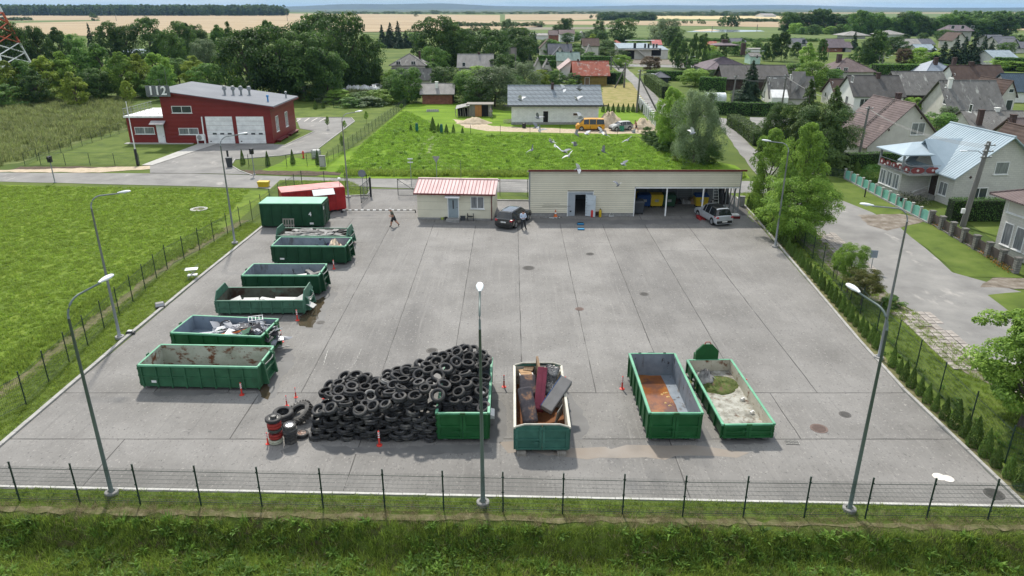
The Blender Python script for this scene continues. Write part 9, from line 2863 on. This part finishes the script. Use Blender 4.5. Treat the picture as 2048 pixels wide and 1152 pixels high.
def flowers(label,pts,n,spread,cols,h,seed):
 rng=np.random.default_rng(seed)
 seg=rng.integers(0,len(pts)-1,n)
 t_=rng.random(n)
 A_,B_=np.array(pts)[seg],np.array(pts)[seg+1]
 xy=A_+(B_-A_)*t_[:,None]+rng.normal(size=(n,2))*spread
 P3=np.concatenate([xy,(rng.random(n)*h)[:,None]],1)
 me=leaf_mesh('flowers',P3,rng.normal(size=(n,3))+np.array([0,0,1]),0.12,rng.random(n),leaf_mat('flower_%d'%seed,cols),rng=rng)
 return tag(put('flower_bed',me),label,None,None,'stuff')
flowers('orange and green flower bed along the brown picket fence',PX((1862,445),(1900,465),(1950,495),(2020,545)),2600,0.22,pal((0.05,0.09,0.02),(0.12,0.14,0.03),(0.45,0.16,0.03)),0.35,1)
flowers('pale roses before the porch of the white brick house',PX((1800,395),(1830,405),(1850,410)),900,0.4,pal((0.04,0.08,0.02),(0.08,0.12,0.03),(0.75,0.68,0.5)),0.8,2)
# --- grasses and weeds, scattered with geometry nodes
def blade_mesh(name,seed,n,h,w,spread,lean,m,broad=False):
 rng=np.random.default_rng(seed)
 V,F,Tn=[],[],[]
 for i in range(n):
  a=rng.uniform(0,2*np.pi)
  r=spread*math.sqrt(rng.uniform(0,1))
  bx_,by_=r*math.cos(a),r*math.sin(a)
  d=rng.uniform(0,2*np.pi)
  L_=h*rng.uniform(0.55,1.15)
  ln=lean*rng.uniform(0.3,1.2)
  ww=w*rng.uniform(0.7,1.3)
  px_,py_=-math.sin(d)*ww/2,math.cos(d)*ww/2
  k=len(V)
  tip=(bx_+math.cos(d)*L_*ln,by_+math.sin(d)*L_*ln,L_*math.sqrt(max(0.15,1-ln*ln*0.6)))
  mid=(bx_+math.cos(d)*L_*ln*0.35,by_+math.sin(d)*L_*ln*0.35,tip[2]*(0.6 if not broad else 0.75))
  q=1.0 if broad else 0.75
  V+=[(bx_-px_*0.4,by_-py_*0.4,0),(bx_+px_*0.4,by_+py_*0.4,0),(mid[0]+px_*q,mid[1]+py_*q,mid[2]),(mid[0]-px_*q,mid[1]-py_*q,mid[2]),tip]
  F+=[(k,k+1,k+2,k+3),(k+3,k+2,k+4)]
  t_=rng.uniform(0.15,0.9)
  Tn+=[t_,t_]
 me=bpy.data.meshes.new(name)
 me.from_pydata(V,[],F)
 me.attributes.new('tone','FLOAT','FACE').data.foreach_set('value',np.array(Tn,np.float32))
 me.materials.append(m)
 return me
G_GR=leaf_mat('grass_blades',pal((0.117,0.183,0.030),(0.210,0.299,0.043),(0.350,0.428,0.076)),trans=0.5,rnd=0.25)
G_BR=leaf_mat('bright_grass_blades',pal((0.123,0.208,0.022),(0.212,0.328,0.032),(0.335,0.431,0.063)),trans=0.5,rnd=0.25)
G_FD=leaf_mat('field_blades',pal((0.10,0.19,0.02),(0.18,0.32,0.03),(0.30,0.44,0.055)),trans=0.5,rnd=0.3)
G_WD=leaf_mat('weed_leaves',pal((0.068,0.133,0.025),(0.137,0.245,0.040),(0.228,0.357,0.065)),trans=0.5,rnd=0.3)
G_DRY=leaf_mat('dry_stalks',pal((0.144,0.120,0.060),(0.264,0.216,0.120),(0.396,0.324,0.192)),trans=0.5,rnd=0.2)
G_TALL=leaf_mat('tall_grass_blades',pal((0.11,0.15,0.04),(0.18,0.22,0.07),(0.29,0.30,0.13)),trans=0.5,rnd=0.3)
def proto_coll(name,meshes):
 c=bpy.data.collections.new(name)
 for i,me in enumerate(meshes):
  o=bpy.data.objects.new(me.name,me)
  c.objects.link(o)
 return c
PC_grass=proto_coll('grass_tufts',[blade_mesh('grass_tuft',700+i,22,0.22,0.022,0.14,0.7,G_GR)for i in range(3)])
PC_bright=proto_coll('meadow_tufts',[blade_mesh('meadow_tuft',710+i,30,0.2,0.05,0.3,1.1,G_BR)for i in range(3)]+[blade_mesh('meadow_tuft',716,14,0.16,0.11,0.25,1.15,G_BR,True)])
PC_field=proto_coll('field_tufts',[blade_mesh('field_tuft',770+i,28,0.22,0.05,0.3,1.0,G_FD)for i in range(3)])
PC_weed=proto_coll('weed_plants',[blade_mesh('weed_plant',720+i,18,0.32,0.075,0.1,1.0,G_WD,True)for i in range(3)]+[blade_mesh('weed_plant',725,30,0.4,0.04,0.12,0.75,G_WD)])
PC_dry=proto_coll('dry_stalks',[blade_mesh('dry_stalk',730+i,14,0.3,0.014,0.2,1.1,G_DRY)for i in range(2)])
PC_tall=proto_coll('tall_tufts',[blade_mesh('tall_tuft',740+i,30,0.75,0.07,0.5,0.75,G_TALL)for i in range(3)])
PC_lawn=proto_coll('lawn_tufts',[blade_mesh('lawn_tuft',750+i,16,0.10,0.018,0.13,0.8,G_GR)for i in range(2)])
def scatter(name,label,src_mesh,coll,dens,smin,smax,seed=0,noise=None,nthr=0.5):
 """ground cover on a mesh: density per square metre, patchy where noise (scale) is given"""
 ng=bpy.data.node_groups.new(name,'GeometryNodeTree')
 ng.interface.new_socket('Geometry',in_out='INPUT',socket_type='NodeSocketGeometry')
 ng.interface.new_socket('Geometry',in_out='OUTPUT',socket_type='NodeSocketGeometry')
 N,L=ng.nodes,ng.links
 gi,go=N.new('NodeGroupInput'),N.new('NodeGroupOutput')
 dp=N.new('GeometryNodeDistributePointsOnFaces')
 dp.inputs['Density'].default_value=dens
 dp.inputs['Seed'].default_value=seed
 L.new(gi.outputs[0],dp.inputs['Mesh'])
 if noise:
  nt=N.new('ShaderNodeTexNoise')
  nt.inputs['Scale'].default_value=noise
  nt.inputs['Detail'].default_value=3
  mr=N.new('ShaderNodeMapRange')
  mr.inputs['From Min'].default_value=nthr-0.06
  mr.inputs['From Max'].default_value=nthr+0.06
  mr.inputs['To Max'].default_value=dens
  L.new(nt.outputs['Fac' if 'Fac' in nt.outputs else 0],mr.inputs['Value'])
  L.new(mr.outputs[0],dp.inputs['Density'])
 ci=N.new('GeometryNodeCollectionInfo')
 ci.inputs['Collection'].default_value=coll
 ci.inputs['Separate Children'].default_value=True
 ci.inputs['Reset Children'].default_value=True
 ip=N.new('GeometryNodeInstanceOnPoints')
 ip.inputs['Pick Instance'].default_value=True
 L.new(dp.outputs['Points'],ip.inputs['Points'])
 L.new(ci.outputs[0],ip.inputs['Instance'])
 rv=N.new('FunctionNodeRandomValue')
 rv.data_type='FLOAT_VECTOR'
 rv.inputs[0].default_value=(-0.15,-0.15,0)
 rv.inputs[1].default_value=(0.15,0.15,6.28)
 rv.inputs['Seed'].default_value=seed+3
 L.new(rv.outputs[0],ip.inputs['Rotation'])
 rs=N.new('FunctionNodeRandomValue')
 rs.data_type='FLOAT'
 rs.inputs[2].default_value=smin
 rs.inputs[3].default_value=smax
 rs.inputs['Seed'].default_value=seed+5
 L.new(rs.outputs[1],ip.inputs['Scale'])
 L.new(ip.outputs[0],go.inputs[0])
 o=put(name,src_mesh)
 md=o.modifiers.new('GeometryNodes','NODES')
 md.node_group=ng
 return tag(o,label,None,None,'stuff')
def poly_mesh(name,pts,z):
 me=bpy.data.meshes.new(name)
 a=sum(pts[i][0]*pts[(i+1)%len(pts)][1]-pts[(i+1)%len(pts)][0]*pts[i][1]for i in range(len(pts)))
 if a<0:
  pts=pts[::-1]
 me.from_pydata([(x,y,z)for x,y in pts],[],[tuple(range(len(pts)))])
 return me
bk=bank_mesh('bank_cover',-26,26,18.2,23.2,0.5,0.35,m_bank,0.029)
scatter('bank_grass','green grass growing on the bank below the front fence',bk,PC_grass,34,0.7,1.5,1)
scatter('bank_weeds','broad leaved weeds on the bank below the front fence',bk,PC_weed,11,0.5,1.25,2,0.55,0.47)
scatter('bank_dry_stalks','dry pale stalks on the bank below the front fence',bk,PC_dry,5,0.7,1.5,3,0.7,0.52)
low=bank_mesh('ditch_cover',-25,25,15.5,21.3,0.5,0.35,m_bank)
scatter('ditch_grass','bright grass in the ditch at the bottom edge',low,PC_bright,22,0.5,0.9,4)
scatter('verge_grass','short grass on the verge between front kerb and fence',poly_mesh('verge_cover',[(-24.6,24.6),(-24.6,25.45),(21.6,24.05),(25,23.9),(25,23.3)],-0.012),PC_lawn,70,0.7,1.5,5)
scatter('fence_weeds','dry grass and weeds along the foot of the front fence',poly_mesh('strip_cover',[(-25,24.95),(24,23.55),(24,22.4),(-25,23.8)],-0.008),PC_dry,22,0.4,1.0,6)
scatter('right_verge_grass','grass and weeds on the verge behind the thujas',poly_mesh('rv_cover',[(23.0,24.3),(26.6,24.3),(27.0,34),(27.2,46),(27.6,60),(27.4,78),(25.4,78),(24.6,58),(22.9,38)],-0.02),PC_grass,20,0.5,1.1,7,0.3,0.44)
scatter('right_verge_weeds','broad weeds between the thujas and the right fence',poly_mesh('rw_cover',[(22.2,24.3),(23.8,24.3),(23.4,38),(24.6,50),(25.0,60),(24.0,60),(22.0,38)],-0.02),PC_weed,4,0.4,0.8,8)
scatter('left_verge_grass','short grass on the left verge inside the fence',poly_mesh('lv_cover',[(-27.2,24.6),(-24.4,25.5),(-24.3,45),(-23.8,66),(-25.6,66),(-27.2,50)],-0.02),PC_lawn,45,0.7,1.6,9)
mead=poly_mesh('meadow_cover',PX((500,379),(0,371))+[(-75,78),(-60,40),(-45,28)]+[(-28.4,27),(-28.4,50),(-27.3,62)],-0.02)
scatter('meadow_grass','yellow green low meadow plants left of the yard',mead,PC_bright,15,0.4,0.85,10)
scatter('meadow_weeds','scattered dark weed clumps in the left meadow',mead,PC_weed,2.6,0.6,1.4,11,0.45,0.62)
scatter('meadow_herbs','taller mottled herbs in the left meadow',mead,PC_grass,5,0.8,1.5,21,0.25,0.53)
scatter('field_grass','lush bright grass in the field behind the road',poly_mesh('field_cover',PX((672,345),(760,352),(1380,345),(1450,335),(1300,295),(1265,272),(905,268),(812,222),(750,265)),-0.015),PC_field,4.5,0.8,1.5,12)
scatter('field_weeds','darker weed clumps in the bright field',poly_mesh('field_cover',PX((700,352),(1450,352),(1265,275),(905,270),(800,240)),-0.015),PC_weed,0.7,1.0,2.0,13,0.25,0.62)
scatter('roadside_grass','tall unmown grass along the far side of the road',poly_mesh('rs_cover',PX((690,352),(1490,356),(1490,349),(690,343)),-0.015),PC_grass,12,1.5,3.0,14)
scatter('tall_grass','tall greyish grass left of the fire station',poly_mesh('tg_cover',PX((-60,345),(30,325),(255,255),(262,205),(-60,196)),-0.015),PC_tall,1.1,0.8,1.7,15)
scatter('tall_grass','rough tall grass behind the station lawn',poly_mesh('tg2_cover',PX((560,200),(790,206),(800,190),(700,180),(560,186)),-0.015),PC_tall,0.8,1.0,2.0,16)
scatter('left_bank_grass','grass on the bank outside the left fence',poly_mesh('lb_cover',[(-30,26),(-27.3,26),(-28,50),(-26.5,64),(-28,64),(-30,50)],-0.015),PC_grass,14,0.9,1.6,17)
scatter('gate_verge_grass','mown grass on the small verge behind the red container',poly_mesh('gv_cover',PX((560,362),(700,362),(735,380),(735,390),(690,391),(560,391)),0.006),PC_lawn,20,0.8,1.8,18)
# --- the air
hz=MB().box(-15900,15900,-2900,14900,-4.5,72).build('haze',None)
hz.data.materials.clear()
hm=bpy.data.materials.new('haze_air')
hm.use_nodes=True
hn=hm.node_tree.nodes
hn.clear()
ho=hn.new('ShaderNodeOutputMaterial')
hv=hn.new('ShaderNodeVolumePrincipled')
hv.inputs['Color'].default_value=(0.42,0.66,1.0,1)
hv.inputs['Density'].default_value=0.000045
hv.inputs['Anisotropy'].default_value=0.0
hm.node_tree.links.new(hv.outputs['Volume'],ho.inputs['Volume'])
hz.data.materials.append(hm)
hz['kind']='stuff'
hz['label']='thin bluish summer haze in the air'
